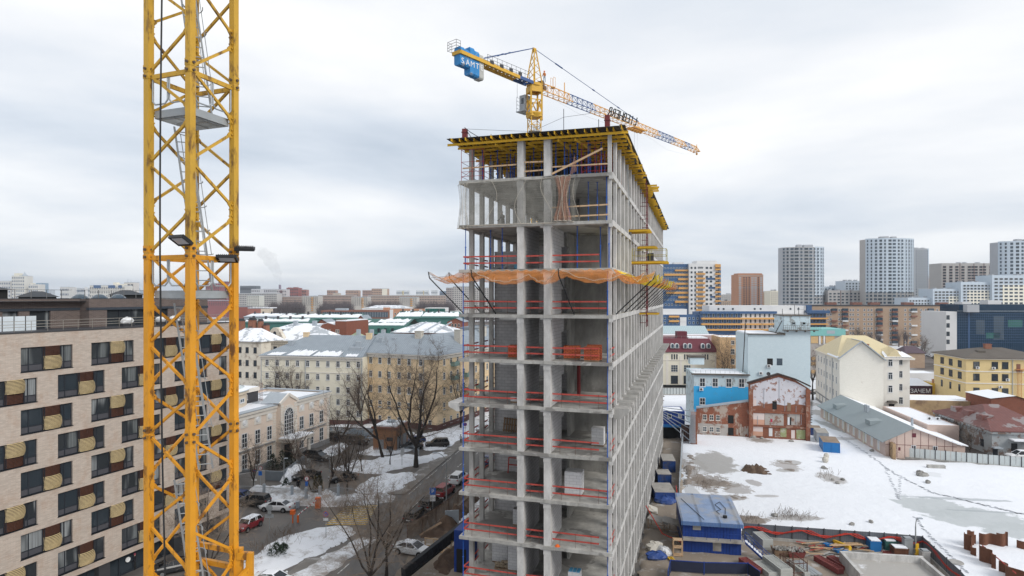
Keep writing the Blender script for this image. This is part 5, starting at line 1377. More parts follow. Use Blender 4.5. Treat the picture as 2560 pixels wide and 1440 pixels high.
 for(x,y)in((3.0,3.0),(6.0,4.0)):B().box(x-.5,x+.5,y-.4,y+.4,h+1,h+3.3).build('chimney',M['tin'],f.t)
 f.grid([927,950,973,998,1023,1052],[892,926],10,16,xr=927,pns=['glass','curt2','glass'])
 f.grid([927,950,973,998,1023,1052],[962,999],10,17,xr=927,pns=['glass','curt2'])
 f.grid([927,950,973,998,1023,1052,1075],[1036],9,19,xr=927)
 zs=[f.z(927,y)-1.5 for y in(892,926,962,999,1036)]
 f.side('R',u1,3.0,12,[z for z in zs],.95,1.6,step=3.1)
 for k,z in((6.2,zs[1]),(6.2,zs[0]),(12.4,zs[1]),(12.4,zs[2]),(18.6,zs[0]),(18.6,zs[2])):
  b=B();b.box(u1,u1+1.1,k-.2,k+2.2,z-.5,z-.35);b.box(u1+1.05,u1+1.1,k-.2,k+2.2,z-.35,z+.55);b.box(u1,u1+1.05,k-.2,k-.15,z-.35,z+.55);b.box(u1,u1+1.05,k+2.15,k+2.2,z-.35,z+.55)
  b.build('balcony',mat('teal_balcony',(.22,.33,.30),.7)if 'tealb' not in M else M['tealb'],f.t)
 B().tube((u1*.83,-.15,0),(u1*.83,-.15,h-.4),.08,6).build('drainpipe',M['tin'],f.t)
 f.done()
 # beige building with round tower, its long front runs away from us
 f=Fac('beige_building','beige low building with round drum, medallions and an arched entrance bay','building',575,100.4,R(73.3))
 h=10.6;w=f.u(822);dp=15
 b=B();b.box(0,w,0,.4,1.0,h);b.box(0,.4,.4,dp,1.0,h);b.box(w-.4,w,.4,dp,1.0,h);b.box(0,w,dp,dp+.4,1.0,h);b.build('wall',M['beige'],f.t)
 B().box(-.08,w+.08,-.1,dp+.4,0,1.0).build('plinth',M['greyplinth'],f.t)
 ux=lambda x:f.u(x)
 a0,a1=ux(690),ux(730)
 b=B()
 for(p,q)in((-.2,a0),(a1,w+.2)):b.box(p,q,-.45,0,h-.45,h);b.box(p,q,-.2,0,h-1.15,h-.45)
 b.box(w,w+.4,-.4,dp,h-.45,h);b.build('cornice',M['trimw'],f.t)
 b=B()
 for(p,q)in((-.3,a0),(a1,w+.3)):b.box(p,q,-.55,1.0,h,h+.1)
 b.box(w-.6,w+.5,1.0,dp+.5,h,h+.1);b.box(-.3,w,dp-.3,dp+.5,h,h+.1);b.build('coping',M['tin'],f.t)
 B().box(.4,w-.4,.4,dp,h-.9,h-.55).build('roof',M['snow_roof'],f.t)
 B().box(a1+1,w-1.2,1.6,9,h-.55,h-.12).build('snow_cover',M['snow'],f.t);B().box(.4,a0,1.1,6,h-.55,h-.05).build('snow_cover',M['snow'],f.t)
 for x in(610.6,643.5,673,753.5,778,803):
  u=ux(x)
  md=B();md.box(u-.85,u+.85,-.12,0,8.1,9.8);md.box(u-.68,u+.68,-.05,.0,8.28,9.62);o=md.build('medallion_panel',M['trimw'],f.t)
  mm=B();mm.lathe([(0,.10),(.3,.12),(.42,.05),(.5,.1),(.56,0)],18);q=mm.build('medallion',M['white'],o,(u,-.12,8.95));q.rotation_euler=(R(90),0,0)
  f.put(win_mesh(1.35,2.45,'frame_w','glass','G'),(u,-.02,4.75));f.put(win_mesh(1.35,2.65,'frame_w','glass','G'),(u,-.02,1.1))
  B().box(u-1.3,u+1.3,-.35,0,4.15,4.3).build('window_hood',M['greyplinth'],f.t)
 b=B();b.box(0,a0,-.1,0,4.35,4.5);b.box(a1,w,-.1,0,4.35,4.5);b.build('string_course',M['trimw'],f.t)
 c=ux(709.8)
 b=B();b.extr([(a0,-1.0,0),(a1,-1.0,0),(a1,-1.0,h+.2),(c,-1.0,h+1.5),(a0,-1.0,h+.2)],(0,1.6,0));b.build('entrance_bay',M['beige'],f.t)
 b=B()
 for k in range(22):
  z=.5+k*.46
  for(p,q)in((a0-.05,a0+.75),(a1-.75,a1+.05)):b.box(p,q,-1.08,-1.0,z,z+.34)
  b.box(w-.7,w+.07,-.08,0,z,z+.34);b.box(a0-.85,a0-.05,-.1,0,z,z+.34);b.box(a1+.05,a1+.85,-.1,0,z,z+.34)
 b.build('quoins',M['trimw'],f.t)
 b=B();b.beam((a0-.3,-1.05,h+.2),(c,-1.05,h+1.6),.5,.3,0,(0,1,0));b.beam((c,-1.05,h+1.6),(a1+.3,-1.05,h+.2),.5,.3,0,(0,1,0));b.build('pediment',M['trimw'],f.t)
 b=B();b.add([(a0-.3,-1.2,h+.3),(c,-1.2,h+1.75),(a1+.3,-1.2,h+.3),(a0-.3,3,h+.3),(c,3,h+1.75),(a1+.3,3,h+.3)],[(0,1,4,3),(1,2,5,4)]);b.build('bay_roof',M['tin'],f.t)
 aw=1.3;pts=[(c-aw,-1.03,4.9)]+[(c-aw*math.cos(math.pi*i/14),-1.03,8.5+aw*math.sin(math.pi*i/14))for i in range(15)]+[(c+aw,-1.03,4.9)]
 wd=inst(None,'arched_window',f.t);B().extr(pts,(0,.03,0)).build('pane',M['glass'],wd)
 fr=B()
 for x in(-1.3,-.65,0,.65,1.3):fr.box(c+x-.04,c+x+.04,-1.1,-1.03,4.9,8.5)
 for z in(4.9,5.6,6.3,7.0,7.7,8.5):fr.box(c-aw,c+aw,-1.09,-1.03,z-.04,z+.04)
 for i in range(1,6):fr.beam((c,-1.07,8.5),(c-aw*math.cos(math.pi*i/6),-1.07,8.5+aw*math.sin(math.pi*i/6)),.06,.06)
 for i in range(14):fr.beam(Vector(pts[i+1])-Vector((0,.05,0)),Vector(pts[i+2])-Vector((0,.05,0)),.12,.12)
 fr.build('window_frame',M['frame_w'],wd)
 arc=B()
 for i in range(11):
  t0=math.pi*i/11+.04;t1=math.pi*(i+1)/11-.04
  arc.extr([(c-(aw+.12)*math.cos(t),-1.0,8.5+(aw+.12)*math.sin(t))for t in(t0,t1)]+[(c-(aw+.55)*math.cos(t),-1.0,8.5+(aw+.55)*math.sin(t))for t in(t1,t0)],(0,-.08,0))
 arc.build('arch_stones',M['trimw'],f.t)
 p=B();p.box(a0-.6,a1+.6,-4.2,-1.0,4.1,4.6);p.box(a0-.8,a1+.8,-4.4,-1.0,4.6,4.75);p.build('porch',M['trimw'],f.t)
 B().box(a0-.7,a1+.7,-4.3,-1.1,4.75,4.85).build('snow_cover',M['snow'],f.t)
 for x in(a0+.1,a1-.1):B().lathe([(.42,0),(.42,.3),(.34,.35),(.30,3.75),(.42,3.85),(.42,4.1)],12,(x,-3.7,0)).build('porch_column',M['trimw'],f.t)
 B().box(c-1.2,c+1.2,-1.06,-1.0,.4,3.2).build('door',M['dark_in'],f.t);B().box(a0-.3,a1+.3,-5,-1,0,.4).build('steps',M['greyplinth'],f.t)
 rc=(ux(640),11.5)
 b=B();b.lathe([(7.4,h-.6),(7.4,h+2.1),(7.75,h+2.25),(7.75,h+2.7),(7.55,h+2.75)],40,(rc[0],rc[1],0));b.build('round_tower',mat('drum_plaster',(.63,.54,.43),.9,.05),f.t)
 b=B();b.lathe([(7.9,h+2.72),(7.9,h+2.85),(0,h+4.6)],40,(rc[0],rc[1],0));b.build('drum_roof',mat('pale_tin_roof',(.52,.58,.58),.5,.08),f.t)
 b=B();b.lathe([(7.95,h+2.87),(7.0,h+3.12)],40,(rc[0],rc[1],.02));b.build('snow_cover',M['snow'],f.t);chimney(f.t,rc[0],rc[1],h+4.6,.4,.4,.8,'white',False)
 for k in range(12):
  t_=R(-90+30*k-17);f.put(win_mesh(1.5,.75,'frame_w','glass2','V'),(rc[0]+7.42*math.cos(t_),rc[1]+7.42*math.sin(t_),h+.75),t_+R(90),'drum_window')
 b=B();b.box(ux(664),ux(735),8.0,12,h-.5,h+1.5);b.build('roof_block',M['darksteel'],f.t)
 b=B();b.box(ux(664)-.1,ux(735)+.2,7.8,12.2,h+1.5,h+2.2);b.build('roof_block_cornice',M['trimw'],f.t);B().box(ux(664),ux(735),8,12,h+2.2,h+2.32).build('snow_cover',M['snow'],f.t)
 for k in range(2):B().box(ux(668)+1.6*k,ux(668)+1.6*k+1.4,8.6,9.6,h+2.3,h+3.3).build('air_unit',M['darksteel'],f.t)
 l=B();q=ux(735)+.3
 for s in(-.25,.25):l.beam((q,7.6+s,h-.5),(q,7.6+s,h+3.0),.05)
 for k in range(9):l.beam((q,7.35,h-.3+.38*k),(q,7.85,h-.3+.38*k),.04)
 l.build('roof_ladder',M['chim'],f.t)
 f.done()
 # retaining wall and ramp in front of it
 b=B();A,Bp,Cp=G(607,1196),G(707,1202),G(760,1160)
 single(B().beam((A[0],A[1],.75),(Bp[0],Bp[1],.75),.4,1.5).beam((Bp[0],Bp[1],.75),(Cp[0],Cp[1],.75),.4,1.5),'retaining_wall',mat('grey_blue_concrete',(.15,.17,.19),.9,.12),'grey retaining wall holding the snowy bed by the beige building','wall')
 b=B();A,Bp=G(590,1222),G(662,1210);single(b.beam((A[0],A[1],1.1),(Bp[0],Bp[1],1.1),.35,2.2),'boundary_wall',mat('stone_wall',(.28,.27,.26),.9,.15),'stone boundary wall behind the street signs beside the mast','wall')
 b=B();A,Bp=G(745,1144),G(765,1160);single(b.beam((A[0],A[1],.6),(Bp[0],Bp[1],.6),.3,1.3),'ramp_wall',mat('ramp_concrete',(.20,.19,.18),.9,.15),'sloping wall of the entrance ramp below the porch','wall')
 # brick kiosk
 f=Fac('brick_kiosk','small orange brick substation with snow on its flat roof between two trees','kiosk',933,121,R(-12))
 u1=f.u(990);h=f.z(933,1071)
 kb=brick('kiosk_brick',(.36,.17,.085),(.31,.145,.07),(.30,.2,.14),.5,.16,.02,.15)
 B().box(0,u1,0,6,0,h).build('wall',kb,f.t);B().box(-.3,u1+.3,-.3,6.3,h,h+.35).build('roof',M['brown_frame'],f.t);B().box(.1,u1-.1,.3,5.8,h+.35,h+.6).build('snow_cover',M['snow'],f.t)
 for y in(.6,3.2):B().box(u1,u1+.06,y,y+2.1,.2,2.7).build('door',mat('grey_door',(.23,.24,.25),.6),f.t)
 B().box(1.2,2.2,-.04,0,.1,2.2).build('door',M['greyplinth'],f.t)
 for z in(.3,2.0):B().box(2.8,4.1,-.04,0,z,z+.7).build('grille',M['darksteel'],f.t)
 B().box(1.5,2.7,3,4.5,h+.6,h+1.0).build('roof_vent',M['tin'],f.t)
left_blocks()
def left_back():
# ivory old house and its left wing
 f=Fac('ivory_building','weathered ivory brick house with small arched gable and snowy hip roof','building',655,190,R(-17))
 u1,h=f.u(800),f.z(655,850);dp=15
 B().box(0,u1,0,dp,0,h).build('wall',M['ivory'],f.t)
 b=B();b.box(-.4,u1+.4,-.5,dp,h-.35,h)
 for k in range(34):b.box(.2+k*.68,.55+k*.68,-.35,0,h-1.0,h-.35)
 b.build('cornice',M['ivory'],f.t)
 roof_prism(f.t,'roof',M['snow_roof'],0,u1,0,dp,h,4.2,'x',7,.5)
 g0,g1=f.u(668),f.u(710);gm=(g0+g1)/2
 b=B();b.extr([(g0,-.4,h),(g1,-.4,h),(g1,-.4,h+.9),(gm+1.2,-.4,h+3.4),(gm+.5,-.4,h+3.9),(gm-.5,-.4,h+3.9),(gm-1.2,-.4,h+3.4),(g0,-.4,h+.9)],(0,1.5,0));b.build('gable',M['ivory'],f.t)
 b=B();pts=[(gm-.55,-.42,h+.6)]+[(gm-.55*math.cos(math.pi*i/8),-.42,h+2.2+.55*math.sin(math.pi*i/8))for i in range(9)]+[(gm+.55,-.42,h+.6)];b.extr(pts,(0,.02,0));b.build('gable_window',M['glass'],f.t)
 f.grid([660,688,724,756,783],[866],10,15,'frame_d','glass','G',xr=688);f.grid([660,688,724,756,783],[900,930],10,15,'frame_d','glass','T',xr=688);f.done()
 f=Fac('ivory_wing','weathered stone wing with hipped snowy roof seen just right of the yellow mast','building',560,176,R(-17))
 u1,h=f.u(653),f.z(600,852)
 B().box(0,u1,0,4,0,h).build('wall',M['ivory'],f.t);B().box(-.4,u1+.4,-.4,4,h-.3,h).build('cornice',M['ivory'],f.t)
 roof_prism(f.t,'roof',M['snow_roof'],0,u1,0,9,h,3.4,'x',4,.5)
 f.grid([600,618,638],[868,900,930],9,14,'frame_d','glass','T',xr=618);f.done()
 for i,(x,y0,y1,w,lab)in enumerate([(604,802,822,15,'broad red brick stack with dark cap beside the yellow mast'),(632,800,825,19,'widest red brick chimney stack behind the stone wing'),(652,803,822,9,'slim red brick stack left of the arched gable'),(667,813,824,10,'short red brick stack with flared cap beside the gable'),(632,818,845,10,'red brick chimney at the front edge of the stone wing roof'),(643,829,845,8,'lowest small red brick chimney on the stone wing')]):
  d=183;W=w/F*d;p=P(x,y1,d);hh=(y1-y0)/F*d
  t=thing('chimney_stack',lab,'chimney',(p[0],p[1],p[2]-2),R(-17));b=B()
  b.extr([(-W*.5,-.9,0),(W*.5,-.9,0),(W*.38,-.9,hh+2),(-W*.38,-.9,hh+2)],(0,1.6,0));b.build('shaft',M['chim'],t);b=B();b.box(-W*.47,W*.47,-1.0,.8,hh+2,hh+2.25);b.box(-W*.3,W*.3,-.8,.6,hh+2.25,hh+2.7);b.build('cap',M['darksteel'],t)
  # red brick works with curved gable
 f=Fac('brick_factory','red brick works with curved roofline and taller right block','building',768,214,R(-14))
 h=f.z(768,822);b=B();pts=[(768,868),(768,824),(800,819),(806,811),(818,808),(832,812),(838,814),(838,803),(866,804),(866,868)]
 q=[(f.u(x),0,f.z(x,y)if y<860 else 0)for x,y in pts];b.extr(q,(0,16,0));b.build('wall',M['brickred'],f.t)
 B().box(f.u(832),f.u(846),2,6,0,f.z(838,799)).build('stack',M['brownroof'],f.t)
 b=B();b.extr([(f.u(x),.3,f.z(x,y)+.08)for x,y in[(768,824),(800,819),(806,811),(818,808),(832,812),(838,814)]][::1]+[(f.u(838),.3,f.z(838,814)+.3),(f.u(818),.3,f.z(818,808)+.35),(f.u(800),.3,f.z(800,819)+.35),(f.u(768),.3,f.z(768,824)+.35)],(0,15.5,0));b.build('snow_cover',M['snow'],f.t)
 B().box(f.u(838)+.2,f.u(866)-.2,.3,15.8,f.z(838,803),f.z(838,803)+.3).build('snow_cover',M['snow'],f.t)
 f.grid([778,784,794,801,809,815,824,841,846],[823],4.5,9,'trimw','glass','V',xr=801);f.grid([802,824,844],[844],9,12,'chim','glass','G',xr=824);f.done()
 f=Fac('snow_roof_hall','low hall with wide snow roof behind the arched gable house','building',690,232,R(-14))
 u1,h=f.u(800),f.z(690,822);B().box(0,u1,0,18,0,h).build('wall',M['brickred'],f.t);roof_prism(f.t,'roof',M['snow_roof'],0,u1,0,18,h,1.8,'x',2,.6)
 for x in(6,14):B().box(x-.7,x+.7,3,4.2,h,h+3).build('vent',M['tin'],f.t)
 # green roofed works
 f=Fac('green_factory','long works with dark green steep roof, dormers and bands of snow','building',866,238,R(-6))
 u1,h=f.u(1012),f.z(866,835);B().box(0,u1,0,22,0,h).build('wall',M['brickred'],f.t)
 b=B();b.add([(-.5,-.6,h),(u1,-.6,h),(u1,2.6,h+3.1),(-.5,2.6,h+3.1),(u1,14,h+5.4),(-.5,14,h+5.4),(u1,22,h+3),(-.5,22,h+3)],[(0,1,2,3),(3,2,4,5),(5,4,6,7)]);b.build('roof',M['green_roof'],f.t)
 for i,x in enumerate((1.8,4.6,7.4,12.8,15.4,18.2)):
  b=B();b.box(x-.55,x+.55,-.1,1.7,h+.5,h+2.4);o=b.build('dormer',M['green_wall'],f.t);B().box(x-.4,x+.4,-.14,-.1,h+.9,h+2.2).build('pane',M['glass'],o)
 for(s0,s1,a0,a1,sd)in((0,.27,.1,.7,1),(.30,.95,.05,.40,2),(.42,.96,.5,.92,3)):
  A,D=Vector((u1*s0,2.6,h+3.1)),Vector((u1*s0,14,h+5.4));Bq,Cq=Vector((u1*s1,2.6,h+3.1)),Vector((u1*s1,14,h+5.4));roof_snow(f.t,A,Bq,Cq,D,a0,a1,sd)
 f2=Fac('brick_hall','red brick hall with broad snowy hip roof behind the ochre house','building',984,205,R(-13))
 u1,h=f2.u(1108),f2.z(984,830);B().box(0,u1,0,18,0,h).build('wall',M['brickred'],f2.t);roof_prism(f2.t,'roof',M['snow_roof'],0,u1,0,18,h,3.0,'x',7,.8)
 b=B()
 for x in(u1*.33,u1*.62,u1*.85):b.beam((x,-.6,h+.2),(x+2.5,8.6,h+3.1),.5,.3)
 b.build('roof_seams',M['tin'],f2.t);f2.grid([1060,1073],[838],4.5,9,'trimw','glass','V');f2.done()
 f2=Fac('low_grey_hall','grey steel hall half hidden by the left edge of the unfinished building','building',1150,212,R(-13))
 u1,h=f2.u(1200),f2.z(1150,818);f2.body(1150,1200,818,16,mat('grey_sheet',(.22,.25,.28),.6),'tin');
 f2=Fac('pale_roof_house','house with pale green and grey metal roof just behind the cream block','building',842,178,R(-11))
 u1,h=f2.u(978),f2.z(842,862);B().box(0,u1,0,14,0,h).build('wall',M['cream'],f2.t)
 roof_prism(f2.t,'roof',mat('pale_green_roof',(.36,.42,.28),.7,.08),0,u1*.36,0,14,h,3.2,'x',3,.4);roof_prism(f2.t,'roof',M['tin'],u1*.36+.4,u1,0,14,h,3.0,'x',4,.2)
 for x in(u1*.25,u1*.5,u1*.72):B().box(x-.5,x+.5,5,6,h+1.5,h+4.2).build('chimney',M['tin'],f2.t)
 # green low roofs further back
 rows=[('green_shed','nearest of the long low green sheds, snow strip along its ridge',690,905,797,330,14,2.6),('green_shed','green shed with snowy roof behind the little brick gable',985,1058,796,360,18,4.2),('green_shed','pale green hipped shed in front of the teal glass block',1050,1150,795,345,16,3.5),('grey_shed','grey low shed with many roof vents at left of the snow field',610,735,792,420,20,2.2),('green_shed','green flat shed with air units behind the brick chimney stacks',600,770,806,290,16,1.6)]
 for i,(nm,lab,xl,xr,yt,d,dp,rise)in enumerate(rows):
  f=Fac(nm,lab,'shed',xl,d,R(-4));u1,h=f.u(xr),f.z(xl,yt);B().box(0,u1,0,dp,0,h).build('wall',M['green_wall' if 'green' in nm else 'tin'],f.t)
  roof_prism(f.t,'roof',M['green_roof' if 'green' in nm else 'tin'],0,u1,0,dp,h,rise,'x',2,.5);roof_snow(f.t,(0,-.5,h),(u1,-.5,h),(u1-2,dp/2,h+rise),(2,dp/2,h+rise),.25,.85,i)
  v=B()
  for k in range(int(u1/6)):B().box(3+k*6,3.8+k*6,dp/2-2,dp/2-1,h+rise*.6,h+rise+1.2).build('vent',M['darksteel'],f.t)
 for(x0,x1,y0,ya,d,lab)in((890,914,802,789,318,'small red brick gable among the green sheds'),(1118,1160,805,796,300,'red brick gable with round window near the unfinished building'),(792,818,806,799,300,'flat little brick house in front of the green sheds')):
  f=Fac('gable_house',lab,'building',x0,d,R(-5));u1=f.u(x1);h,hp=f.z(x0,y0),f.z(x0,ya)
  B().extr([(0,0,0),(u1,0,0),(u1,0,h),(u1/2,0,hp),(0,0,h)],(0,12,0)).build('wall',M['brickred'],f.t)
  b=B();b.add([(-.4,-.4,h-.1),(u1/2,-.4,hp+.15),(u1+.4,-.4,h-.1),(-.4,12,h-.1),(u1/2,12,hp+.15),(u1+.4,12,h-.1)],[(0,1,4,3),(1,2,5,4)]);b.build('roof',M['roof_g'],f.t)
  for k in(.3,.5,.7):f.put(win_mesh(1.0,1.6,'trimw','glass','N'),(u1*k,-.02,h-2.4))
  # long glazed block, white hall, teal glass block
 f=Fac('glazed_block','long low glazed block with brown frame beyond the snow field','building',803,520,R(0))
 f.body(803,972,776,24,'brown_frame','tin');f.box('glazing','glass2',808,970,780,793,0,.2)
 b=B()
 for k in range(40):b.box(f.u(808+4.1*k)-.1,f.u(808+4.1*k)+.1,-.35,-.2,f.z(808,793),f.z(808,780))
 b.build('mullions',M['tin'],f.t);f.box('brown_band','brown_frame',803,972,776,780,0,.6)
 for(x0,x1,y)in((838,866,771),(958,971,769)):f.box('roof_box','tin' if x0<900 else 'obrick',x0,x1,y,776,8,0)
 f=Fac('white_hall','white hall with shallow bright roof behind the glazed block','building',905,600,R(0));f.body(905,1015,770,40,'cwhite','snow_roof');roof_prism(f.t,'roof_vault',M['snow_roof'],2,f.u(1012),0,40,f.z(905,770),2.5,'x',8,0)
 f=Fac('orange_block','orange and white low office with dark roof left of the teal glass block','building',972,470,R(0));f.body(972,1062,773,20,'obrick','green_roof')
 for x in(975,1026,1048):f.box('white_bay','cwhite',x,x+8,774,None,0,.8)
 f.grid(lin(988,1022,6),[782],4,5,'trimw','glass','N');f.done()
 f=Fac('teal_glass_block','teal glass office block with grid front and red brick stack beside it','building',1062,430,R(0));f.body(1062,1114,770,20,'cwhite','snow_roof');f.box('curtain_wall','teal_glass',1064,1112.5,771.5,795,0,.25)
 b=B()
 for x in lin(1064,1112.5,12):b.box(f.u(x)-.08,f.u(x)+.08,-.38,-.25,f.z(1064,795),f.z(1064,771.5))
 for y in lin(771.5,795,7):b.box(f.u(1064),f.u(1112.5),-.36,-.25,f.z(1064,y)-.07,f.z(1064,y)+.07)
 b.build('mullions',M['green_wall'],f.t)
 p=P(1054,800,385);t=thing('brick_tower','square dark red brick stack left of the teal glass block','chimney',(p[0],p[1],0));hh=EYE-(777-742)/F*385
 B().box(-1.7,1.7,-1.7,1.7,0,hh-2).build('shaft',M['brickred'],t);B().box(-2,2,-2,2,hh-2,hh).build('cap',M['brickred'],t)
 f=Fac('white_annex','low white annex right of the teal glass block','building',1114,450,R(0));f.body(1114,1150,779,18,'cwhite','snow_roof');f.grid(lin(1118,1146,6),[786],3,5,'tin','glass','N');f.done()
left_back()
def right_near():
# ruined brick shell of a torn down house
 f=Fac('ruined_wall','torn open gable wall of red brick with peeling whitewash and coloured room traces','ruin',1872,131,R(-14))
 f.poly('gable_wall','ruin_red',[(1872,1110),(1872,958),(1946,937),(1990,951),(2023,972),(2023,1120)],.8)
 f.poly('upper_plaster','ruin_white',[(1878,1016),(1876,962),(1946,943),(1988,956),(2015,970),(2014,1013),(1990,1010),(1960,1014),(1930,1008),(1905,1012)],0,.03)
 f.box('roof_trim','brown_frame',1872,1873,958,959,0,.1)
 b=B();pts=[(1868,959),(1946,936),(1990,950),(2026,967)]
 q=[Vector((f.u(x),.2,f.z(x,y)+.1))for x,y in pts]
 for a,c in zip(q,q[1:]):b.beam(a,c,1.3,.28)
 b.build('gable_coping',mat('charred_board',(.05,.035,.03),.9,.3),f.t)
 for i,(m,x0,x1,y0,y1)in enumerate([('rose',1880,1911,1032,1048),('pink',1880,1911,1048,1061),('rose',1880,1907,1065,1078),('pink',1880,1907,1078,1089),('ruin_grey',1912,1959,1033,1062),('ruin_grey',1968,2000,1034,1062),('lime',1951,1966,1070,1092),('rose',1978,1987,1075,1096),('lime',1991,2013,1074,1097),('ruin_grey',1937,1950,1078,1092),('rose',1881,1891,998,1014)]):
  f.box('room_plaster',m,x0,x1,y0,y1,0,.035 if y0!=1048 and y0!=1078 else.03)
 f.box('red_plaster',mat('crimson_paint',(.45,.05,.09),.9),1926,1931,1047,1055,0,.06)
 for(x0,x1,y0,y1,m)in((1931,1942,1003,1023,'dark_in'),(1968,1977,1007,1028,'wood_d'),(1922,1931,1070,1090,'frame_w'),(1970,1978,1043,1062,'dark_in'),(1969,1974,1043,1062,'white')):f.box('doorway' if m!='white' else 'door',m,x0,x1,y0,y1,0,.06 if m!='white' else.09)
 b=B()
 for(x0,x1,y)in((1875,2018,1028),(1877,2016,1063)):b.box(f.u(x0),f.u(x1),-.25,0,f.z(x0,y)-.2,f.z(x0,y)+.15)
 b.build('floor_stubs',M['ruin_red'],f.t)
 b=B()
 for x in(1872,2014):b.box(f.u(x),f.u(x)+.8,-.5,0,0,f.z(x,966)-.6)
 b.build('buttress',M['ruin_red'],f.t)
 b=B()
 for(x,y0,y1)in((1910,970,1020),(1948,950,1010),(1962,1000,1028),(1990,1015,1060),(2003,1035,1062),(1894,1040,1062)):b.tube((f.u(x),-.06,f.z(x,y1)),(f.u(x),-.06,f.z(x,y0)),.045,5)
 b.build('wall_pipes',M['tin'],f.t)
 f=Fac('ruined_wall','lower torn brick wall with small barred windows and dark doorways, left of the gable','ruin',1741,134,R(-14))
 f.poly('wall','ruin_brick',[(1741,1100),(1741,1020),(1800,1013),(1871.5,1004),(1871.5,1110)],.8)
 f.poly('roof_edge','tin',[(1741,1021),(1741,1017),(1871,1000),(1871,1004)],.9,.25)
 f.poly('lower_plaster','ruin_grey',[(1745,1086),(1745,1058),(1820,1061),(1822,1090)],0,.03)
 f.grid([1762,1779,1795],[1036],10,14,'trimw','glass','G',xr=1762,o=.0);f.grid([1762,1779,1795],[1066],10,13,'trimw','glass2','G',xr=1762,o=.03)
 for(x0,x1,y0,y1)in((1820,1834,1038,1058),(1820,1834,1069,1088)):f.box('doorway','dark_in',x0,x1,y0,y1,0,.05)
 b=B();r=random.Random(3)
 for k in range(12):x=1840+k*2.6;b.box(f.u(x),f.u(x)+r.uniform(.05,.18),-.08,0,r.uniform(.2,1),r.uniform(1.8,2.6))
 b.build('laths',M['plasterw'],f.t);f.done()
 t=thing('brick_stub','broken brick wall end carrying grey pipes at left edge of the ruin','ruin',G(1735,1112),R(-16));b=B()
 b.box(-.7,.6,-.8,3.5,0,5.4);b.box(-.6,.5,-.6,3,5.4,6.2);b.build('wall',M['ruin_red'],t);b=B()
 for k in range(6):b.beam((-.9,-.5+.5*k,1+1.1*k),(-8,2+.3*k,6.2+.12*k),.14);b.beam((-.8+.2*k,-1,.5),(-.8+.2*k,-1,7.4),.12)
 b.build('pipes',M['tin'],t)
 f=Fac('brown_fence','brown rusty sheet fence below the pipes by the blue gate cabin','fence',1703,128,R(-14));f.box('sheet',mat('brown_sheet',(.14,.09,.075),.8,.2),1703,1728,1061,None,0,.1)
 # blue workshop
 f=Fac('blue_workshop','two tone blue flat roofed workshop with four tall windows','building',1735,139,R(-8))
 u0,u1,h=f.body(1735,1872,936,13,'pblue_w','snow',par=.15)
 f.box('lower_paint','bblue',1734.5,1872.3,965,None,0,.04)
 b=B();b.box(-.5,u1+.2,-.5,.6,h-.05,h+.2);b.build('eaves',M['brownroof'],f.t)
 b=B()
 for k in range(12):b.beam((.4+k*1.05,0,h+.2),(.4+k*1.05,0,h+1.0),.04)
 for z in(.6,1.0):b.beam((.2,0,h+z),(u1-.2,0,h+z),.035)
 b.build('roof_railing',M['galv'],f.t)
 for x in(1756,1788,1822,1854):f.put(win_mesh(1.25,2.0,'frame_w','glass','G'),(f.u(x),-.0,f.z(1756,967)))
 f.put(win_mesh(1.25,1.6,'frame_w','glass','G'),(f.u(1756),-.05,f.z(1756,1012)))
 f.box('roof_hut','pblue',1736,1773,901,919,10,-6.5);B().box(-.3,f.u(1773)+.3,6.3,10.3,f.z(1736,901),f.z(1736,901)+.4).build('hut_roof',M['brownroof'],f.t)
 ac_unit(f.t,f.u(1753),-.05,f.z(1753,976));f.done()
 # tall pale blue block
 f=Fac('pale_blue_building','tall windowless pale blue painted brick block with a taller corner tower','building',1870,143,R(-8))
 u0,u1,h=f.u(1870),f.u(2026),f.z(1870,836);ut,ht=f.u(1960),f.z(1960,790)
 B().box(0,ut,0,13,0,h).build('wall',M['pblue'],f.t);b=B();b.box(ut,u1,.01,13,0,f.z(1960,826));b.build('wall',M['pblue'],f.t);B().box(ut,u1,.02,8,f.z(1960,826),ht).build('corner_tower',M['pblue_w'],f.t)
 b=B();b.box(-.3,ut+.1,-.4,.3,h,h+.18);b.box(ut-.1,ut+.2,-.4,4,h-.1,h+.4);b.build('eaves',M['brownroof'],f.t);B().box(ut-.2,u1+.2,-.2,8.2,ht,ht+.2).build('tower_roof',M['brownroof'],f.t)
 B().box(.2,ut-1.5,.4,12.8,h,h+.3).build('snow_cover',M['snow'],f.t);B().box(ut-1.5,ut-.1,.4,12,h,h+.25).build('roof_patch',M['brownroof'],f.t)
 zb=f.z(1960,826);b=B();b.box(ut-.4,u1+1.5,-.9,-.02,zb,zb+.15)
 for k in range(4):b.box(ut+.6+1.9*k,ut+.8+1.9*k,-.8,0,zb-.3,zb)
 b.build('balcony',M['brownroof'],f.t)
 b=B()
 for k in range(20):b.beam((ut-.3+k*.42,-.85,zb+.15),(ut-.3+k*.42,-.85,zb+1.15),.04)
 b.beam((ut-.4,-.85,zb+1.15),(u1+1.4,-.85,zb+1.15),.05);b.beam((ut-.4,-.85,zb+.65),(u1+1.4,-.85,zb+.65),.03);b.build('railing',M['darksteel'],f.t)
 f.win(1984,805,9,7,'pblue_w','glass','N');f.win(2010,805,9,7,'pblue_w','dark_in','N')
 f.box('window','dark_in',1918,1932,896,913,0,.03);f.box('window','glass2',1942,1956,896,913,0,.03)
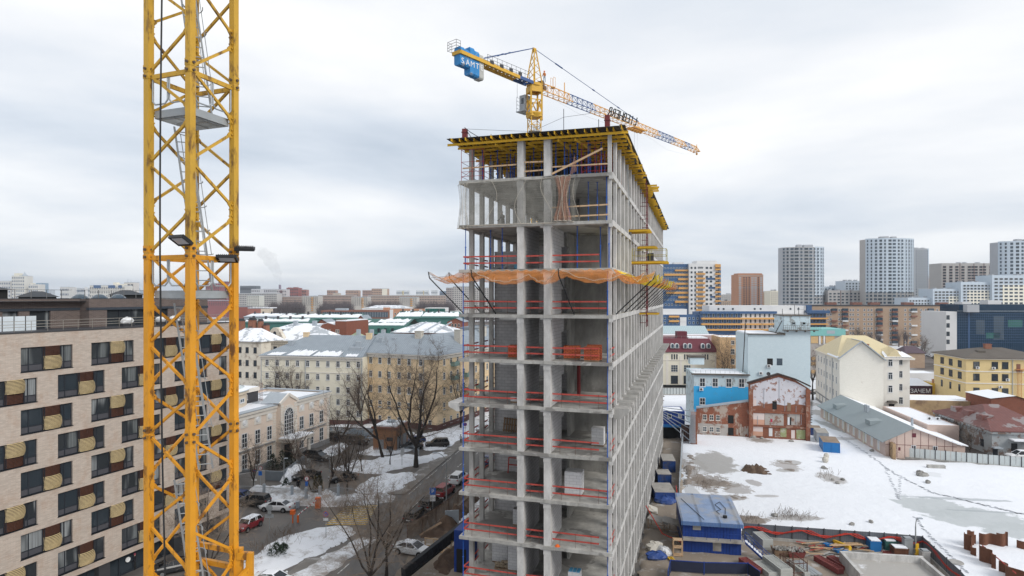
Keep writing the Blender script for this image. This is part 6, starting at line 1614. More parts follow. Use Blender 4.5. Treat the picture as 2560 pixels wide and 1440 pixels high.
 ac_unit(f.t,f.u(1922),-.05,f.z(1922,918));ac_unit(f.t,f.u(1902),-.05,f.z(1902,936));b=B();b.lathe([(0,0),(.25,.03),(.42,.14),(.45,.2)],14);o=b.build('satellite_dish',M['darksteel'],f.t,(f.u(1918),-.9,f.z(1918,934)));o.rotation_euler=(R(70),0,0)
 b=B()
 for(x,hh)in((ut+2.9,2.6),(ut+3.8,2.0),(ut+5.0,2.3),(ut+.2,1.6),(u1-.3,1.9)):b.tube((x,2,ht),(x,2,ht+hh),.06,5)
 b.beam((ut+3.5,2,ht+1.5),(ut+5,2,ht+1.5),.05);b.build('antenna',M['darksteel'],f.t)
 b=B();b.tube((-1.3,-.1,h-11),(-.6,-.1,h+2.6),.11,6);b.tube((ut-1.8,.6,h+.2),(ut-.3,.5,h+3.2),.1,6);b.build('flue_pipe',M['darksteel'],f.t);f.done()
 # cream house with maroon mansard
 f=Fac('maroon_roof_house','cream house with steep maroon mansard roof and paired arched dormers','building',1630,206,R(-3))
 u1,h=f.u(1793),f.z(1660,880);dp=13
 B().box(0,u1,0,dp,.8,h).build('wall',M['cream'],f.t);B().box(-.1,u1+.1,-.1,dp,0,.8).build('plinth',M['black'],f.t)
 hr=f.z(1660,847);b=B();b.add([(-.4,-.4,h),(u1+.5,-.4,h),(u1+.5,dp+.4,h),(-.4,dp+.4,h),(-.4,1.6,hr),(u1-2.2,1.6,hr),(u1-2.2,dp-1.6,hr),(-.4,dp-1.6,hr)],[(0,1,5,4),(1,2,6,5),(2,3,7,6),(3,0,4,7),(4,5,6,7)]);b.build('roof',M['maroon'],f.t)
 B().box(f.u(1725),u1-2.6,2,dp-2,hr,hr+.35).build('snow_cover',M['snow'],f.t);B().box(f.u(1698),f.u(1723),3,6.5,hr,f.z(1698,830)).build('roof_house',M['maroon'],f.t)
 b=B()
 for k in range(12):b.tube((.5+k*1.6,1.7,hr),(.5+k*1.6,1.7,hr+.8),.03,4)
 b.beam((0,1.7,hr+.8),(u1-2.4,1.7,hr+.8),.04);b.build('roof_railing',M['galv'],f.t)
 for x in(1681,1692.5,1713,1724.5,1757,1771):
  u=f.u(x);z=h+1.3;d_=inst(None,'dormer',f.t,(u,0,z));k=.62
  a=[(-k,-.35,0)]+[(-k*math.cos(math.pi*i/8),-.35,1.0+k*math.sin(math.pi*i/8))for i in range(9)]+[(k,-.35,0)]
  B().extr(a,(0,1.7,0)).build('arched_frame',M['frame_w'],d_);k=.42
  a=[(-k,-.38,.12)]+[(-k*math.cos(math.pi*i/8),-.38,1.0+k*math.sin(math.pi*i/8))for i in range(9)]+[(k,-.38,.12)]
  B().extr(a,(0,.03,0)).build('pane',M['glass2'],d_)
 for x in(1686,1718,1763):f.grid([x-6.2,x,x+6.2],[885],4.4,14,'trimw','glass','N',xr=1686)
 f.grid([1686,1718],[912],17.5,18,'trimw','glass2','G',xr=1686);f.grid([1686,1718],[939],17.5,20,'frame_d','glass','G',xr=1686)
 b=B();b.box(0,u1,-.15,0,f.z(1660,900)-.1,f.z(1660,900)+.1)
 for x in(1668,1702,1734,1790):b.box(f.u(x)-.4,f.u(x)+.4,-.08,0,.8,h-1.2)
 b.build('pilasters',M['trimw'],f.t);f.done()
 A,Bq=G(1645,988),G(1736,988);panel_fence('pale metal panel fence in front of the maroon roofed house',A,Bq,2.2,12)
 # greenhouse roof
 f=Fac('glass_roof_hall','low hall with pale glass saddle roof behind the maroon roofed house','building',1640,262,R(0));h=f.z(1640,838);u1=f.u(1770)
 B().box(0,u1,0,12,0,h).build('wall',M['pblue'],f.t);roof_prism(f.t,'roof',ribbed('glass_roof',(.40,.50,.53),.8,0,.08,.3),0,u1,0,12,h,f.z(1640,816)-h,'x',.1,.6)
 f=Fac('pink_hall','low pinkish hall with snow along its roof edge behind the bushy tree','building',1640,240,R(0));f.body(1640,1800,838,8,mat('pinkish_plaster',(.42,.30,.30),.9,.15),'snow',par=.1);
 f=Fac('orange_yellow_house','orange plastered house with snowy roof between the bushy tree and pale blue block','building',1800,200,R(-5));f.body(1800,1864,843,12,mat('orange_plaster',(.60,.40,.22),.9,.08),'snow',par=.1);f.grid([1832,1852],[851],9,11,'trimw','glass','G');f.grid([1832,1852],[872,897],10,14,'trimw','glass','G')
 f.box('blue_hatch','cblue',1854,1864,834,843,2,-.5);f.done()
 # teal and orange block
 f=Fac('teal_band_building','orange panelled low building with teal top band, right behind the pale blue tower','building',2000,236,R(-6));f.body(2000,2112,838,16,mat('grey_base',(.36,.33,.31),.8,.1),'tin')
 f.box('teal_band',mat('teal_panel',(.20,.46,.44),.6,.06),1999,2113,822,839,15,.4)
 f.box('grey_sign_board','tin',2066,2086,826,834,0,.45)
 for(x0,x1,y0,y1)in((2027,2045,840,858),(2052,2056,840,858),(2064,2086,840,858)):f.box('orange_panel',mat('tan_panel',(.56,.38,.19),.7,.1),x0,x1,y0,y1,0,.15)
 for x in(2047,2058):f.box('white_pier','cwhite',x,x+4,838,862,0,.3)
 for y in(892,905,925):f.box('orange_panel',mat('tan_panel2',(.50,.33,.17),.7,.1),2028,2050,y,y+8,0,.3)
 # white house with yellow roof
 f=Fac('yellow_roof_house','white four storey house with blank gable and pale yellow metal roof','building',2099,153,R(-15))
 h=f.z(2099,897);ug,u2,u3=f.u(2209),f.u(2252),f.u(2285);um=ug*.5;dp=27;zr=f.z(2155,853)
 b=B();b.extr([(0,0,0),(ug,0,0),(ug,0,h),(um,0,zr-.2),(0,0,h)],(0,.5,0));b.build('gable_wall',M['whitebrick'],f.t)
 b=B();b.box(0,.4,.5,dp,0,h);b.box(ug,u2,1.2,dp,0,h+.4);b.box(u2,u3,2.8,dp,0,h+.4);b.box(0,u3,dp,dp+.4,0,h);b.build('wall',M['whitewall'],f.t)
 b=B();b.box(u2-.2,u2+.2,1.0,3,h-.1,h+.4);b.box(ug,u3+.5,.8,1.3,h+.05,h+.45);b.box(u2,u3+.5,2.4,2.9,h+.05,h+.45);b.box(u3,u3+.4,2.5,dp,h+.05,h+.45);b.box(-.45,0,0,dp,h-.3,h+.1);b.build('cornice',M['trimw'],f.t)
 b=B();b.add([(-.5,-.4,h-.15),(um,-.4,zr),(ug+.4,-.4,h-.15),(-.5,dp/2,h-.15),(um,dp/2,zr),(ug+.4,dp/2,h-.15)],[(0,1,4,3),(1,2,5,4)])
 b.add([(-.5,.8,h-.1),(u3+.6,.8,h+.42),(u3+.6,dp+.5,h+.42),(-.5,dp+.5,h-.1),(4,dp*.55,zr+.6),(u3-6.5,dp*.55,zr+.6)],[(0,1,5,4),(1,2,5),(2,3,4,5),(3,0,4)]);b.build('roof',M['yroof'],f.t)
 b=B();b.beam((-.5,-.45,h-.1),(um,-.45,zr+.05),.3,.25);b.beam((um,-.45,zr+.05),(ug+.4,-.45,h-.1),.3,.25);b.beam((um,-.4,zr+.06),(um,9,zr+.06),.35,.06);b.build('verge_trim',M['tin'],f.t)
 roof_snow(f.t,(ug+.5,1.0,h+.5),(u3,1.0,h+.6),(u3-3,dp*.4,zr-1),(ug+1,dp*.4,zr-1),.0,.35,5);roof_snow(f.t,(-.4,.5,h),(-.4,12,h),(um-1,12,zr-1.2),(um-1,.5,zr-1.2),.02,.12,8)
 chimney(f.t,f.u(2174),3.0,zr-2.6,1.1,.9,1.6);b=B();b.add([(ug+1,1.2,h+.5),(ug+4.5,1.2,h+.5),(ug+2.75,1.2,h+2.6),(ug+1,6,h+2),(ug+4.5,6,h+2),(ug+2.75,6,h+3)],[(0,1,2),(0,2,5,3),(1,4,5,2)]);b.build('roof_gablet',M['yroof'],f.t)
 wm=win_mesh(1.0,1.75,'frame_w','glass','T')
 for y in(899,932,965):f.put(wm,(f.u(2230),1.18,f.z(2230,y)-1.75));f.put(win_mesh(.8,1.7,'frame_w','glass','T'),(f.u(2262),2.78,f.z(2262,y-2)-1.75))
 f.put(wm,(f.u(2262),2.78,f.z(2262,997)-1.75));f.side('L',0,3.0,7,[h-3,h-6.5,h-10],.9,1.7,step=3.4);f.side('L',0,4,6,[1.0],.9,1.6,step=3.6)
 for y in(7,14):B().tube((-.15,y,0),(-.15,y,h),.08,6).build('drainpipe',M['tin'],f.t)
 b=B();b.lathe([(0,.5),(1.0,.4),(1.3,0)],12,(0,0,0),0,math.pi,math.pi);b.build('door_canopy',M['brownroof'],f.t,(f.u(2234),1.2,f.z(2234,1008)));B().box(f.u(2226),f.u(2240),1.12,1.2,0,f.z(2234,1012)).build('door',M['dark_in'],f.t)
 b=B();b.box(ug,u2+.1,1.05,1.2,2.6,3.0);b.box(u2,u3+.1,2.65,2.8,2.6,3.0);b.build('string_course',M['greyplinth'],f.t);b=B();b.box(-.15,-0.0,0,dp,2.6,2.9);b.box(-.1,0,0,dp,0,1.0);b.build('string_course',M['greyplinth'],f.t);f.done()
 # long grey barn
 f=Fac('grey_roof_barn','long low barn with grey metal roof, pink panelled gable and snowy right slope','building',2213,115.5,R(-10))
 zl,zr_,za=f.z(2213,1100),f.z(2392,1108),f.z(2283,1069);ul,ur,ua=0,f.u(2392),f.u(2283);dp=38
 b=B();b.extr([(0,0,0),(ur,0,0),(ur,0,zr_),(ua,0,za),(0,0,zl)],(0,dp,0));b.build('wall',M['barn_wall'],f.t)
 b=B();b.add([(-.7,-.5,zl-.25),(ua,-.5,za+.12),(ua,dp+.5,za+.12),(-.7,dp+.5,zl-.25),(-.7,-.5,zl-.4),(-.7,dp+.5,zl-.4),(ua,-.5,za-.05)],[(0,1,2,3),(0,3,5,4),(0,4,6,1)]);b.build('roof_slope',M['barn_roof'],f.t)
 b=B();b.add([(ua,-.5,za+.12),(ur+.6,-.5,zr_-.15),(ur+.6,dp+.5,zr_-.15),(ua,dp+.5,za+.12),(ur+.6,-.5,zr_-.35),(ua,-.5,za-.05)],[(0,1,2,3),(0,5,4,1)]);b.build('roof_slope',M['snow'],f.t)
 b=B()
 for k in range(9):x=ur*(k+.5)/9;b.box(x-.03,x+.03,-.03,0,.2,zl-.3+((za-zl)*min(1,x/ua)if x<ua else(za-zl)*(1-(x-ua)/(ur-ua)*.85)))
 b.box(0,ur,-.03,0,2.5,2.58);b.build('panel_joints',mat('maroon_joint',(.16,.06,.06),.8),f.t)
 f.win(2284,1113,11,17,'frame_w','glass','V');f.win(2338,1115,11,17,'frame_w','glass','V');f.box('vent_grille','maroon',2280,2290,1083,1093,0,.05);f.box('vent_grille','maroon',2246,2251,1118,1126,0,.05)
 ac_unit(f.t,f.u(2304),-.05,.4)
 for k in range(11):f.put(win_mesh(1.3,2.1,'cream','cwhite','N'),(0,3+3.2*k,.7),R(-90),'shutter_panel')
 b=B()
 for y in(10,21,33):b.beam((-.15,y,0),(-.15,y,zl-.4),.25)
 b.build('pilasters',M['cream'],f.t)
 for(y,s)in((11,.45),(30,.4)):
  x=ua*s;zz=zl+(za-zl)*s;b=B();b.add([(x-1.2,y-1.3,zz-.45),(x-1.2,y+1.3,zz-.45),(x-1.2,y+1.3,zz+.5),(x-1.2,y-1.3,zz+.5),(x+1.3,y-1.3,zz+.75),(x+1.3,y+1.3,zz+.75)],[(0,1,2,3),(3,2,5,4),(0,3,4),(1,5,2)]);b.build('dormer',M['barn_roof'],f.t)
 for y in(18,19.2):B().box(ua-1.4,ua-.9,y,y+.5,za-.8,za+.9).build('vent',M['tin'],f.t)
 B().tube((ua+1.5,4,za-.5),(ua+1.5,4,za+1.1),.22,8).build('flue',M['tin'],f.t)
 b=B();b.box(ur,ur+2.6,2.5,dp*.6,0,zr_-.9);b.build('annex_wall',M['barn_wall'],f.t);b=B();b.add([(ur-.2,2.2,zr_-.3),(ur+3,2.2,zr_-.85),(ur+3,dp*.6,zr_-.85),(ur-.2,dp*.6,zr_-.3),(ur+3,2.2,zr_-1.05),(ur-.2,2.2,zr_-.5)],[(0,1,2,3),(0,5,4,1)]);b.build('annex_roof',M['snow'],f.t)
 for y in(9,10.3):ac_unit(f.t,ur-2.2,y,zr_+.3)
 f.done()
 f=Fac('snowy_annex','flat low annex thick with snow right of the barn ridge','building',2318,127,R(-10));f.body(2318,2398,1062,22,'barn_wall','snow',par=.05)
 for k in range(2):ac_unit(f.t,3+1.6*k,6,f.z(2318,1062))
 single(B().box(-.25,.25,0,8,0,3.0),'garden_wall',mat('ochre_old_wall',(.38,.26,.15),.9,.3,1,dirt=(.10,.07,.05),dsc=.7),'short ochre wall overgrown with brown creeper at the barn corner','wall',G(2236,1152),R(-16))
 b=B();r=random.Random(4)
 for k in range(160):p=Vector((r.uniform(-.5,.5),r.uniform(0,6),r.uniform(1.6,3.3)));b.beam(p,p+Vector((r.uniform(-.4,.4),r.uniform(-.6,.6),r.uniform(-.7,.3))),.03)
 single(b,'creeper',M['twig'],'brown bare creeper hanging over the ochre wall','creeper',G(2236,1152),R(-16))
 # yellow office house
 f=Fac('yellow_building','yellow three storey house with low brown roof, air units and many windows','building',2415,173,R(-10))
 u1,h=f.u(2640),f.z(2415,894);dp=18
 B().box(0,u1,0,dp,0,h).build('wall',M['yellow_pl'],f.t);b=B();b.box(-.5,u1,-.5,0,h-.4,h);b.box(-.5,0,0,dp,h-.4,h)
 for z in(h-3.9,h-7.2):b.box(-.12,u1,-.12,0,z,z+.25);b.box(-.12,0,0,dp,z,z+.25)
 b.build('cornice',M['trimw'],f.t);roof_prism(f.t,'roof',M['brownroof'],0,u1,0,dp,h,2.3,'x',9,.7);chimney(f.t,9.5,8,h+1.6,1.6,1.2,1.6)
 B().box(5.2,7.0,4,6,h+.8,h+1.7).build('dormer',M['brownroof'],f.t)
 for y in(904,934,969):f.grid([2441,2487,2513],[y],14,17,'frame_d','glass','T',xr=2441,pns=['curt2','glass'])
 f.side('L',0,3.2,3,[h-3.0,h-6.2],2.0,1.9,'frame_d','glass','G',step=4.9);f.side('L',0,3.4,3,[h-9.8],1.0,1.9,'frame_d','glass','T',step=4.9)
 for(x,y)in((2443,922),(2483,923),(2518,952),(2434,987),(2500,970)):ac_unit(f.t,f.u(x),-.05,f.z(x,y))
 b=B();x=f.u(2547)
 for s in(-.45,.45):b.beam((x+s,-.4,1.5),(x+s,-.4,h-3),.08)
 for k in range(22):b.beam((x-.45,-.4,1.7+.36*k),(x+.45,-.4,1.7+.36*k),.05)
 b.box(x-1,x+1.6,-1.1,0,h-3.1,h-3.0);b.build('fire_ladder',mat('orange_ladder',(.50,.22,.08),.7),f.t);f.box('door','brown_frame',2541,2551,910,929,0,.05)
 B().tube((f.u(2531),-.15,0),(f.u(2531),-.15,h),.09,6).build('drainpipe',M['tin'],f.t);f.done()
 # decayed house with rusted roof
 f=Fac('decayed_house','derelict house with peeling blue grey walls and rusted maroon hip roof','building',2480,117,R(-8))
 u1,h=f.u(2640),f.z(2480,1076);dp=20
 B().box(0,u1,0,dp,0,h).build('wall',M['decay'],f.t);roof_prism(f.t,'roof',M['rustroof'],0,u1,0,dp,h,3.4,'x',4.5,.5)
 b=B();b.box(-.4,u1,-.4,0,h-.6,h-.05);b.box(-.4,0,0,dp,h-.6,h-.05);b.build('cornice',M['decay'],f.t)
 for y in(5.5,10,14.5):b=B();b.add([(.8,y-1,h+.6),(.8,y+1,h+.6),(.8,y+1,h+2.0),(.8,y-1,h+2.0),(3,y-1,h+2.0),(3,y+1,h+2.0)],[(0,1,2,3),(3,2,5,4),(0,3,4),(1,5,2)]);b.build('dormer',M['rustroof'],f.t)
 f.box('door','black',2528,2543,1108,None,0,.06);f.box('canopy','snow',2522,2580,1096,1099,0,1.6);f.box('door','frame_d',2470+12,2490+4,1122,None,0,.06);f.box('canopy','tin',2478,2500,1116,1119,0,1.0)
 b=B()
 for k in range(16):b.beam((-.3-.1*(k%3),1+1.2*k,h-.3),(-.9,1+1.2*k,h-2.6 if k%2 else h-1),.05);b.beam((-.5,1+1.2*k,h-.9),(-.5,2.2+1.2*k,h-1.1),.05)
 b.build('hanging_pipes',M['rebar'],f.t);f.side('L',0,3,4,[1.2],1.0,1.3,'frame_d','glass','G',step=4);f.done()
 f=Fac('brick_store','dark red brick store with snowy lean-to roof at right edge of photo','building',2478,142,R(-8));h=f.z(2478,992);u1=f.u(2640);B().extr([(0,0,0),(u1,0,0),(u1,0,h-2.5),(5,0,h+.2),(0,0,h-.5)],(0,10,0)).build('wall',M['brickred'],f.t)
 b=B();b.add([(-.3,-.3,h-.35),(5,-.3,h+.35),(u1,-.3,h-2.3),(-.3,10,h-.35),(5,10,h+.35),(u1,10,h-2.3)],[(0,1,4,3),(1,2,5,4)]);b.build('roof',M['snow'],f.t)
 f=Fac('ochre_shed','flat ochre shed with thick clean snow on its roof, between white and yellow houses','shed',2262,152,R(-8));f.body(2262,2450,1000,10,mat('old_ochre',(.42,.30,.17),.9,.2,.5,dirt=(.16,.10,.07),dsc=.4),'snow',par=.05)
 f=Fac('graffiti_shed','dark maroon shed painted with big white letters and snow on top','shed',2268,190,R(-3));u0,u1,h=f.body(2268,2331,964,8,mat('dark_maroon',(.06,.025,.035),.8,.2),'snow',par=.0)
 b=B();b.add([(0,-.2,h),(u1,-.2,h),(u1-1,6,h+1.6),(0,6,h+1.6)],[(0,1,2,3)]);b.build('snow_cover',M['snow'],f.t)
 me=text_mesh('ЗАЧЕМ',1.75,.02,'RIGHT');me.materials.append(M['white']);o=inst(me,'graffiti',f.t,(u1-.5,-.05,.6));o.rotation_euler=(R(90),0,0)
 f=Fac('yellow_shed','small yellow painted kiosk beside the graffiti shed','shed',2331,190.2,R(-3));f.body(2331,2346,958,5,mat('bright_yellow',(.65,.42,.04),.7),'snow',par=.1);chimney(f.t,.8,1,f.z(2331,958),.5,.5,1.0,'obrick')
 f=Fac('grey_garage','row of pale grey metal garages behind the graffiti shed','shed',2270,222,R(0));f.body(2270,2346,933,8,'cwhite','snow',par=.1)
 f=Fac('brown_hut','small brick house with plum roof beside the parked cars far behind','building',2264,262,R(-6));h=f.z(2264,882);u1=f.u(2312);B().box(0,u1,0,9,0,h).build('wall',M['apt_brick'],f.t);roof_prism(f.t,'roof',mat('plum_roof',(.10,.07,.085),.7),0,u1,0,9,h,2.6,'x',2,.4)
 A,Bq=G(2262,1146),G(2640,1180);panel_fence('long pale panel fence on dark posts below the barn',A,Bq,2.0,14)
def ac_unit(t,x,y,z):
 b=B();b.box(x-.42,x+.42,y-.33,y,z,z+.62);b.box(x-.4,x-.34,y-.3,y+.05,z-.12,z);b.box(x+.34,x+.4,y-.3,y+.05,z-.12,z)
 o=b.build('air_conditioner',M['white'],t);f=B();f.lathe([(0,.01),(.24,.01),(.24,0)],12);q=f.build('fan_grille',M['darksteel'],o,(x-.08,y-.335,z+.31));q.rotation_euler=(R(90),0,0);return o
def panel_fence(lab,A,Bq,h,n):
 A,Bq=Vector(A),Vector(Bq);ang=math.atan2(Bq.y-A.y,Bq.x-A.x);L=(Bq-A).length
 t=thing('panel_fence',lab,'fence',A,ang)
 for k in range(n):
  x0,x1=L*k/n,L*(k+1)/n;b=B();b.box(x0+.07,(x0+x1)/2-.03,-.03,.03,.35,h);b.box((x0+x1)/2+.03,x1-.07,-.03,.03,.35,h);b.build('panel',M['fencep'],t)
  B().box(x0-.07,x0+.07,-.07,.07,0,h+.1).build('post',M['darksteel'],t)
 b=B();b.box(0,L,-.2,.2,0,.35);b.build('kerb_base',M['conc'],t)
M['fencep']=mat('pale_panel',(.52,.56,.56),.6,.05)
right_near()
def right_far():
# long brick apartment block
 f=Fac('brick_apartments','long tan brick apartment block with dark balconies behind the yellow roof house','building',2000,385,R(-4))
 u0,u1,h=f.body(2000,2400,764,14,'apt_brick','tin',par=.1);f.box('roof_edge','darksteel',1999,2401,762,765,14,.3)
 for x in(2075,2140,2185,2270,2358):f.box('roof_stacks','brown_frame',x,x+24,756,763,8,-4)
 ys=[772+11.6*k for k in range(8)]
 f.grid([2059,2070,2077,2098,2105,2126,2133,2145,2161,2171,2179,2191,2226,2238,2263,2275,2303,2314,2343,2355],ys,4.6,6,'frame_w','glass','T',xr=2200)
 r=random.Random(2);bx=0
 for x in(2085,2112,2198,2236,2284,2326):
  for k,y in enumerate(ys):
   if r.random()<.12:continue
   wht=r.random()<.25
   f.box('balcony','cwhite' if wht else 'brown_frame',x-7,x+7,y+5.2,y+9,0,1.2)
   if r.random()<.6:f.box('balcony_glazing','glass2',x-6.6,x+6.6,y-1,y+5,0,1.1)
 f.done()
 # blue glass office
 f=Fac('glass_office','dark blue mirror glass office with white stone pier at its left end','building',2365,305,R(-3))
 f.body(2392,2640,782,22,'gdark','brownroof',par=.2);f.box('white_pier','cwhite',2365,2392,779,None,20,.05);f.box('upper_storey','gdark',2408,2640,761,782,18,-3);f.box('grey_corner','tgrey',2408,2438,762,780,0,2.9)
 f.box('roof_hut','cwhite',2492,2526,751,761,12,-6);f.box('roof_hut','cwhite',2426,2450,755,761,12,-6)
 for y in(788,808,829,849):f.box('window','glass',2366,2374,y,y+11,0,.1)
 b=B()
 for x in lin(2394,2600,44):b.box(f.u(x)-.02,f.u(x)+.02,-.04,0,2,f.z(2400,784))
 for y in(784,790.5,797,803.5,810,816.5,823,829.5,836,842.5,849,855.5):b.box(f.u(2393),f.u(2600),-.05,0,f.z(2400,y)-.05,f.z(2400,y)+.05)
 b.build('mullions',M['cblue'],f.t);f.box('corner_trim','cblue',2420,2424,782,None,0,.15);f.box('rail','tin',2393,2640,777,778,0,.1)
 for(x0,x1,y0,y1,m)in((2440,2462,800,836,'glass2'),(2484,2510,790,850,'glass2'),(2520,2556,800,818,'teal_glass'),(2465,2500,832,846,'teal_glass')):f.box('lighter_panes',m,x0,x1,y0,y1,0,.02)
 # blue and orange tower
 f=Fac('panel_tower','blue, white and orange panelled apartment tower right beside the unfinished building','building',1610,455,R(0))
 f.body(1610,1721,660,16,'cblue','tin');f.box('white_wing','cwhite',1720,1791,659,None,14,3);f.box('white_top','cwhite',1740,1790,652,659,10,2);f.box('blue_side','cblue',1791,1801,662,None,14,1);f.box('roof_rim','cwhite',1685,1709,656,660,6,0)
 for k in range(8):
  y=673+11.25*k;x0=[1687,1660,1695,1670,1695,1665,1695,1687][k];f.box('orange_band','corange',x0 if k else 1687,1720,y+(0 if k else 1),y+5.2,0,1.0)
  f.grid(lin(1662,1716,8),[y-4.5],4.6,4,'tblue','glass2','N',xr=1700)
 f.grid([1664,1672,1680,1690,1700,1712],[759],4,5,'cwhite','glass','N',xr=1690)
 for k in range(9):
  y=683+11.2*k;f.box('orange_balcony','corange',1737,1759,y,y+4.2,-3,4.0);f.box('orange_balcony','corange',1784,1797,y-11,y-7,-1,4.2)
 f.box('orange_cap','corange',1784,1797,661,669,-1,4.2)
 for k in range(10):
  y=668+11.2*k;f.grid([1726,1735],[y-.8],5.5,6,'cwhite','glass','N',xr=1726,o=3.0);f.grid([1748],[y-1.2],14,5.5,'cwhite','glass','G',xr=1748,o=3.0);f.grid([1764,1774],[y-.8],7,6,'cwhite','glass','N',xr=1764,o=3.0);f.grid([1790.5],[y],11,5,'tblue','glass','N',xr=1790,o=3.0)
 for(k,x0,x1)in((4,1762,1784),(6,1768,1784),(8,1772,1784)):f.box('blue_panel','cblue',x0,x1,650+11.2*k,655+11.2*k,-3,3.15)
 f.done()
 # blue and orange lower block
 f=Fac('panel_block','low blue and white panelled block with orange balcony bands below the towers','building',1620,362,R(0))
 f.body(1620,1748,787,14,'cblue','snow');f.box('white_upper','cwhite',1640,1722,773,787,12,-4);f.box('white_upper','cwhite',1776,2020,764,782,16,-2);f.box('blue_core','cblue',2018,2034,763,None,16,-2)
 f.box('wall','cblue',1748,1850,780,None,14,1.5);f.box('white_wall','cwhite',1850,1938,780,None,14,1.5);f.box('blue_fascia','cblue',1748,1938,778,784,0,2.6);f.box('white_wall','cwhite',1938,2018,782,None,14,.2)
 f.box('wall','cblue',2018,2062,782,None,12,1.5);f.box('blue_fascia','cblue',2016,2069,776,783,10,3)
 for y in(794,808,822):f.box('orange_band','corange',1750,1938,y,y+4,0,3.4);f.grid(lin(1758,1932,16),[y-10],5,9,'tblue','glass','N',xr=1758,o=1.5);f.box('orange_band','corange',2020,2064,y,y+3.5,0,3.4);f.grid(lin(2024,2058,5),[y-9],6,7,'cblue','glass','N',xr=2030,o=1.5)
 for y in(789,800.5):f.box('orange_band','corange',1672,1697,y,y+4.5,0,1.2);f.box('white_bay','cwhite',1700,1716,y+4,y+16,0,.15)
 f.grid(lin(1662,1744,9),[793,804,818],5,6,'tblue','glass','N',xr=1662);f.grid([1812,1835,1890,1905,1980,2000,1799],[770],5,5,'tin','dark_in','N',xr=1812,o=-1.95);f.grid(lin(1944,2014,9),[788,800,812,824],4.5,7,'tin','glass','N',xr=1944,o=.2)
 f.done()
 # orange brick tower
 f=Fac('orange_brick_tower','orange brick apartment tower standing alone between blue block and grey round tower','building',1846,610,R(0))
 f.body(1846,1908,686,20,'obrick','tin');f.box('roof_rim','obrick',1847,1907,683,686,14,-2);f.box('pale_band','tbeige',1845.5,1908.5,689,690.5,0,.3);f.box('pale_band','tbeige',1845.5,1908.5,719,720,0,.3)
 f.grid([1850,1881,1889,1903],lin(693,759,13),5.8,3.6,'cwhite','tgrey','N',xr=1850);f.grid([1860,1866,1873,1896],lin(693,759,13),3.2,3.2,'darksteel','glass','N',xr=1860);f.done()
 # grey round-fronted towers
 def round_tower(lab,x0,x1,yt,d,mA,mB,n,nf,split,yb=765,a0=-152,a1=-28):
  t=thing('round_tower_block',lab,'building',((x0+x1)/2/F*d-CX/F*d,d-(x1-x0)/F*d*.51,0));w=(x1-x0)/F*d
  h=EYE-(yt-HZ)/F*d;z0=0;Rr=w/2/math.cos(R(a1))if False else w/2/abs(math.cos(R(a0)));cy=Rr*.9
  b=B();N=28;pts=[(Rr*math.cos(R(a0+(a1-a0)*i/N)),cy+Rr*.5*math.sin(R(a0+(a1-a0)*i/N)))for i in range(N+1)]
  poly=pts+[(pts[-1][0],cy+4),(pts[0][0],cy+4)];b.prism(poly,0,h);b.build('wall',M[mA],t)
  k=int(N*split);b=B()
  for i in range(k if k>=0 else 0,N):
   (ax,ay),(bx,by)=pts[i],pts[i+1];u=Vector((ax,ay-cy,0)).normalized()*.25;v=Vector((bx,by-cy,0)).normalized()*.25
   b.add([(ax+u.x,ay+u.y,h*.42),(bx+v.x,by+v.y,h*.42),(bx+v.x,by+v.y,h+.6),(ax+u.x,ay+u.y,h+.6)],[(0,1,2,3)])
  if k<N:b.build('upper_cladding',M[mB],t)
  fh=(h-2)/nf;cnt=0;ex=B();ws=[.5,.5,.8,1.25,.5,1.3,.8,.5,1.25,.55,.8,1.2]
  for c in range(n):
   a=R(a0+(a1-a0)*(c+.5)/n);aw=Rr*R((a1-a0)/n)*.46*min(1.08,ws[c%len(ws)]+.12);me=win_mesh(max(.9,aw*1.75),fh*.68,'tgrey' if c%3 else 'tblue','glass' if c%2 else 'glass2','N')
   for r_ in range(nf):
    z=h-(r_+1)*fh+.4;loc=((Rr+.28)*math.cos(a),cy+(Rr*.5+.28)*math.sin(a),z)
    if z<12:continue
    if(c*7+r_*3)%max(1,(n*nf)//90)==0 and cnt<96:inst(me,'window',t,loc,a+R(90));cnt+=1
    else:
     cc,sn=math.cos(a+R(90)),math.sin(a+R(90));o=len(ex.v)
     for v in me.vertices:ex.v.append((loc[0]+v.co.x*cc-v.co.y*sn,loc[1]+v.co.x*sn+v.co.y*cc,loc[2]+v.co.z))
     for p in me.polygons:ex.f.append(tuple(i+o for i in p.vertices));ex.m.append(p.material_index+(2 if c%2 else 0))
  tag(ex.build('window',[M['tgrey'],M['glass2'],M['tblue'],M['glass']],t),kind='stuff')
  rb=B();rr=random.Random(n+nf)
  for k in range(6):q=R(a0+20+(a1-a0-40)*rr.random());rb.box(*(lambda x,y:(x-2,x+2,y+2,y+6))(Rr*.7*math.cos(q),cy+Rr*.5*math.sin(q)),h,h+1.5+rr.random())
  rb.build('roof_units',M['tgrey'],t)
  for r_ in range(nf):sb=B();sb_z=h-r_*fh;[sb.add([(pts[i][0]*1.004,cy+(pts[i][1]-cy)*1.012,sb_z-.5),(pts[i+1][0]*1.004,cy+(pts[i+1][1]-cy)*1.012,sb_z-.5),(pts[i+1][0]*1.004,cy+(pts[i+1][1]-cy)*1.012,sb_z),(pts[i][0]*1.004,cy+(pts[i][1]-cy)*1.012,sb_z)],[(0,1,2,3)])for i in range(N)];sb.build('floor_band',M['tbeige'],t)
 round_tower('grey round fronted apartment tower standing alone in the gap, nearest the building site',1950,2053,620,575,'tgrey','tblue',11,24,.68)
 round_tower('widest grey and pale blue round fronted tower in the middle of the tower group',2155,2274,600,560,'tbeige','tblue',13,26,99 if False else.0)
 round_tower('pale blue round fronted tower cut by right edge of photo',2483,2600,607,545,'tgrey','tblue',11,24,.0)
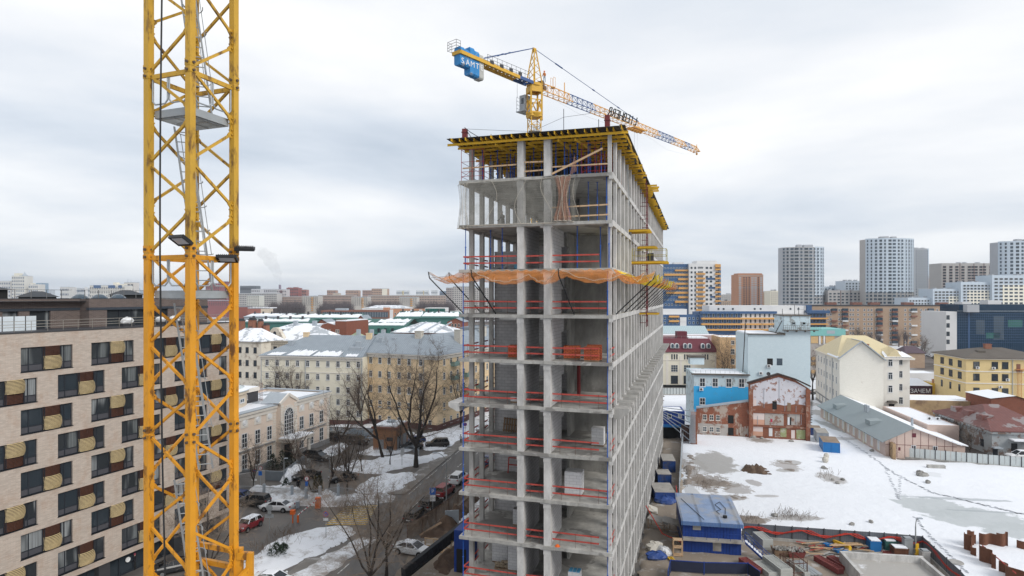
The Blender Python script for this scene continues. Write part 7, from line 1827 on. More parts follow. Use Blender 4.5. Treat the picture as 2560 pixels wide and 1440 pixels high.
 def slab(lab,x0,x1,y,d,m,xs,ys,ww,wh,fr,pn,name='apartment_block',bands=None,depth=18):
  f=Fac(name,lab,'building',x0,d,R(0));f.body(x0,x1,y,depth,m,'tin');f.grid(xs,ys,ww*1.12,wh*1.1,fr,pn,'N',o=.17)
  if bands:
   for(bm,bx0,bx1,by0,by1)in bands:f.box('cladding_strip',bm,bx0,bx1,by0,by1,0,.15)
  r=random.Random(int(x0));
  for k in range(3):x=r.uniform(x0+3,x1-8);f.box('roof_unit','tgrey',x,x+5,y-3,y,8,-4)
  return f.done()
 slab('slim grey tower attached to right of the widest round tower',2286,2322,621,566,'tgrey',lin(2291,2318,5),lin(626,760,22),3.4,3.2,'tblue','glass',bands=[('tblue',2318,2322,621,690)])
 slab('brown and beige balcony slab between the widest and the cut off round tower',2354,2484,658,600,'tbeige',[2361,2377,2392,2407,2423,2432,2440,2452,2461,2477],lin(665,722,9),7,4.4,'brown_frame','glass',bands=[('plinth',2399,2400.5,658,735),('plinth',2434,2435.5,658,735),('plinth',2459,2460.5,658,735)])
 slab('lowest step of white terraced flats beside the round tower',2270,2333,744,505,'tblue',lin(2276,2328,8),[750,757,763],4.6,4,'cwhite','glass')
 slab('second step of white and cream terraced flats',2332.5,2403,722,502,'tblue',lin(2340,2396,7),lin(728,764,6),6.5,4.2,'cwhite','glass',bands=[('cream',2372,2403,741,766)])
 slab('third step of white and cream terraced flats',2402.5,2481,705,499,'tblue',lin(2411,2474,8),lin(712,764,8),6,4.4,'cwhite','glass',bands=[('cream',2418,2481,726,766)])
 slab('tallest step of white terraced flats at right edge of photo',2480.5,2600,688,496,'tblue',lin(2490,2590,9),lin(695,764,9),8,4.6,'cwhite','glass',bands=[('cream',2506,2600,712,766)])
 slab('beige gridded block with maroon strips left of the widest round tower',2070,2152,726,565,'tbeige',lin(2076,2148,8),lin(732,762,5),5.6,4,'tgrey','glass',bands=[('plinth',2101,2102.4,726,765),('plinth',2126,2127.4,726,765)])
 slab('pale grey low block behind the beige gridded one',2050,2112,716,640,'tblue',lin(2056,2108,7),[721,728],4,4,'tgrey','glass2')
 slab('pale grey taller block touching the widest round tower',2112,2153,702,620,'tblue',lin(2117,2149,5),[707,714,720],3.6,3.6,'tgrey','glass2')
 slab('dark grey block at foot of the lone round tower',2052,2071,730,575,mat('slate_panel',(.10,.11,.12),.7),lin(2055,2068,3),lin(736,760,4),3,3,'darksteel','glass')
 slab('distant reddish brown tower peeking out right of the slim grey tower',2322,2330,697,900,'obrick',[2324,2327.5],lin(701,740,8),1.6,2.4,'tbeige','glass')
 slab('brown brick flats low behind, right of the panel tower',1800,1848,752,780,'apt_brick',lin(1804,1844,9),[756,761],2.6,2.4,'trimw','glass')
 slab('farther pale brick flats between panel tower and orange brick tower',1798,1846,736,1150,'tbeige',lin(1801,1843,10),[739,743,747],1.8,1.8,'trimw','glass')
 slab('cream flats with tiny windows just left of the lone round tower',1926,1950,727,760,'cream',lin(1929,1947,5),lin(731,758,6),2.2,2.6,'trimw','glass')
 slab('brown flats right of the orange brick tower',1908,1927,731,820,'apt_brick',lin(1911,1924,4),lin(735,755,5),2,2.2,'trimw','glass')
right_far()
M['winfar']=glass('far_window',(.05,.05,.055),.3,.3);M['winblue']=glass('far_blue_window',(.07,.10,.15),.3,.3)
def skyline():
 """the far town, every block a thing of its own"""
 S_={}
 def col(n,c):S_.setdefault(n,mat('far_'+n,c,.8,.08,.05));return S_[n]
 def far(lab,x0,x1,y,d,c,nx,ny,name='apartment_block',ww=.55,wh=.45,pn='glass',yb=None,extra=None):
  f=Fac(name,lab,'building',x0,d,R(0));m=col(str(c),c);h=f.z(x0,y);u1=f.u(x1)
  B().box(0,u1,0,min(25,u1),0,h).build('wall',m,f.t);B().box(.5,u1-.5,.5,min(24,u1),h,h+.8).build('roof',M['tin'],f.t)
  px,yb=x1-x0,yb or min(764,742+F*30/d-2);dx,dy=px/nx,(yb-y)/ny
  f.grid([x0+dx*(i+.5)for i in range(nx)],[y+dy*(j+.35)for j in range(ny)],dx*ww,dy*wh,'winfar' if pn=='glass' else 'winblue','winfar' if pn=='glass' else 'winblue','N')
  if extra:extra(f)
  return f.done()
 far('dark grey office slab on the skyline right of the yellow mast',600,641,715,1500,(.13,.14,.15),8,4,ww=.8)
 far('white flats in front of the dark grey slab on the skyline',628,650,723,1380,(.55,.56,.58),5,5)
 far('white and grey flats left of the smoking chimney',650,692,723,1450,(.50,.50,.52),9,5)
 far('long pale panel block with many balcony rows, nearest the mast',590,692,734,1050,(.46,.44,.42),24,6,ww=.7)
 far('cream white narrow block standing before the long pale one',617,648,739,900,(.60,.60,.55),6,7)
 far('white and red striped block right of the chimney smoke',692,716,724,1300,(.50,.46,.46),6,5,extra=lambda f:f.box('red_strip','plinth',700,706,726,None,0,.4))
 far('big dark red brick block with rounded top on the skyline',716,746,720,1400,(.27,.085,.07),7,6,extra=lambda f:(f.box('arched_top',col('rb',(.27,.085,.07)),733,744,718,720,10,0),f.box('red_top',col('rb',(.27,.085,.07)),720,727,718.6,720,10,0)))
 far('smaller reddish block right of the big dark red one',746,766,724.5,1420,(.33,.16,.13),5,5)
 far('brown beige long block below the dark red ones',692,757,742,1080,(.38,.28,.23),20,4)
 far('cream tower with orange balconies rising from the bare wood, left one',755,795,741,800,(.50,.47,.43),9,8,extra=lambda f:[f.box('orange_balcony','corange',778,783,744+5.2*k,746.4+5.2*k,0,.8)for k in range(7)])
 far('cream tower with orange balconies rising from the bare wood, middle one',878,919,743,850,(.50,.47,.43),9,7,extra=lambda f:[f.box('orange_balcony','corange',904,909,746+5.2*k,748.4+5.2*k,0,.8)for k in range(6)])
 far('cream tower with orange balconies rising from the bare wood, right one',998,1042,744,850,(.50,.47,.43),9,7,extra=lambda f:[f.box('orange_balcony','corange',1026,1031,747+5.2*k,749.4+5.2*k,0,.8)for k in range(6)])
 far('long brown block on the skyline between the left and middle cream towers',795,885,738.5,1150,(.34,.25,.20),26,4)
 far('lone brick tower above the long brown block, leftmost of the brick pair',817.5,839,726,1500,(.40,.25,.18),5,5)
 far('pale small roof block at right foot of the lone brick tower',832,848,733.5,1400,(.50,.42,.32),4,2)
 far('second brick tower on the skyline, midway to the tall pair',864,895.5,726,1520,(.40,.27,.20),8,5)
 far('left half of the tall brown and cream pair of towers',906,930,726,1500,(.36,.23,.18),6,6)
 far('right half of the tall pair with cream end wall',929,968,722,1450,(.44,.30,.22),9,7,extra=lambda f:f.box('cream_end','cream',955,968,722,None,0,.5))
 far('white block with blue and yellow stripes, left of three alike',991,1022,727,1950,(.60,.62,.62),10,4,pn='glass2',extra=lambda f:f.box('yellow_strip',col('ys',(.55,.45,.2)),1006,1009,727,None,0,.4))
 far('white block with blue and yellow stripes, middle of three alike',1040,1070,727,1950,(.60,.62,.62),10,4,pn='glass2',extra=lambda f:f.box('yellow_strip',col('ys',(.55,.45,.2)),1058,1060,727,None,0,.4))
 far('white block with blue stripes, smallest of three alike',1078,1094,726,1950,(.60,.62,.62),6,4,pn='glass2')
 far('blue grey office just left of the tall grey panel tower',1099,1117,728,1700,(.16,.21,.28),6,3)
 far('long tan block behind bare trees below the striped white blocks',919,1125,739,1180,(.40,.31,.25),52,4)
 far('tall grey panel tower beside the unfinished building, in front',1132,1175,717,800,(.46,.44,.42),9,12,yb=775)
 far('grey panel tower half behind the front one beside the unfinished building',1115,1134,720,1000,(.38,.34,.33),4,8)
 far('tall grey panel tower seen through the open floor left side',1175,1222,720,830,(.46,.44,.42),9,11,yb=775)
 far('red brick old works with green roof near the mast, left one',592,620,768,660,(.26,.09,.07),9,2)
 far('red brick old works beside the green roofed one',619,652,772,640,(.30,.12,.09),9,2,extra=lambda f:f.box('snow_roof','snow',619,652,768.5,771,20,0))
 far('cream old works at right end of the red brick row',652,674,772,640,(.55,.46,.36),8,2,extra=lambda f:f.box('snow_roof','snow',652,674,769,771,20,0))
 far('dark red twin tower behind the mast, left one',514,548,709,1300,(.24,.075,.075),7,8)
 far('dark red twin tower behind the mast, taller right one',546,566,704,1330,(.22,.07,.07),5,8)
 far('reddish old block behind the mast lattice',505,570,752,900,(.24,.09,.09),12,3)
 # skyline over the hotel roof
 far('white stepped apartment block at left edge of photo',-20,26,703,1400,(.56,.55,.53),8,6,pn='glass2')
 far('tall white apartment tower with pointed spire at left',29,61,690,1400,(.62,.60,.55),6,9,pn='glass2',extra=lambda f:(f.box('top_storey','cream',35,47,683,690,12,0),B().lathe([(6.5,f.z(54,690)),(4.5,f.z(54,687)),(1.5,f.z(54,684)),(.2,f.z(54,679))],8,(f.u(55),8,0)).build('spire',M['tin'],f.t)))
 far('low white link between the spire tower and next block',60,73,717,1420,(.52,.52,.52),3,4,pn='glass2')
 far('white block with gabled top right of the spire tower',71,95,711,1400,(.60,.58,.54),5,5,pn='glass2',extra=lambda f:f.box('gabled_top','cream',76,82,708,711,8,0))
 far('blue glass office behind the gabled white block',90,108,708,1550,(.24,.33,.42),5,7,pn='glass2')
 far('pale low block left of the bare gap in the skyline',115,128,725.5,1700,(.45,.48,.52),4,2)
 far('white panel block with blue windows, left end of the long row',150,172,718,1250,(.58,.57,.55),6,4,pn='glass2')
 far('long white and blue panel row over the brick roof',171,225,721,1270,(.48,.50,.52),16,4,ww=.7,pn='glass2',extra=lambda f:[f.box('white_bay','cwhite',x,x+8,718,None,0,.6)for x in(184,212)])
 far('white office palace with big dark windows over the brick roof',224,312,714,1200,(.60,.58,.53),20,5,ww=.42,wh=.6,extra=lambda f:([f.box('dark_glazing','cblue',x,x+w,713,720,0,.5)for x,w in((234,18),(271,17),(296,9))],f.box('raised_top','cream',283,291,706,714,10,0),f.box('raised_top','cream',291,310,710,714,10,0)))
 far('tall white slab with twin masts right of the office palace',310,334,706.5,1250,(.58,.55,.51),3,5,ww=.7,extra=lambda f:[B().tube((f.u(x),5,f.z(x,706)),(f.u(x),5,f.z(x,697)),.4,5).build('antenna',M['tin'],f.t)for x in(316,323.5)])
 far('blue glass blocks between the white slab and the mast',336,345,721,1800,(.30,.38,.45),3,3,pn='glass2')
 far('low blue glass block at left edge of the mast',345,366,726,1850,(.34,.40,.46),5,2,pn='glass2')
 # chimney with smoke
 p=P(700,712,1600);t=thing('power_chimney','tall striped power station chimney giving off white smoke','chimney',(p[0],p[1],0));hh=p[2]
 B().tube((0,0,0),(0,0,hh-14),4.6,14,0,3.2).build('shaft',mat('chimney_pale',(.45,.40,.42),.9),t);B().tube((0,0,hh-14),(0,0,hh),3.2,14,0,2.9).build('striped_top',mat('chimney_mauve',(.22,.17,.22),.9),t)
 sm=B();r=random.Random(8);pts=[]
 for k in range(24):
  f_=k/23;q=P(700-3*f_-36*f_**1.6+r.uniform(-2,2),709-76*f_,1600);pts.append((Vector(q),3.0+13*f_**.8))
 for i,(q,rr)in enumerate(pts):
  for j in range(2):sm.ball((q.x+r.uniform(-.6,.6)*rr,q.y+r.uniform(-.6,.6)*rr,q.z+r.uniform(-.4,.4)*rr),rr*r.uniform(.7,1.1),None,rr*r.uniform(.7,1.0),12,0,.12,i*5+j)
 t_=NT('smoke');t_.t.nodes.remove(t_.b);v=t_.n('VolumePrincipled');v.inputs['Color'].default_value=(.97,.97,.98,1);v.inputs['Density'].default_value=.013;v.inputs['Anisotropy'].default_value=.2;t_.l(v.outputs[0],t_.out.inputs['Volume'])
 tag(sm.build('smoke',t_.m),'white smoke drifting left from the power station chimney','smoke',None,'stuff')
 # far bare woods
 def woods(px0,px1,yb,d,n,h,seed,depth=40):
  r=random.Random(seed);b=B()
  for k in range(n):
   x=r.uniform(px0,px1);dd=d+r.uniform(0,depth);X=(x-CX)/F*dd;hh=h*r.uniform(.7,1.1);zb=0
   b.beam((X,dd,0),(X,dd,hh*.4),.45)
   for j in range(26):
    a=r.uniform(0,6.28);e=r.uniform(.15,.5)*hh*.55;z0=hh*r.uniform(.15,.5);tx=X+math.cos(a)*e;tz=hh*r.uniform(.5,1.0);w=.16*d/700
    b.add([(X-w,dd,z0),(X+w,dd,z0),(tx+.05,dd+math.sin(a)*e,tz)],[(0,1,2)])
    for q in range(2):s=r.uniform(.3,.8);bx,bz=X+(tx-X)*s,z0+(tz-z0)*s;b.add([(bx-w*.6,dd,bz),(bx+w*.6,dd,bz),(bx+r.uniform(-2.6,2.6),dd+r.uniform(-2,2),bz+r.uniform(.6,3.0))],[(0,1,2)])
  tag(b.build('woods',M['twig_f']),None,None,None,'stuff')
 M['twig_f']=mat('far_twigs',(.105,.085,.085),.95,.2,.1)
 woods(676,758,790,690,90,27,1);woods(796,880,775,760,90,26,2);woods(918,1000,770,780,90,26,3);woods(1040,1135,772,770,100,25,4);woods(592,680,775,720,26,17,5);woods(1798,1850,768,640,40,14,6);woods(1906,1952,768,640,36,14,7);woods(600,720,772,980,70,15,8);woods(2060,2360,872,362,26,12,9)
 woods(676,1135,770,930,230,27,14,60)
 woods(-40,360,748,1500,120,12,10);woods(1120,1230,765,700,40,13,12)
skyline()
# bare trees
def tree(lab,px,py,ytop,seed,lean=(0,0),fork=.25,spread=1.0,lv=4,nl=4,r0=None,name='bare_tree',group=None,tw='twig'):
 """trunk, a few rising limbs, branches and fine twigs as tapered tubes"""
 b0=Vector(G(px,py));d=b0.y;H_=EYE-(ytop-HZ)/F*d;r=random.Random(seed);tr,cr=B(),B();r0=r0 or H_*.021;mn=.0085*d/90
 def grow(p,dr,ln,rad,lvl):
  ns=6 if lvl<2 else 4 if lvl<3 else 3;tb=tr if lvl<2 else cr;wob=(.05,.12,.2,.24,.28,.3)[lvl]
  for i in range(ns):
   dr=(dr+Vector((r.gauss(0,1),r.gauss(0,1),r.gauss(0,.6)))*wob+Vector((0,0,(.02,.09,.06,.03,0,0)[lvl]))).normalized();q=p+dr*ln/ns
   a,c=rad*(1-.7*i/ns),rad*(1-.7*(i+1)/ns);tb.tube(p,q,max(a,mn),7 if lvl==0 else 5 if lvl<2 else 3,0,max(c,mn*.8),cap=False)
   if 0<lvl<lv:
    for k in range(r.choice((1,2,2)if lvl>1 else(1,1,2))if lvl>1 or i else r.choice((0,1))):
     t=Vector((r.gauss(0,1),r.gauss(0,1),r.gauss(0,.5)));t=(t-dr*t.dot(dr)).normalized();an=R(r.uniform(28,62))
     grow(p.lerp(q,r.random()),dr*math.cos(an)+t*math.sin(an),ln*r.uniform(.34,.58)*(1.1-.35*i/ns),max(c*r.uniform(.4,.6),.006),lvl+1)
   p=q
  if lvl==0:
   a0=r.uniform(0,6.28)
   for k in range(nl):
    a=a0+6.283*k/nl+r.uniform(-.4,.4);an=R(r.uniform(16,44))*spread*(.35 if k==0 else 1);s=Vector((math.cos(a),math.sin(a),0));t=(s-dr*s.dot(dr)).normalized()
    grow(p-dr*ln*r.uniform(0,.22),dr*math.cos(an)+t*math.sin(an),H_*(1-fork)*r.uniform(.72,1.0),rad*.3*r.uniform(.85,1.5)*1.6,1)
  elif lvl<lv:grow(p,dr,ln*.4,rad*.3,lvl+1)
 grow(Vector((0,0,-.1)),Vector((lean[0],lean[1],1)).normalized(),H_*fork,r0,0)
 zs=sorted(v[2]for v in cr.v)[int(len(cr.v)*.995)];k=H_/zs
 for bb in(tr,cr):bb.v=[(v[0]*k,v[1]*k,v[2]*k)for v in bb.v]
 t=thing(name,lab,'tree',b0,0,group);tr.build('trunk',M['bark'],t);cr.build('crown',M[tw],t);return t
def trees():
 tree('tallest bare street tree, wide crown before the ochre house',1040,1168,848,21,(-.02,0),.24,1.25,5,5,.6)
 tree('bare street tree with crooked trunk, left of the tallest one',958,1150,884,5,(-.10,0),.3,.85,4)
 tree('leaning bare tree tilted left over the courtyard lane',783,1232,1108,3,(-.75,.2),.3,.9,4)
 tree('slim bare tree beside the two thuja shrubs',818,1240,1076,8,(.12,0),.35,.8,4)
 tree('large dark bare tree at the roadside below the P sign, nearest the construction pit',966,1446,1142,12,(.10,.05),.3,1.1,5,4,tw='twig_l')
 tree('large bare tree left of the roadside one with finely forked light twigs',925,1466,1180,31,(-.12,.1),.12,1.5,5,6,tw='twig_l')
 tree('bare tree reaching up behind the parked dark car on the lane',868,1226,1040,9,(.05,0),.25,.9,4)
 tree('bare tree at right end of the beige building',848,1140,972,14,(0,0),.3,.9,4)
 tree('thin young bare tree in front of the porch',742,1170,1030,19,(-.08,0),.3,.8,4)
 tree('young bare tree before the beige facade near the mast',632,1236,1080,23,(0,0),.3,.9,4)
 tree('large bare tree behind the mast in front of the brick building',520,1450,1168,27,(-.1,0),.15,1.3,5,5,tw='twig_l')
 tree('bare tree before the left end of the cream building',703,1062,896,33,(0,0),.3,.9,4,tw='twig_d')
 tree('bare tree before the middle of the cream building',760,1062,898,35,(.05,0),.3,.9,4)
 tree('bare tree in front of the cream and ochre joint',905,1068,905,37,(0,0),.3,.9,4)
 tree('dark bare tree before the weathered stone wing beside the mast',617,985,838,39,(.02,0),.25,.9,4,tw='twig_d')
 tree('bare tree on the snow before the side of the ochre house',1152,1072,905,41,(0,0),.3,.8,4)
 tree('bare bushy tree between maroon roofed house and pale blue block',1826,980,833,43,(0,0),.06,.8,4,6,tw='twig_d')
 tree('thin bare tree right of the pale blue block',2032,1000,850,45,(0,0),.4,.7,4)
 tree('bare tree before the blue panel block',1932,905,800,47,(0,0),.3,.9,4)
 tree('lone bare tree by the parking lot behind the white house',2306,914,838,49,(-.25,0),.35,.8,4)
 tree('bare tree before the brown apartments, left of the parking lot',2150,880,812,51,(0,0),.3,.9,4)
 tree('low bare shrub beside the derelict house',2425,1130,1058,53,(0,0),.1,1.1,4)
 tree('dark bare tree in the snow field on the far left',718,802,757,55,(0,0),.25,1,4,tw='twig_d')
 for i,(x,y)in enumerate([(860,1196),(905,1180),(975,1168),(1000,1128)]):tree('thin young tree planted in the roadside snow strip',x,y,y-105,60+i,(0,0),.35,.8,3,group='young trees in the roadside snow')
 # conifers
 for(px,py,h,w,lab,n)in((788,1236,2.6,.42,'narrow thuja shrub, left one of a pair on the courtyard snow','thuja'),(800,1236,2.9,.42,'narrow thuja shrub, right one of a pair on the courtyard snow','thuja'),(715,1228,2.0,.8,'rounded evergreen behind the grey fence','evergreen_shrub'),(682,1176,2.8,1.1,'dark green yew shrub, left one by the porch ramp','evergreen_shrub'),(705,1172,3.2,1.2,'dark green yew shrub nearest the porch ramp','evergreen_shrub'),(729,1168,2.6,1.0,'dark green yew shrub right of the porch ramp','evergreen_shrub'),(691,1393,1.6,1.1,'small dark pine planted in the snow island','small_pine'),(709,1378,.9,.7,'smallest green pine on the snow island','small_pine'),(652,800,7,4,'big dark conifer far off near the mast','conifer')):
  b=B();r=random.Random(px);p=G(px,py)
  for k in range(420):
   f=r.random();z=h*(.06+.94*f);rr=w*(1-f**1.6)*r.uniform(.45,1.0)+.04;a=r.uniform(0,6.28);c=Vector((rr*math.cos(a),rr*math.sin(a),z));s=.09+h*.03
   o=Vector((math.cos(a)*s,math.sin(a)*s,r.uniform(-.2,.9)*s));q=Vector((-math.sin(a),math.cos(a),r.uniform(-.3,.3)))*s*.5;b.add([c-q,c+q,c+o*1.6],[(0,1,2)])
  t=thing(n,lab,'shrub' if h<5 else 'tree',p);b.build('crown',M['needle' if n!='thuja' else 'thuja'],t);B().tube((0,0,0),(0,0,h*.8),.05*max(1,h/3),5).build('trunk',M['bark'],t)
 sh=B();r=random.Random(6)
 for(x,y,n)in((700,1346,70),(655,1372,60),(720,1335,50),(860,1280,120),(880,1262,90),(1870,1300,40),(1960,1290,60),(2000,1296,50),(1760,1215,40),(1722,1180,40),(2065,1188,30)):
  for k in range(n):
   p=Vector(G(x+r.gauss(0,16),y+r.gauss(0,6),.2));sh.beam(p,p+Vector((r.gauss(0,.3),r.gauss(0,.3),r.uniform(.4,1.1))),.022)
 tag(sh.build('dry_weeds',M['twig']),None,None,None,'stuff')
M['needle']=mat('dark_needles',(.025,.045,.022),.9,.4,4);M['thuja']=mat('brown_thuja',(.09,.075,.03),.9,.3,4)
trees()
# cars
CARW={}
def car(lab,px,py,ang,col,kind='sedan',k=1.0,snow=False,rough=.3,group=None):
 """ang: heading of the nose in degrees from +x"""
 p=G(px,py);t=thing('parked_car',lab,'car',p,R(ang),group);h={'sedan':1.46,'suv':1.76,'hatch':1.42}[kind];L={'sedan':4.7,'suv':4.75,'hatch':3.85}[kind]
 l=L/4.7;hb={'sedan':0,'suv':.17,'hatch':.03}[kind]
 cm=M.get('paint_'+col)or M.setdefault('paint_'+col,mat('car_paint_'+col,{'white':(.70,.71,.72),'black':(.018,.019,.022),'red':(.22,.018,.025),'blue':(.02,.04,.13),'grey':(.05,.047,.045)}[col],rough,.06,.8,dirt=(.22,.19,.17)if col!='white' else(.45,.43,.40),dsc=.9,dthr=(.55,.8),damt=.35,spec=.5))
 b=B();st=[(-2.35,.42,.78,.62),(-2.28,.30,.93,.80),(-1.9,.26,.99,.88),(-1.0,.24,1.0,.90),(.2,.23,.98,.90),(1.1,.24,.93,.90),(1.75,.27,.83,.87),(2.2,.30,.70,.76),(2.34,.38,.60,.60)]
 if kind!='sedan':st=[(-2.35,.42,.92,.74),(-2.3,.32,1.0,.85)]+st[2:6]+[(1.85,.27,.90,.88),(2.2,.30,.80,.80),(2.33,.38,.64,.66)]
 vs=[]
 for(x,z0,z1,w)in st:
  z1+=hb;z0+=hb*.5;vs+=[(x*l,-w*.88,z0),(x*l,-w,z0+.18),(x*l,-w,z1-.18),(x*l,-w*.9,z1-.02),(x*l,-w*.5,z1+.03),(x*l,w*.5,z1+.03),(x*l,w*.9,z1-.02),(x*l,w,z1-.18),(x*l,w,z0+.18),(x*l,w*.88,z0)]
 n=len(st);fs=[(i*10+j,i*10+(j+1)%10,(i+1)*10+(j+1)%10,(i+1)*10+j)[::-1]for i in range(n-1)for j in range(10)]+[tuple(range(10)),tuple(range((n-1)*10,n*10))[::-1]]
 b.add(vs,fs)
 for x in(-1.42,1.40):
  for s in(-1,1):b.tube((x*l,s*.80,.33+hb*.4),(x*l,s*.912,.33+hb*.4),.40,14,1)
 for s in(-1,1):b.box(.78*l,.98*l,s*1.0-.09,s*1.0+.09,1.0+hb,1.15+hb)
 b.build('body',[cm,M['black']],t,smooth=False)
 cab={'sedan':[(-1.75,0,.76),(-.95,.42,.60),(.25,.455,.61),(1.15,-.03,.76)],'suv':[(-2.22,0,.78),(-1.98,.60,.66),(.30,.63,.66),(1.18,-.03,.78)],'hatch':[(-2.1,.0,.78),(-1.75,.42,.66),(.55,.45,.66),(1.1,-.02,.78)]}[kind]
 zb=.98+hb;g=B();q=[(x*l,w,zb+z)for x,z,w in cab]
 (x0,w0,z0),(x1,w1,z1),(x2,w2,z2),(x3,w3,z3)=q
 g.add([(x0,-w0,z0),(x1,-w1,z1),(x2,-w2,z2),(x3,-w3,z3),(x0,w0,z0),(x1,w1,z1),(x2,w2,z2),(x3,w3,z3)],[(0,4,5,1),(1,5,6,2),(2,6,7,3),(0,1,2,3),(7,6,5,4)]);g.build('windows',M['carglass'],t)
 rf=B();rf.add([(x1-.12,-w1-.02,z1-.03),(x2+.1,-w2-.02,z2-.03),(x2+.1,w2+.02,z2-.03),(x1-.12,w1+.02,z1-.03),(x1,-w1*.8,z1+.05),(x2-.05,-w2*.8,z2+.05),(x2-.05,w2*.8,z2+.05),(x1,w1*.8,z1+.05)],[(0,1,5,4),(1,2,6,5),(2,3,7,6),(3,0,4,7),(4,5,6,7)])
 for s in(-1,1):
  rf.beam((x0,s*(w0+.01),z0),(x1,s*(w1+.01),z1),.09,.06);rf.beam((x2,s*(w2+.01),z2),(x3,s*(w3+.01),z3),.09,.05);m_=(x1+x2)/2;rf.beam((m_,s*(w0+.01),zb),(m_,s*(w1+.01),z1),.07,.09)
  if kind!='sedan':rf.beam((x1+.7,s*(w0+.01),zb),(x1+.7,s*(w1+.01),z1),.07,.09)
 rf.build('roof',M['snow']if snow else cm,t)
 for x in(-1.42,1.40):
  for s in(-1,1):
   w=inst(None,'wheel',t,(x*l,s*.86,.33))
   CARW.setdefault('t',B().tube((0,-.11,0),(0,.11,0),.33,16).mesh('tyre',M['tyre']));CARW.setdefault('r',B().tube((0,-.125,0),(0,.125,0),.20,10).mesh('rim',M['rim']));inst(CARW['t'],'tyre',w);inst(CARW['r'],'rim',w)
 zl=.66+hb
 for s in(-1,1):B().box(2.08*l,2.26*l,s*.66-.15,s*.66+.15,zl,zl+.14).build('headlight',M['headl'],t);B().box(-2.36*l,-2.2*l,s*.66-.14,s*.66+.14,zl+.08,zl+.26).build('taillight',M['taill'],t)
 B().box(-2.39*l,-2.33*l,-.26,.26,.60+hb,.72+hb).box(2.3*l,2.37*l,-.26,.26,.42+hb*.5,.53+hb*.5).build('number_plate',M['white'],t)
 B().box(2.2*l,2.35*l,-.5,.5,.42+hb*.5,.58+hb*.6).build('grille',M['black'],t);return t
car('red compact hatchback with white roof driving toward the mast',621,1322,-108,'red','hatch',snow=True)
car('white sedan parked nose left below the snow heap',692,1276,172,'white','sedan')
car('dark grey crossover parked beside the white sedan',634,1264,168,'grey','suv')
car('dark blue car half hidden by the mast left of the dark crossover',597,1250,165,'blue','sedan')
car('black sedan standing on the courtyard lane by the leaning tree',765,1196,-140,'black','sedan')
car('black sedan behind bare branches right of the courtyard lane',858,1202,-150,'black','sedan')
car('black hatchback parked by the beige building snow',775,1147,160,'black','suv')
car('dark sedan parked just right of the black hatchback',797,1150,-20,'grey','sedan')
for i,(x,y,a)in enumerate([(868,1108,-20),(895,1110,-15),(845,1102,-25)]):car('dark car in the shaded row by the painted wall left of the kiosk',x,y,a,'black','suv',group='dark cars by the painted wall')
car('muddy grey suv parked at the road edge beyond the big tree',1093,1118,-168,'grey','suv')
car('blue hatchback with snowy windscreen behind the big tree',1040,1108,-160,'blue','hatch')
car('grey sedan squeezed between kiosk and big tree',1028,1122,-165,'grey','sedan')
car('white suv parked along the kerb, farthest of the kerb row',1147,1206,74,'white','suv')
car('red suv parked along the kerb behind the lamp post',1112,1238,72,'red','suv')
car('black pickup like suv parked beside the P sign',1078,1272,70,'black','suv')
car('black suv parked nearest in the kerb row',1043,1302,68,'black','suv')
car('white sedan with snow on its roof in the site entrance',1031,1384,-22,'white','sedan',snow=True)
car('white car with snow cut by the bottom of the photo',684,1464,-12,'white','sedan',snow=True)
car('black sedan behind the lower mast by the shop windows',440,1428,35,'black','sedan')
car('dark blue car on the road seen through the floors of the building',1220,1158,72,'blue','sedan')
for i,(x,y)in enumerate([(2305,896),(2328,893),(2338,897),(2318,890)]):car('snowy car in the parking lot far behind the white house',x,y,60+i*8,'white' if i%2 else 'grey','hatch',group='cars in the far parking lot')
car('white car buried in snow by the derelict house',2552,1150,170,'white','suv',snow=True)
car('dark car standing behind the white house corner',2040,985,10,'grey','sedan')
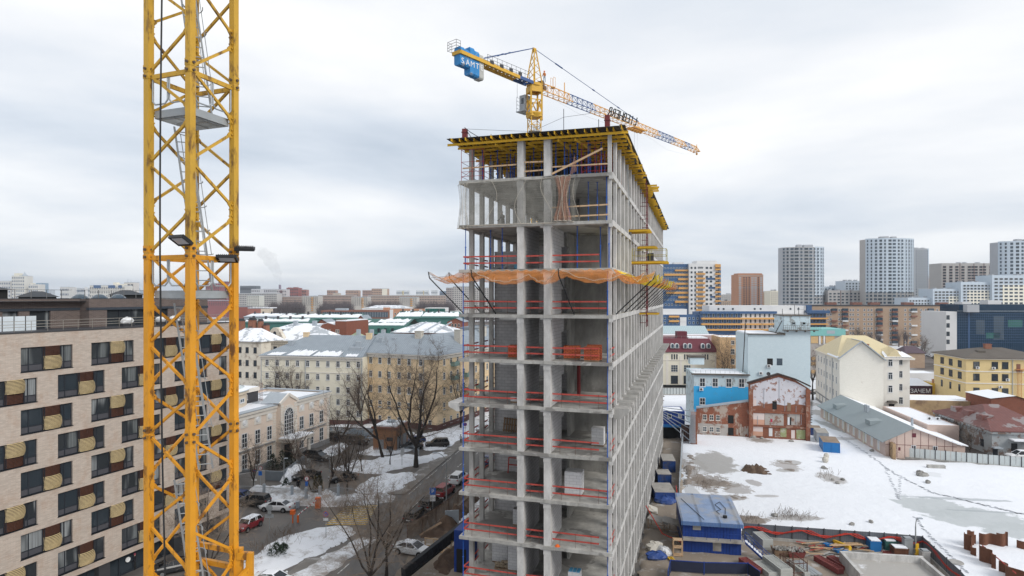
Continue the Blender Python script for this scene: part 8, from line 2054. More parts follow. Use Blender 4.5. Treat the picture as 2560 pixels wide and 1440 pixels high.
# people
def person(lab,p,rz,s=1.0,top=(.02,.02,.022),leg=(.02,.02,.025),helmet=None,bend=0,arms=.2):
 V=[(0,0,.93),(0,.02,1.15),(0,.02+bend*.2,1.40),(0,.03+bend*.35,1.52),(0,.05+bend*.45,1.66),(-.19,.02+bend*.2,1.40),(-.25,.08+bend*.3,1.14),(-.23,.22+arms,.95),(.19,.02+bend*.2,1.40),(.25,.05+bend*.3,1.14),(.23,.20+arms,.93),(-.10,0,.88),(-.12,.05,.48),(-.12,-.02,.06),(-.12,.12,.03),(.10,0,.88),(.12,.0,.48),(.12,-.06,.06),(.12,.08,.03),(0,.06+bend*.5,1.74)]
 E=[(0,1),(1,2),(2,3),(3,4),(4,19),(2,5),(5,6),(6,7),(2,8),(8,9),(9,10),(0,11),(11,12),(12,13),(13,14),(0,15),(15,16),(16,17),(17,18)]
 Rd=[.15,.14,.17,.06,.10,.085,.06,.045,.085,.06,.045,.10,.075,.055,.05,.10,.075,.055,.05,.085]
 me=bpy.data.meshes.new('person');me.from_pydata([tuple(c*s for c in v)for v in V],E,[]);o=bpy.data.objects.new('person',me);COL.objects.link(o)
 sk=o.modifiers.new('skin','SKIN');o.modifiers.new('sub','SUBSURF').levels=1
 for i,v in enumerate(me.skin_vertices[0].data):v.radius=(Rd[i]*s,Rd[i]*s);v.use_root=i==0
 dg=bpy.context.evaluated_depsgraph_get();m2=bpy.data.meshes.new_from_object(o.evaluated_get(dg));bpy.data.objects.remove(o)
 m2.materials.clear()
 for m in(mat('jacket',top,.9),mat('trousers',leg,.9),M['skin']):m2.materials.append(m)
 for f in m2.polygons:z=f.center.z/s;f.material_index=2 if z>1.54 else 1 if z<.93 else 0;f.use_smooth=True
 r=tag(inst(m2,'person',None,p,rz),lab,'person')
 hb=B();hb.lathe([(.135,1.66),(.135,1.72),(.11,1.80),(.05,1.845),(0,1.85)],12,(0,(.055+bend*.48),0));hb.v=[tuple(c*s for c in v)for v in hb.v]
 hb.build('helmet' if helmet else 'hair',helmet or mat('dark_hair',(.02,.015,.012),.8),r);return r
person('person in black walking past the snowy courtyard fence',G(746,1228),R(200),1.05)
person('person in pale jacket walking on the snowy path near the ochre house',G(1152,1108),R(160),1.0,(.5,.48,.46))
person('person in dark work clothes and grey helmet working on the netted open floor',TP(-11.1,6.0,LV[1]),GA+R(160),1.05,(.03,.035,.05),(.03,.03,.035),M['cab_grey'],.35,.35)
person('person in red hat by the hotel shop windows',G(338,1424),R(120),1.0,(.015,.015,.02),(.02,.02,.02),mat('pink_hat',(.35,.06,.10),.9))
person('crane worker in orange and grey standing under the crane tower head',(5.2,99.2,64.35),R(30),1.0,(.45,.15,.04),(.25,.3,.34),M['orange'])
# street furniture
def sign(lab,px,py,plates,h=3.0,rz=0,name='road_sign'):
 t=thing(name,lab,'road sign',G(px,py),rz);B().tube((0,0,0),(0,0,h),.04,6).build('post',M['galv'],t)
 for(kind,z,s,m,m2)in plates:
  b=B()
  if kind=='disc':b.lathe([(0,.03),(s*.8,.03),(s*.8,0)],18,(0,0,0),1);b.lathe([(s*.8,.028),(s,.028),(s,0),(0,0)],18)
  else:b.box(-s,s,-s*kind,s*kind,0,.03,1)
  o=b.build('plate',[M[m2],M[m]],t,(0,-.05,z));o.rotation_euler=(R(90),0,0)
  if m2=='redslash':q=B();q.beam((-s*.6,-s*.6,.035),(s*.6,s*.6,.035),s*.18,.01);q.beam((s*.6,-s*.6,.035),(-s*.6,s*.6,.035),s*.18,.01);q.build('symbol',M['redslash'],o)
  if m2=='P':me=text_mesh('P',s*1.7,.008);me.materials.append(M['white']);inst(me,'letter',o,(0,-s*.6,.035))
  if m2=='ring':me=text_mesh('5',s*1.1,.008);me.materials.append(M['black']);inst(me,'digit',o,(0,-s*.4,.035))
M['redslash']=mat('sign_red',(.42,.02,.05),.5);M['sblue']=mat('sign_blue',(.02,.13,.48),.5);M['P']=M['sblue'];M['ring']=M['redslash']
sign('blue P parking sign with white plates beneath, at the pit edge',1082,1294,[(1.15,3.6,.42,'sblue','P'),(.5,2.9,.36,'white','white'),(.55,2.45,.36,'white','white')],4.0)
sign('no stopping sign with tow plate on the pavement by the crossing',815,1352,[('disc',3.3,.36,'sblue','redslash'),(.5,2.65,.3,'white','white')],3.7)
sign('no stopping sign with two white plates beside the mast',636,1232,[('disc',3.4,.34,'sblue','redslash'),(1.3,2.6,.16,'white','white'),(.35,2.0,.40,'white','white')],3.8)
sign('round speed sign above blue plate beside the stone wall',651,1230,[('disc',3.7,.32,'white','ring'),(1.2,2.9,.28,'sblue','sblue')],4.0)
sign('round speed limit sign above blue plate by the courtyard person',767,1234,[('disc',2.3,.36,'white','ring'),(1.6,1.5,.22,'sblue','sblue')],2.7)
sign('grey sign seen from behind in the middle of the lane',674,1326,[('disc',2.9,.42,'galv','galv'),(1.5,2.3,.22,'galv','galv'),(.4,1.85,.55,'galv','galv')],3.2)
sign('no stopping sign in the snow before the ochre house',1163,1100,[('disc',3.3,.38,'sblue','redslash'),(.5,2.6,.3,'white','white')],3.6)
sign('pale sign seen edge on in the roadside snow below the big tree',1005,1166,[(1.6,2.6,.4,'white','white')],3.2,R(50))
def lamp(lab,px,py,ytop,dx,name='street_lamp'):
 p=G(px,py);h=EYE-(ytop-HZ)/F*p[1];t=thing(name,lab,'street lamp',p);b=B();b.tube((0,0,0),(0,0,h*.8),.10,8,0,.07);pts=[Vector((0,0,h*.8))]+[Vector((dx*(1-math.cos(math.pi*i/12)),0,h*.8+h*.2*math.sin(math.pi*i/12)))for i in range(1,7)];b.path(pts,.05,6);b.build('post',M['galv'],t);B().box(dx-.1,dx+.1 if dx>0 else dx+.1,-.12,.12,h-.06,h+.06).box(dx-.5 if dx<0 else dx,dx if dx<0 else dx+.5,-.14,.14,h-.05,h+.07).build('lamp_head',M['tin'],t)
lamp('tall grey street lamp with arm curving over the road',1116,1284,1132,-1.4);lamp('slim grey lamp pole on the building site fence corner',2289,1398,1296,.25)
lamp('slim dark lamp post on the snowy bed by the ramp',710,1206,1146,.1);lamp('dark lamp post beside the courtyard lane',824,1180,1134,.1)
def barrier():
 a,c=Vector(G(745,1306)),Vector(G(795,1270));t=thing('boom_barrier','red and white boom barrier across the lane entrance','barrier',a);b=B();b.box(-.1,.1,-.1,.1,0,.95);v=c-a;b.build('rest_post',M['orange'],t)
 b=B();b.box(v.x-.35,v.x+.35,v.y-.3,v.y+.3,0,1.5);b.build('drive_box',M['orange'],t);b=B();b.beam((0,0,1.0),(v.x,v.y,1.3),.08,.1);b.build('boom',M['white'],t);bb=B()
 for k in range(6):p=Vector((0,0,1.0)).lerp(Vector((v.x,v.y,1.3)),.08+.16*k);q=Vector((0,0,1.0)).lerp(Vector((v.x,v.y,1.3)),.14+.16*k);bb.beam(p,q,.09,.11)
 bb.build('boom_stripes',M['redslash'],t)
 t=thing('call_post','orange call box on a post beside the boom barrier','post',G(732,1308));B().box(-.07,.07,-.07,.07,0,1.2).build('post',M['orange'],t);B().box(-.3,.3,-.25,.25,1.2,1.75).build('box',M['orange'],t)
 single(B().box(-.2,.2,-.2,.2,0,.9).box(-.26,.26,-.26,.26,.9,.98),'bollard',M['tin'],'grey metal bollard on the kerb before the white sedan','bollard',G(744,1270))
barrier()
def fences():
 pts=[Vector(G(*q))for q in((588,1244),(660,1247),(730,1252),(765,1257),(800,1253),(846,1247),(886,1252))]
 t=thing('courtyard_fence','grey bar fence with square posts along the courtyard snow','fence',pts[0])
 for a,c in zip(pts,pts[1:]):
  a,c=a-pts[0],c-pts[0];L=(c-a).length;b=B();n=int(L/.16);b.beam(a+Vector((0,0,.4)),c+Vector((0,0,.4)),.05);b.beam(a+Vector((0,0,1.7)),c+Vector((0,0,1.7)),.05)
  for k in range(n):p=a.lerp(c,(k+.5)/n);b.beam(p+Vector((0,0,.2)),p+Vector((0,0,1.9)),.03)
  b.build('bar_panel',M['galv'],t);B().box(a.x-.18,a.x+.18,a.y-.18,a.y+.18,0,2.2).build('post',M['tin'],t)
 pts=[Vector(G(*q))for q in((935,1134),(990,1140),(1030,1128),(1048,1140))];t=thing('kiosk_fence','low bluish picket fence around the brick kiosk','fence',pts[0])
 for a,c in zip(pts,pts[1:]):
  a,c=a-pts[0],c-pts[0];n=int((c-a).length/.35);b=B()
  for k in range(n):p=a.lerp(c,(k+.5)/n);b.beam(p,p+Vector((0,0,1.3)),.12,.04)
  b.beam(a+Vector((0,0,1)),c+Vector((0,0,1)),.05);b.build('picket_panel',M['tin'],t)
 A,C_=Vector(G(826,1092)),Vector(G(934,1096));t=thing('painted_wall','low boundary wall with blue graffiti left of the brick kiosk','wall',A);b=B();b.beam(Vector((0,0,1.1)),C_-A+Vector((0,0,1.1)),.3,2.2);b.build('wall',mat('graffiti_wall',(.30,.38,.46),.9,.2,.6,dirt=(.62,.62,.64),dsc=.35,dthr=(.48,.56),damt=.9),t);b=B();b.beam(Vector((0,0,2.25)),C_-A+Vector((0,0,2.25)),.6,.12);b.build('coping',M['snow'],t)
 g=B();g.ball((0,0,1.2),.9,.12,.7,10,0,.3,2);g.build('red_graffiti',M['redslash'],t,(1.5,-.15,.1))
fences()
# excavation on the left of the tower
def pit():
 for(pts,h)in(([(1122,1290),(1150,1262),(1180,1240),(1200,1250),(1176,1284),(1148,1306)],1.8),([(1050,1346),(1090,1312),(1140,1304),(1150,1322),(1108,1350)],1.5),([(1085,1422),(1110,1376),(1148,1366),(1156,1400),(1120,1440)],1.2)):patch('soil',pts,M['soil'],h,.4,1.6,wob=.6)
 patch('dirt_strip',[(980,1460),(1010,1400),(1060,1340),(1160,1236),(1200,1240),(1180,1460)],M['mud'],0,.7,1,.05,kind='structure')
 pts=[Vector(G(*q))for q in((1018,1352),(1055,1332),(1090,1306),(1122,1284),(1145,1262),(1166,1240))];t=thing('mesh_fence','row of brown netted fence panels between kerb and dug soil','fence',pts[0])
 nm=net('brown_mesh',(.36,.27,.20),.75)
 for a,c in zip(pts,pts[1:]):a,c=a-pts[0],c-pts[0];b=B();b.add([a,c,c+Vector((0,0,2)),a+Vector((0,0,2))],[(0,1,2,3)]);b.build('mesh_panel',nm,t);b=B();b.tube(a,a+Vector((0,0,2)),.04,5);b.beam(a+Vector((0,0,2)),c+Vector((0,0,2)),.04);b.build('frame',M['rust'],t)
 b=B();A,C_=Vector(P(1008,1432,64)),Vector(P(1166,1308,76));b.beam(A,C_,.5,.95);b.beam(A+Vector((0,0,-.75)),C_+Vector((0,0,-.75)),.3,.2)
 for k in range(14):b.beam(A.lerp(C_,k/13)+Vector((.26,0,-.45)),A.lerp(C_,k/13)+Vector((.26,0,.45)),.08)
 single(b,'steel_gantry',mat('black_gantry',(.025,.026,.03),.7),'long black steel girder slanting over the site entrance','girder')
 t=thing('gate_cabin','tall dark blue sheet gate beside the black girder','gate',G(1148,1432),GA);B().box(-.6,1.3,0,2.2,0,4.6).build('sheet',M['cabin_blue'],t);B().box(-.3,.8,-.05,.0,0,2.6).build('opening',M['dark_in'],t)
 b=B()
 for k in range(4):b.beam((-1.8+k*1.1,0,0),(-1.8+k*1.1,0,1.5),.09)
 for z in(.6,1.45):b.beam((-1.9,0,z),(1.7,0,z),.07,.12)
 b.beam((-1.9,.1,.1),(1.8,.1,.1),.9,.08);single(b,'timber_guard',M['wood'],'raw timber guard frame over the dug pit','timber frame',G(1098,1380),GA)
 single(B().box(-.9,.9,-.06,.06,0,2.0),'sheet_panel',M['tin'],'pale sheet panel standing between the dug soil heaps','panel',G(1130,1314),R(12))
 single(B().beam((-1.5,0,.1),(1.5,.6,1.1),.5,.06).beam((-1.2,.2,.1),(2,1.5,.8),.2,.05),'loose_boards',M['wood_d'],'loose boards leaning on the soil by the mesh fence','boards',G(1078,1336),.4)
pit()
# right hand building yard
def yard():
 f=Fac('site_office','two storey dark blue cabin block with dirty pale roof and outside stair','cabin',1707,72.1,R(-9.9))
 u1,h=f.u(1853),f.z(1707,1299);m=h/2;dp=8.4
 B().box(0,u1,0,dp,0,m-.12).box(0,u1,.0,dp,m+.12,h).build('wall',M['cabin_blue'],f.t);B().box(-.05,u1+.3,-.7,dp,m-.12,m+.12).build('walkway',M['cont_roof'],f.t)
 b=B();b.add([(-.2,-.45,h),(u1+.2,-.45,h),(u1+.2,dp+.2,h+.45),(-.2,dp+.2,h+.45),(-.2,-.45,h-.45),(u1+.2,-.45,h-.45)],[(0,1,2,3),(4,5,1,0)]);b.build('roof',ribbed('cabin_roof',(.22,.30,.46),2.1,0,.2,.5,dirt=(.36,.35,.34),dsc=.35,dthr=(.42,.6),damt=.75),f.t)
 b=B();n=44
 for k in range(n):b.box(-.2+(u1+.4)*k/n,-.2+(u1+.4)*(k+.5)/n,-.50,-.46,h-.46,h)
 b.build('roof_edge',mat('blue_edge',(.11,.22,.48),.6),f.t)
 f.box('shutter','cont_roof',1732,1752,1303,1324,0,.05);f.box('shutter','cont_roof',1782,1803,1356,1377,0,.05)
 for x,z in((1,0),(3.2,0),(5.2,0),(2.6,m+.12),(4.6,m+.12)):B().box(x,x+.8,-.04,0,z,z+1.5).build('door',M['cabin_blue'],f.t)
 b=B()
 for k in range(6):b.beam((u1*k/5,-.65,m+.1),(u1*k/5,-.65,m+.9),.04)
 b.beam((0,-.65,m+.9),(u1,-.65,m+.9),.04);b.build('railing',M['cabin_blue'],f.t)
 b=B();A,E=Vector((u1+.3,-.3,m)),Vector((u1+2.9,-1.8,0))
 for s in(0,.8):b.beam(A+Vector((.3*s,s,0)),E+Vector((.3*s,s,0)),.06,.2);b.beam(A+Vector((.3*s,s,.9)),E+Vector((.3*s,s,.9)),.05);[b.beam(A.lerp(E,k/3)+Vector((.3*s,s,0)),A.lerp(E,k/3)+Vector((.3*s,s,.9)),.04)for k in range(4)]
 b.build('outside_stair',M['cabin_blue'],f.t);b=B()
 for k in range(10):c=A.lerp(E,(k+.5)/10)+Vector((.15,.4,.02));b.box(c.x-.14,c.x+.14,c.y-.4,c.y+.4,c.z,c.z+.05)
 b.build('stair_treads',M['snow'],f.t)
 cb=B();cb.path([Vector((4.4,2,h+.2)),Vector((4.2,3,h+.22)),Vector((4.8,3.6,h+.25)),Vector((4.3,5,h+.33)),Vector((5,6,h+.4)),Vector((5.4,4,h+.28)),Vector((5.1,2.2,h+.2))],.03,5);cb.tube((4.9,1.2,h+.1),(4.9,1.2,h+.35),.25,10);cb.path([Vector((.4,6.5,h+.4)),Vector((2.4,.2,h+.1))],.03,5);cb.build('roof_cables',M['black'],f.t)
 def cont(lab,px,py,w,d_,hh,rz,m='cont_blue',cat='container',name='container',roof='cont_roof'):
  t=thing(name,lab,cat,G(px,py),rz);B().box(0,w,0,d_,.1,hh).build('walls',M[m],t);B().box(-.02,w+.02,-.02,d_+.02,hh,hh+.06).build('roof',M[roof],t)
  b=B()
  for x in(.0,w-.1):b.box(x,x+.1,-.04,0,.1,hh)
  b.box(0,w,-.04,0,hh-.15,hh);b.box(0,w,-.04,0,.0,.2);b.box(w*.5-.03,w*.5+.03,-.05,0,.2,hh-.15);b.build('door_frame',M[m],t);return t
 cont('dark blue container beside the tower, farthest of the row',1657,1186,2.1,4.6,2.3,R(-8));cont('dark blue container with ribbed front, middle of the row beside the tower',1645,1216,2.1,2.9,1.9,R(-4))
 t=cont('blue tarpaulin covered container, nearest of the row beside the tower',1638,1260,2.9,4.6,1.7,R(-4),'tarp');tb=B();tb.ball((1.4,-.2,.55),1.6,1.3,.75,12,0,.25,4);tb.build('tarpaulin',M['tarp'],t)
 cont('bright blue container with rusty roof below the barn',2058,1134,2.9,5.5,2.2,R(-19),'bright_cont',roof='rustt');cont('pale grey container behind the bright blue one',2042,1110,2.2,5.0,2.3,R(-19),'cab_grey');cont('small blue container with rusty roof at the ruin corner',2027,1092,2.0,3,1.9,R(-19),'cont_blue',roof='rustt')
 f2=Fac('gate_office','blue two level gate cabin with snowy roof behind the tower','cabin',1640,130,R(-8));f2.body(1640,1712,1027,6,'cabin_blue','snow',par=.05,yb=1060);f2.box('lower_wall','dark_in',1640,1702,1062,None,4,-.8);f2.box('canopy','bright_cont',1640,1703,1060,1065,0,1.0);f2.win(1674,1035,10,11,'frame_w','glass','N');f2.win(1700,1035,9,10,'frame_w','cab_grey','N')
 t=thing('ticket_booth','small blue booth with white notice board below the gate cabin','booth',G(1677,1095),R(-8));B().box(0,2.0,0,1.5,0,2.2).build('wall',M['cabin_blue'],t);B().lathe([(0,.5),(.7,.4),(1.25,0)],12).build('roof',M['bright_cont'],t,(1,.75,2.2));B().box(.3,1.7,-.05,0,1.0,1.9).build('notice_board',M['white'],t)
 # heaps and stones on the snow
 patch('soil',[(1846,1182),(1862,1170),(1888,1165),(1914,1176),(1928,1190),(1890,1190)],M['soil'],1.5,.35,3.2,z=.3,wob=.9,nscale=.8)
 for i,(x,y,s,lab)in enumerate([(2063,1160,1.0,'white wrapped bale on the snow below the containers'),(2066,1150,.9,'second white wrapped bale just behind the first')]):single(B().ball((0,0,.5*s),.55*s,.55*s,.6*s,10,0,.15,i),'wrapped_bale',M['plasterw'],lab,'bale',(*G(x,y)[:2],.3))
 for i,(x,y,s)in enumerate([(1882,1098,.7),(1905,1100,.5),(2300,1188,.7),(2306,1194,.9),(2320,1212,.6),(2060,1176,.6),(1978,1108,.5),(2082,1205,.4),(2107,1205,.4),(2094,1214,.4),(2130,1318,.4),(2177,1312,.4),(1936,1296,.5),(2180,1132,.5),(2165,1110,.4),(2095,1060,.7),(2108,1070,.6),(2130,1090,.6)]):single(B().ball((0,0,.15),s,s*.7,s*.5,9,0,.5,i),'stone',M['conc_w'],'grey brown stone lying on the snow lot','stone',(*G(x,y)[:2],.3),i,'stones on the snow lot')
 single(B().box(-1.4,1.4,-.3,.3,0,.5),'concrete_beam',M['conc'],'concrete beam lying on the snow below the pale fence','beam',(*G(2340,1174)[:2],.3),R(-8))
 single(B().lathe([(0,.06),(.75,.06),(.8,0)],20),'manhole_ring',M['conc'],'round concrete manhole cover in the snow by the site fence','manhole',(*G(2389,1413)[:2],.34))
 # site fence and red cables
 pts=[Vector((*G(*q)[:2],.3))for q in((1856,1352),(1980,1362),(2100,1371),(2210,1379),(2306,1388))]+[Vector((*G(2400,1480)[:2],.3)),Vector((*G(2500,1600)[:2],.3))];o=pts[0]
 t=thing('site_fence','grey sheet hoarding on concrete feet around the building yard','fence',o)
 for a,c in zip(pts,pts[1:]):
  a,c=a-o,c-o;b=B();b.beam(a+Vector((0,0,1.15)),c+Vector((0,0,1.15)),.05,1.5);b.build('sheet',M['hoard'],t);b=B();b.beam(a+Vector((0,-.05,.2)),c+Vector((0,-.05,.2)),.3,.45);b.build('footing',M['conc'],t);n=3
  for k in range(n):p=a.lerp(c,k/n);B().box(p.x-.05,p.x+.05,p.y-.1,p.y-.03,0,2.0).build('post',M['darksteel'],t)
 for j in range(3):
  q=[]
  for a,c in zip(pts,pts[1:]):
   for k in range(10):p=a.lerp(c,k/10);q.append(p+Vector((-.05,-.12-.05*j,1.35+.28*math.sin(k*.63+j*.3)+.07*math.sin(k*1.9+j*2)-.06*j)))
  single(B().path(q,.055,6),'site_cable',M['redcable'],'red cable draped in waves along the site hoarding','cable',(0,0,0),0,'red site cables')
  # shuttering panels and other stock
 def panels(lab,px,py,w,d_,n,m,rz,grp='shuttering panel stacks',name='panel_stack'):
  t=thing(name,lab,'panel stack',(*G(px,py)[:2],.42),rz,grp)
  for k in range(n):
   z=k*.15;b=B()
   for x in(0,w-.09):b.box(x,x+.09,0,d_,z,z+.12)
   for y in(0,d_-.09):b.box(.09,w-.09,y,y+.09,z,z+.12)
   q=max(4,int(d_/.28))
   for i in range(1,q):b.box(.09,w-.09,d_*i/q-.035,d_*i/q+.035,z+.02,z+.1)
   b.box(w*.48,w*.52,.09,d_-.09,z+.0,z+.03);b.build('panel',M[m],t)
 panels('grey shuttering panel stack by the fence, left one',1873,1368,1.15,2.2,3,'shut',R(-4));panels('tall grey shuttering panel stack by the fence, right one',1907,1384,1.25,2.6,8,'shut',R(4));panels('red shuttering panel stack in front of the outside stair',1886,1446,1.0,3.0,4,'redshut',R(12));panels('grey shuttering panel stack in the yard foreground, left one',1922,1456,1.3,3.0,4,'shut',R(10));panels('taller grey shuttering panel stack in the yard foreground',1952,1458,1.35,3.6,7,'shut',R(8));panels('narrow grey shuttering panel stack beside the rusty rack',2012,1452,.6,3.4,3,'shut',R(8));panels('faded red shuttering panels leaning by the concrete pit',2094,1446,.8,3.6,4,'redshut',R(14));panels('dark red shuttering panel next to the concrete pit',2118,1440,1.0,3.2,3,'redshut',R(12));panels('blue shuttering panels lying by the yellow beam',2094,1392,1.5,2.4,2,'bright_cont',R(14));panels('low red shuttering panels before the blue bin',2215,1402,1.8,1.2,2,'redshut',R(-6))
 for i in range(4):single(B().box(0,.5,0,3.6,0,.06+.03*i),'metal_plank',M['galv'],'long galvanised plank in the yard row by the rusty rack','plank',(*G(2022+i*8,1450)[:2],.45),R(10),'galvanised planks')
 def skip(lab,px,py,m):
  t=thing('skip',lab,'skip',(*G(px,py)[:2],.42),R(-6));b=B();b.add([(-.75,-.5,0),(.75,-.5,0),(.75,.5,0),(-.75,.5,0),(-.95,-.75,.75),(.95,-.75,.75),(.95,.75,.75),(-.95,.75,.75)],[(0,1,5,4),(1,2,6,5),(2,3,7,6),(3,0,4,7),(3,2,1,0)]);b.build('tub',M[m],t);r=random.Random(px);b=B()
  for k in range(60):b.ball((r.uniform(-.8,.8),r.uniform(-.6,.6),.62+r.random()*.2),r.uniform(.07,.16),None,None,5,0,.4,k)
  b.build('rubble_fill',M['conc_w'],t)
 skip('brown steel skip full of grey rubble',1952,1396,'wood_d');skip('red steel skip full of grey rubble',1988,1400,'redshut')
 b=B();r=random.Random(5)
 for x in(0,1.5):
  for y in(0,2.6):b.beam((x,y,0),(x,y,1.3),.08)
 for z in(.3,1.3):b.beam((0,0,z),(1.5,0,z),.07);b.beam((0,2.6,z),(1.5,2.6,z),.07);b.beam((0,0,z),(0,2.6,z),.06);b.beam((1.5,0,z),(1.5,2.6,z),.06)
 for k in range(16):x=r.choice((0,1.5))+r.uniform(-.1,.1);b.beam((x,2.6*k/16,0),(x,2.6*k/16,1.2+r.random()*.5),.035)
 single(b,'rebar_rack',M['rebar'],'rusty steel rack with upright bars between the panel stacks','rack',(*G(1985,1450)[:2],.42),R(8))
 jm=['wood','wood_d','rail_red','galv','conc','darksteel','plasterw']
 for i in range(90):
  x,y=r.uniform(1990,2175),r.uniform(1362,1404);L=r.uniform(.6,2.6);p=Vector((*G(x,y)[:2],.45+r.random()*.3));a=r.uniform(-.5,.6);single(B().beam((0,0,0),(L*math.cos(a),L*math.sin(a),r.uniform(-.1,.25)),r.uniform(.06,.22),r.uniform(.04,.1)),'scrap_piece',M[jm[i%7]],'scrap board or bar in the messy heap along the hoarding','scrap',p,0,'scrap in the yard heap')
 for i in range(7):single(B().beam((0,0,0),(3.6,r.uniform(-.3,.3),.1),.14,.05),'long_board',M['wood'],'long pale timber board on top of the yard heap','board',(*G(2070+r.uniform(0,20),1374+i*2)[:2],.75+.04*i),R(r.uniform(-8,4)),'long boards on the heap')
 def bin_(lab,px,py,w,d_,hh,m,top='snow',rz=-.15,name='steel_bin'):t=thing(name,lab,'bin',(*G(px,py)[:2],.42),rz);B().box(0,w,0,d_,0,hh).box(-.05,w+.05,-.05,d_+.05,hh-.12,hh).build('body',M[m],t);B().box(.1,w-.05,.05,d_-.05,hh,hh+.10).build('snow_cover',M[top],t)
 bin_('open blue steel bin tipped beside the hoarding',2176,1388,1.2,1.3,1.2,'bright_cont');bin_('dark green bin with snow on its lid',2214,1386,1.2,1.3,1.1,'green_wall');bin_('blue and rusty bin with snow on top in front of grey cabinet',2236,1400,1.5,1.2,.9,'rust');bin_('tall pale grey electric cabinet at the hoarding corner',2262,1396,.9,.8,1.8,'cab_grey','cab_grey',name='electric_cabinet');bin_('open grey box on the ground behind the yellow frame',2306,1420,.8,.8,1.4,'conc_l','galv',name='grey_box')
 single(B().box(0,.5,0,2.2,0,.35).box(.1,.4,0,2.2,.35,.5),'yellow_beam',M['h20'],'yellow steel beam lying before the blue bin','beam',(*G(2122,1388)[:2],.5),R(24));single(B().box(-.2,.2,-.05,.05,0,1.6).box(-.3,.3,-.06,.06,.4,.5).box(-.3,.3,-.06,.06,1.0,1.1),'yellow_stand',M['h20'],'upright yellow frame beside the lamp pole','frame',(*G(2293,1404)[:2],.42),.3)
 t=thing('concrete_pit','concrete walled pit with snow dusted slab in the yard corner','pit',(*G(2122,1448)[:2],.3),R(-9));w=8.4
 B().box(0,w,2.4,2.75,0,1.6).box(0,.35,-3,2.4,0,1.6).box(w-.35,w,-3,2.4,0,1.5).build('wall',M['conc_l'],t);B().box(.35,w-.35,-3,2.4,0,.9).build('slab',snowmat('snowy_slab',(.36,.34,.31),.4,.46,.62,.9),t)
 # rusty sheet piles
 def piles(lab,pts,n,seed):
  q=[Vector((*G(*p)[:2],.2))for p in pts];t=thing('sheet_pile_wall',lab,'pile wall',q[0]);r=random.Random(seed);tot=len(q)-1
  for k in range(n):
   u0,u1=k/n*tot,(k+1)/n*tot;i=min(int(u0),tot-1);a,c=q[i].lerp(q[i+1],u0-i)-q[0],q[i].lerp(q[i+1],min(1,u1-i))-q[0];hh=r.uniform(.9,2.0);d=(c-a);nn=Vector((-d.y,d.x,0))*.34*(1 if k%2 else-1);b=B();L_=[a.lerp(c,j/6)+nn*math.sin(math.pi*j/6)for j in range(7)]
   b.add([(v.x,v.y,0)for v in L_]+[(v.x,v.y,hh)for v in L_]+[(v.x+.05,v.y+.06,hh)for v in L_],[(j,j+1,j+8,j+7)for j in range(6)]+[(7+j,8+j,15+j,14+j)for j in range(6)]);b.build('sheet_pile',M['rust'],t)
 piles('wavy rusted sheet pile wall, rear arm at right edge',[(2410,1372),(2440,1366),(2520,1372),(2640,1388)],11,1);piles('wavy rusted sheet pile wall, front arm running to the photo corner',[(2412,1376),(2440,1398),(2490,1430),(2560,1480)],10,2)
 single(B().beam(Vector((*G(2456,1392)[:2],1.3)),Vector((*G(2540,1470)[:2],1.5)),.07,.1),'warning_bar',M['rail_red'],'red striped bar along the front sheet piles','bar')
 # clutter between tower and cabin
 for(x,y,w,d_,z,rz,m,lab,n)in((1618,1330,2.6,1.6,1.5,-.5,'cont_roof','tilted grey sheet roof over the timber passage','passage_roof'),(1655,1345,2.2,1.8,1.8,-.35,'cont_roof','second grey sheet roof beside the blue cabin','passage_roof'),(1622,1300,1.2,2.2,1.0,-.2,'plasterw','pale boards sheet leaning at the tower foot','board_sheet')):t=thing(n,lab,'roof sheet',(*G(x,y)[:2],.3),rz);B().add([(0,0,z),(w,0,z-.4),(w,d_,z-.3),(0,d_,z+.1),(0,0,z-.06),(w,0,z-.46)],[(0,1,2,3),(4,5,1,0)]).build('sheet',M[m],t);b=B();[b.beam((x_,y_,0),(x_,y_,z-.1-.35*x_/w),.08)for x_ in(.1,w-.1)for y_ in(.1,d_-.1)];[b.beam((.1,.1,zz),(w-.1,.1,zz),.06)for zz in(.3,.8)];b.build('timber_posts',M['wood_d'],t)
 t=thing('timber_shelf','raw timber shelf rack leaning on left side of the blue cabin','shelf',(*G(1684,1400)[:2],.35),R(-8));b=B();[b.beam((x,y,0),(x,y,1.9),.08)for x in(0,1.0)for y in(0,.8)];[b.box(0,1.0,0,.8,z,z+.06)for z in(.1,1.0,1.85)];b.build('frame',M['wood'],t)
 for i,(x,y,s,m,lab)in enumerate([(1640,1405,1.2,'tarp','blue tarpaulin heap beside the tower foot'),(1636,1380,1.3,'plasterw','heap of white plastic sacks and red scrap by the tower foot'),(1660,1392,1.0,'white','crumpled white plastic heap before the timber shelf')]):single(B().ball((0,0,.35),s,s*.7,.55,12,0,.35,i+20),'covered_heap',M[m],lab,'heap',(*G(x,y)[:2],.3),i)
 for k in range(3):single(B().box(0,.25,0,2.0,0,.1),'yellow_sheet',M['h20'],'yellow corrugated strip leaning in front of the timber shelf','strip',(*G(1684+k*4,1424)[:2],.5),R(6),'yellow strips')
 pts=[Vector((*G(*q)[:2],.3))for q in((1670,1470),(1676,1440),(1760,1446),(1870,1448),(1900,1470))];t=thing('blue_mesh_fence','dark blue mesh fence at the bottom edge of the yard','fence',pts[0])
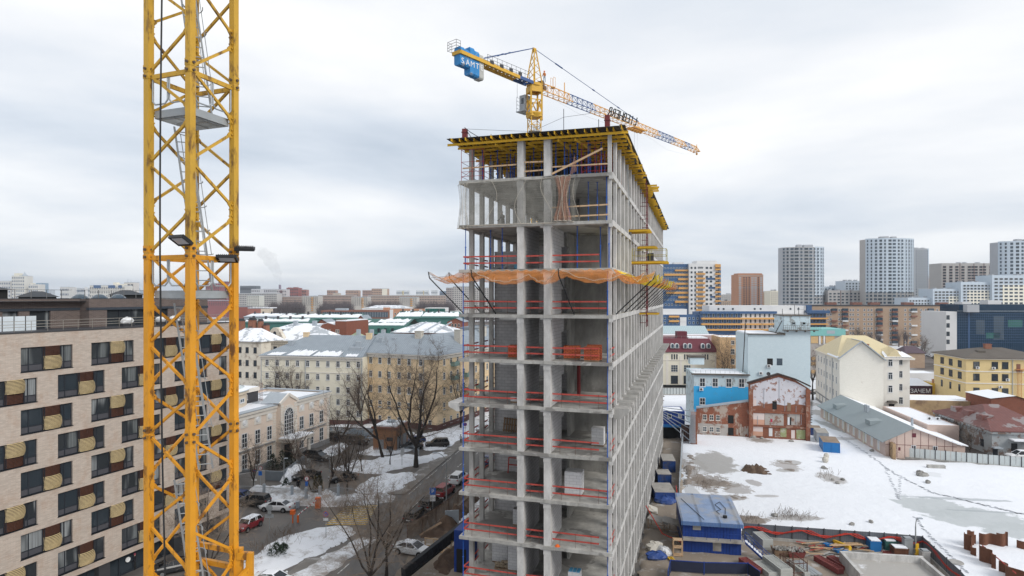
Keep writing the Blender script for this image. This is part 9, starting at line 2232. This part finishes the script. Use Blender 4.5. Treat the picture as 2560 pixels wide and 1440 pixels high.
 for a,c in zip(pts,pts[1:]):a,c=a-pts[0],c-pts[0];b=B();b.beam(a+Vector((0,0,.8)),c+Vector((0,0,.8)),.04,1.1);b.build('mesh_panel',mat('dark_mesh',(.02,.025,.05),.8),t);b=B();b.beam(a+Vector((0,0,1.4)),c+Vector((0,0,1.4)),.08);b.beam(a,a+Vector((0,0,1.5)),.08);b.build('frame',M['cabin_blue'],t)
 A,C_=[Vector((*G(*q)[:2],.3))for q in((1698,1240),(1706,1104))];t=thing('lot_hoarding','long grey hoarding between the container row and the snow lot','fence',A);n=10
 for k in range(n):a,c=(C_-A)*(k/n),(C_-A)*((k+1)/n);b=B();b.beam(a+Vector((0,0,1.0)),c+Vector((0,0,1.0)),.06,1.9);b.build('panel',M['tin'],t)
 b=B();b.beam((.2,0,1.9),C_-A+Vector((.2,0,1.9)),.1);b.build('top_pipe',M['galv'],t)
 A=[TP(.3,30,3.5),TP(2.5,27,1.3),TP(5,25,1.2),Vector((*G(1690,1248)[:2],2))];single(B().path(A,.06,6),'supply_hose',M['redcable'],'red supply hose hanging from the tower to the tarpaulin container','hose')
M['tarp']=mat('blue_tarpaulin',(.03,.07,.24),.5,.25,1.5,dirt=(.18,.20,.28),dsc=1);M['bright_cont']=mat('bright_blue_steel',(.02,.16,.42),.5,.12);M['rustt']=mat('rusty_roof',(.26,.20,.15),.9,.25,.8);M['hoard']=ribbed('grey_hoarding',(.13,.14,.16),.25,0,.1,.25);M['shut']=mat('grey_shuttering',(.42,.43,.41),.7,.12);M['redshut']=mat('red_shuttering',(.22,.06,.055),.7,.2)
yard()
def air():
 """thin winter haze between us and the far town"""
 t=NT('haze');t.t.nodes.remove(t.b);v=t.n('VolumePrincipled');v.inputs['Color'].default_value=(.74,.83,.95,1);v.inputs['Density'].default_value=.00015;v.inputs['Anisotropy'].default_value=.3;t.l(v.outputs[0],t.out.inputs['Volume'])
 tag(B().box(-5000,5000,-140,3200,-1,95).build('haze',t.m),kind='stuff')
air()
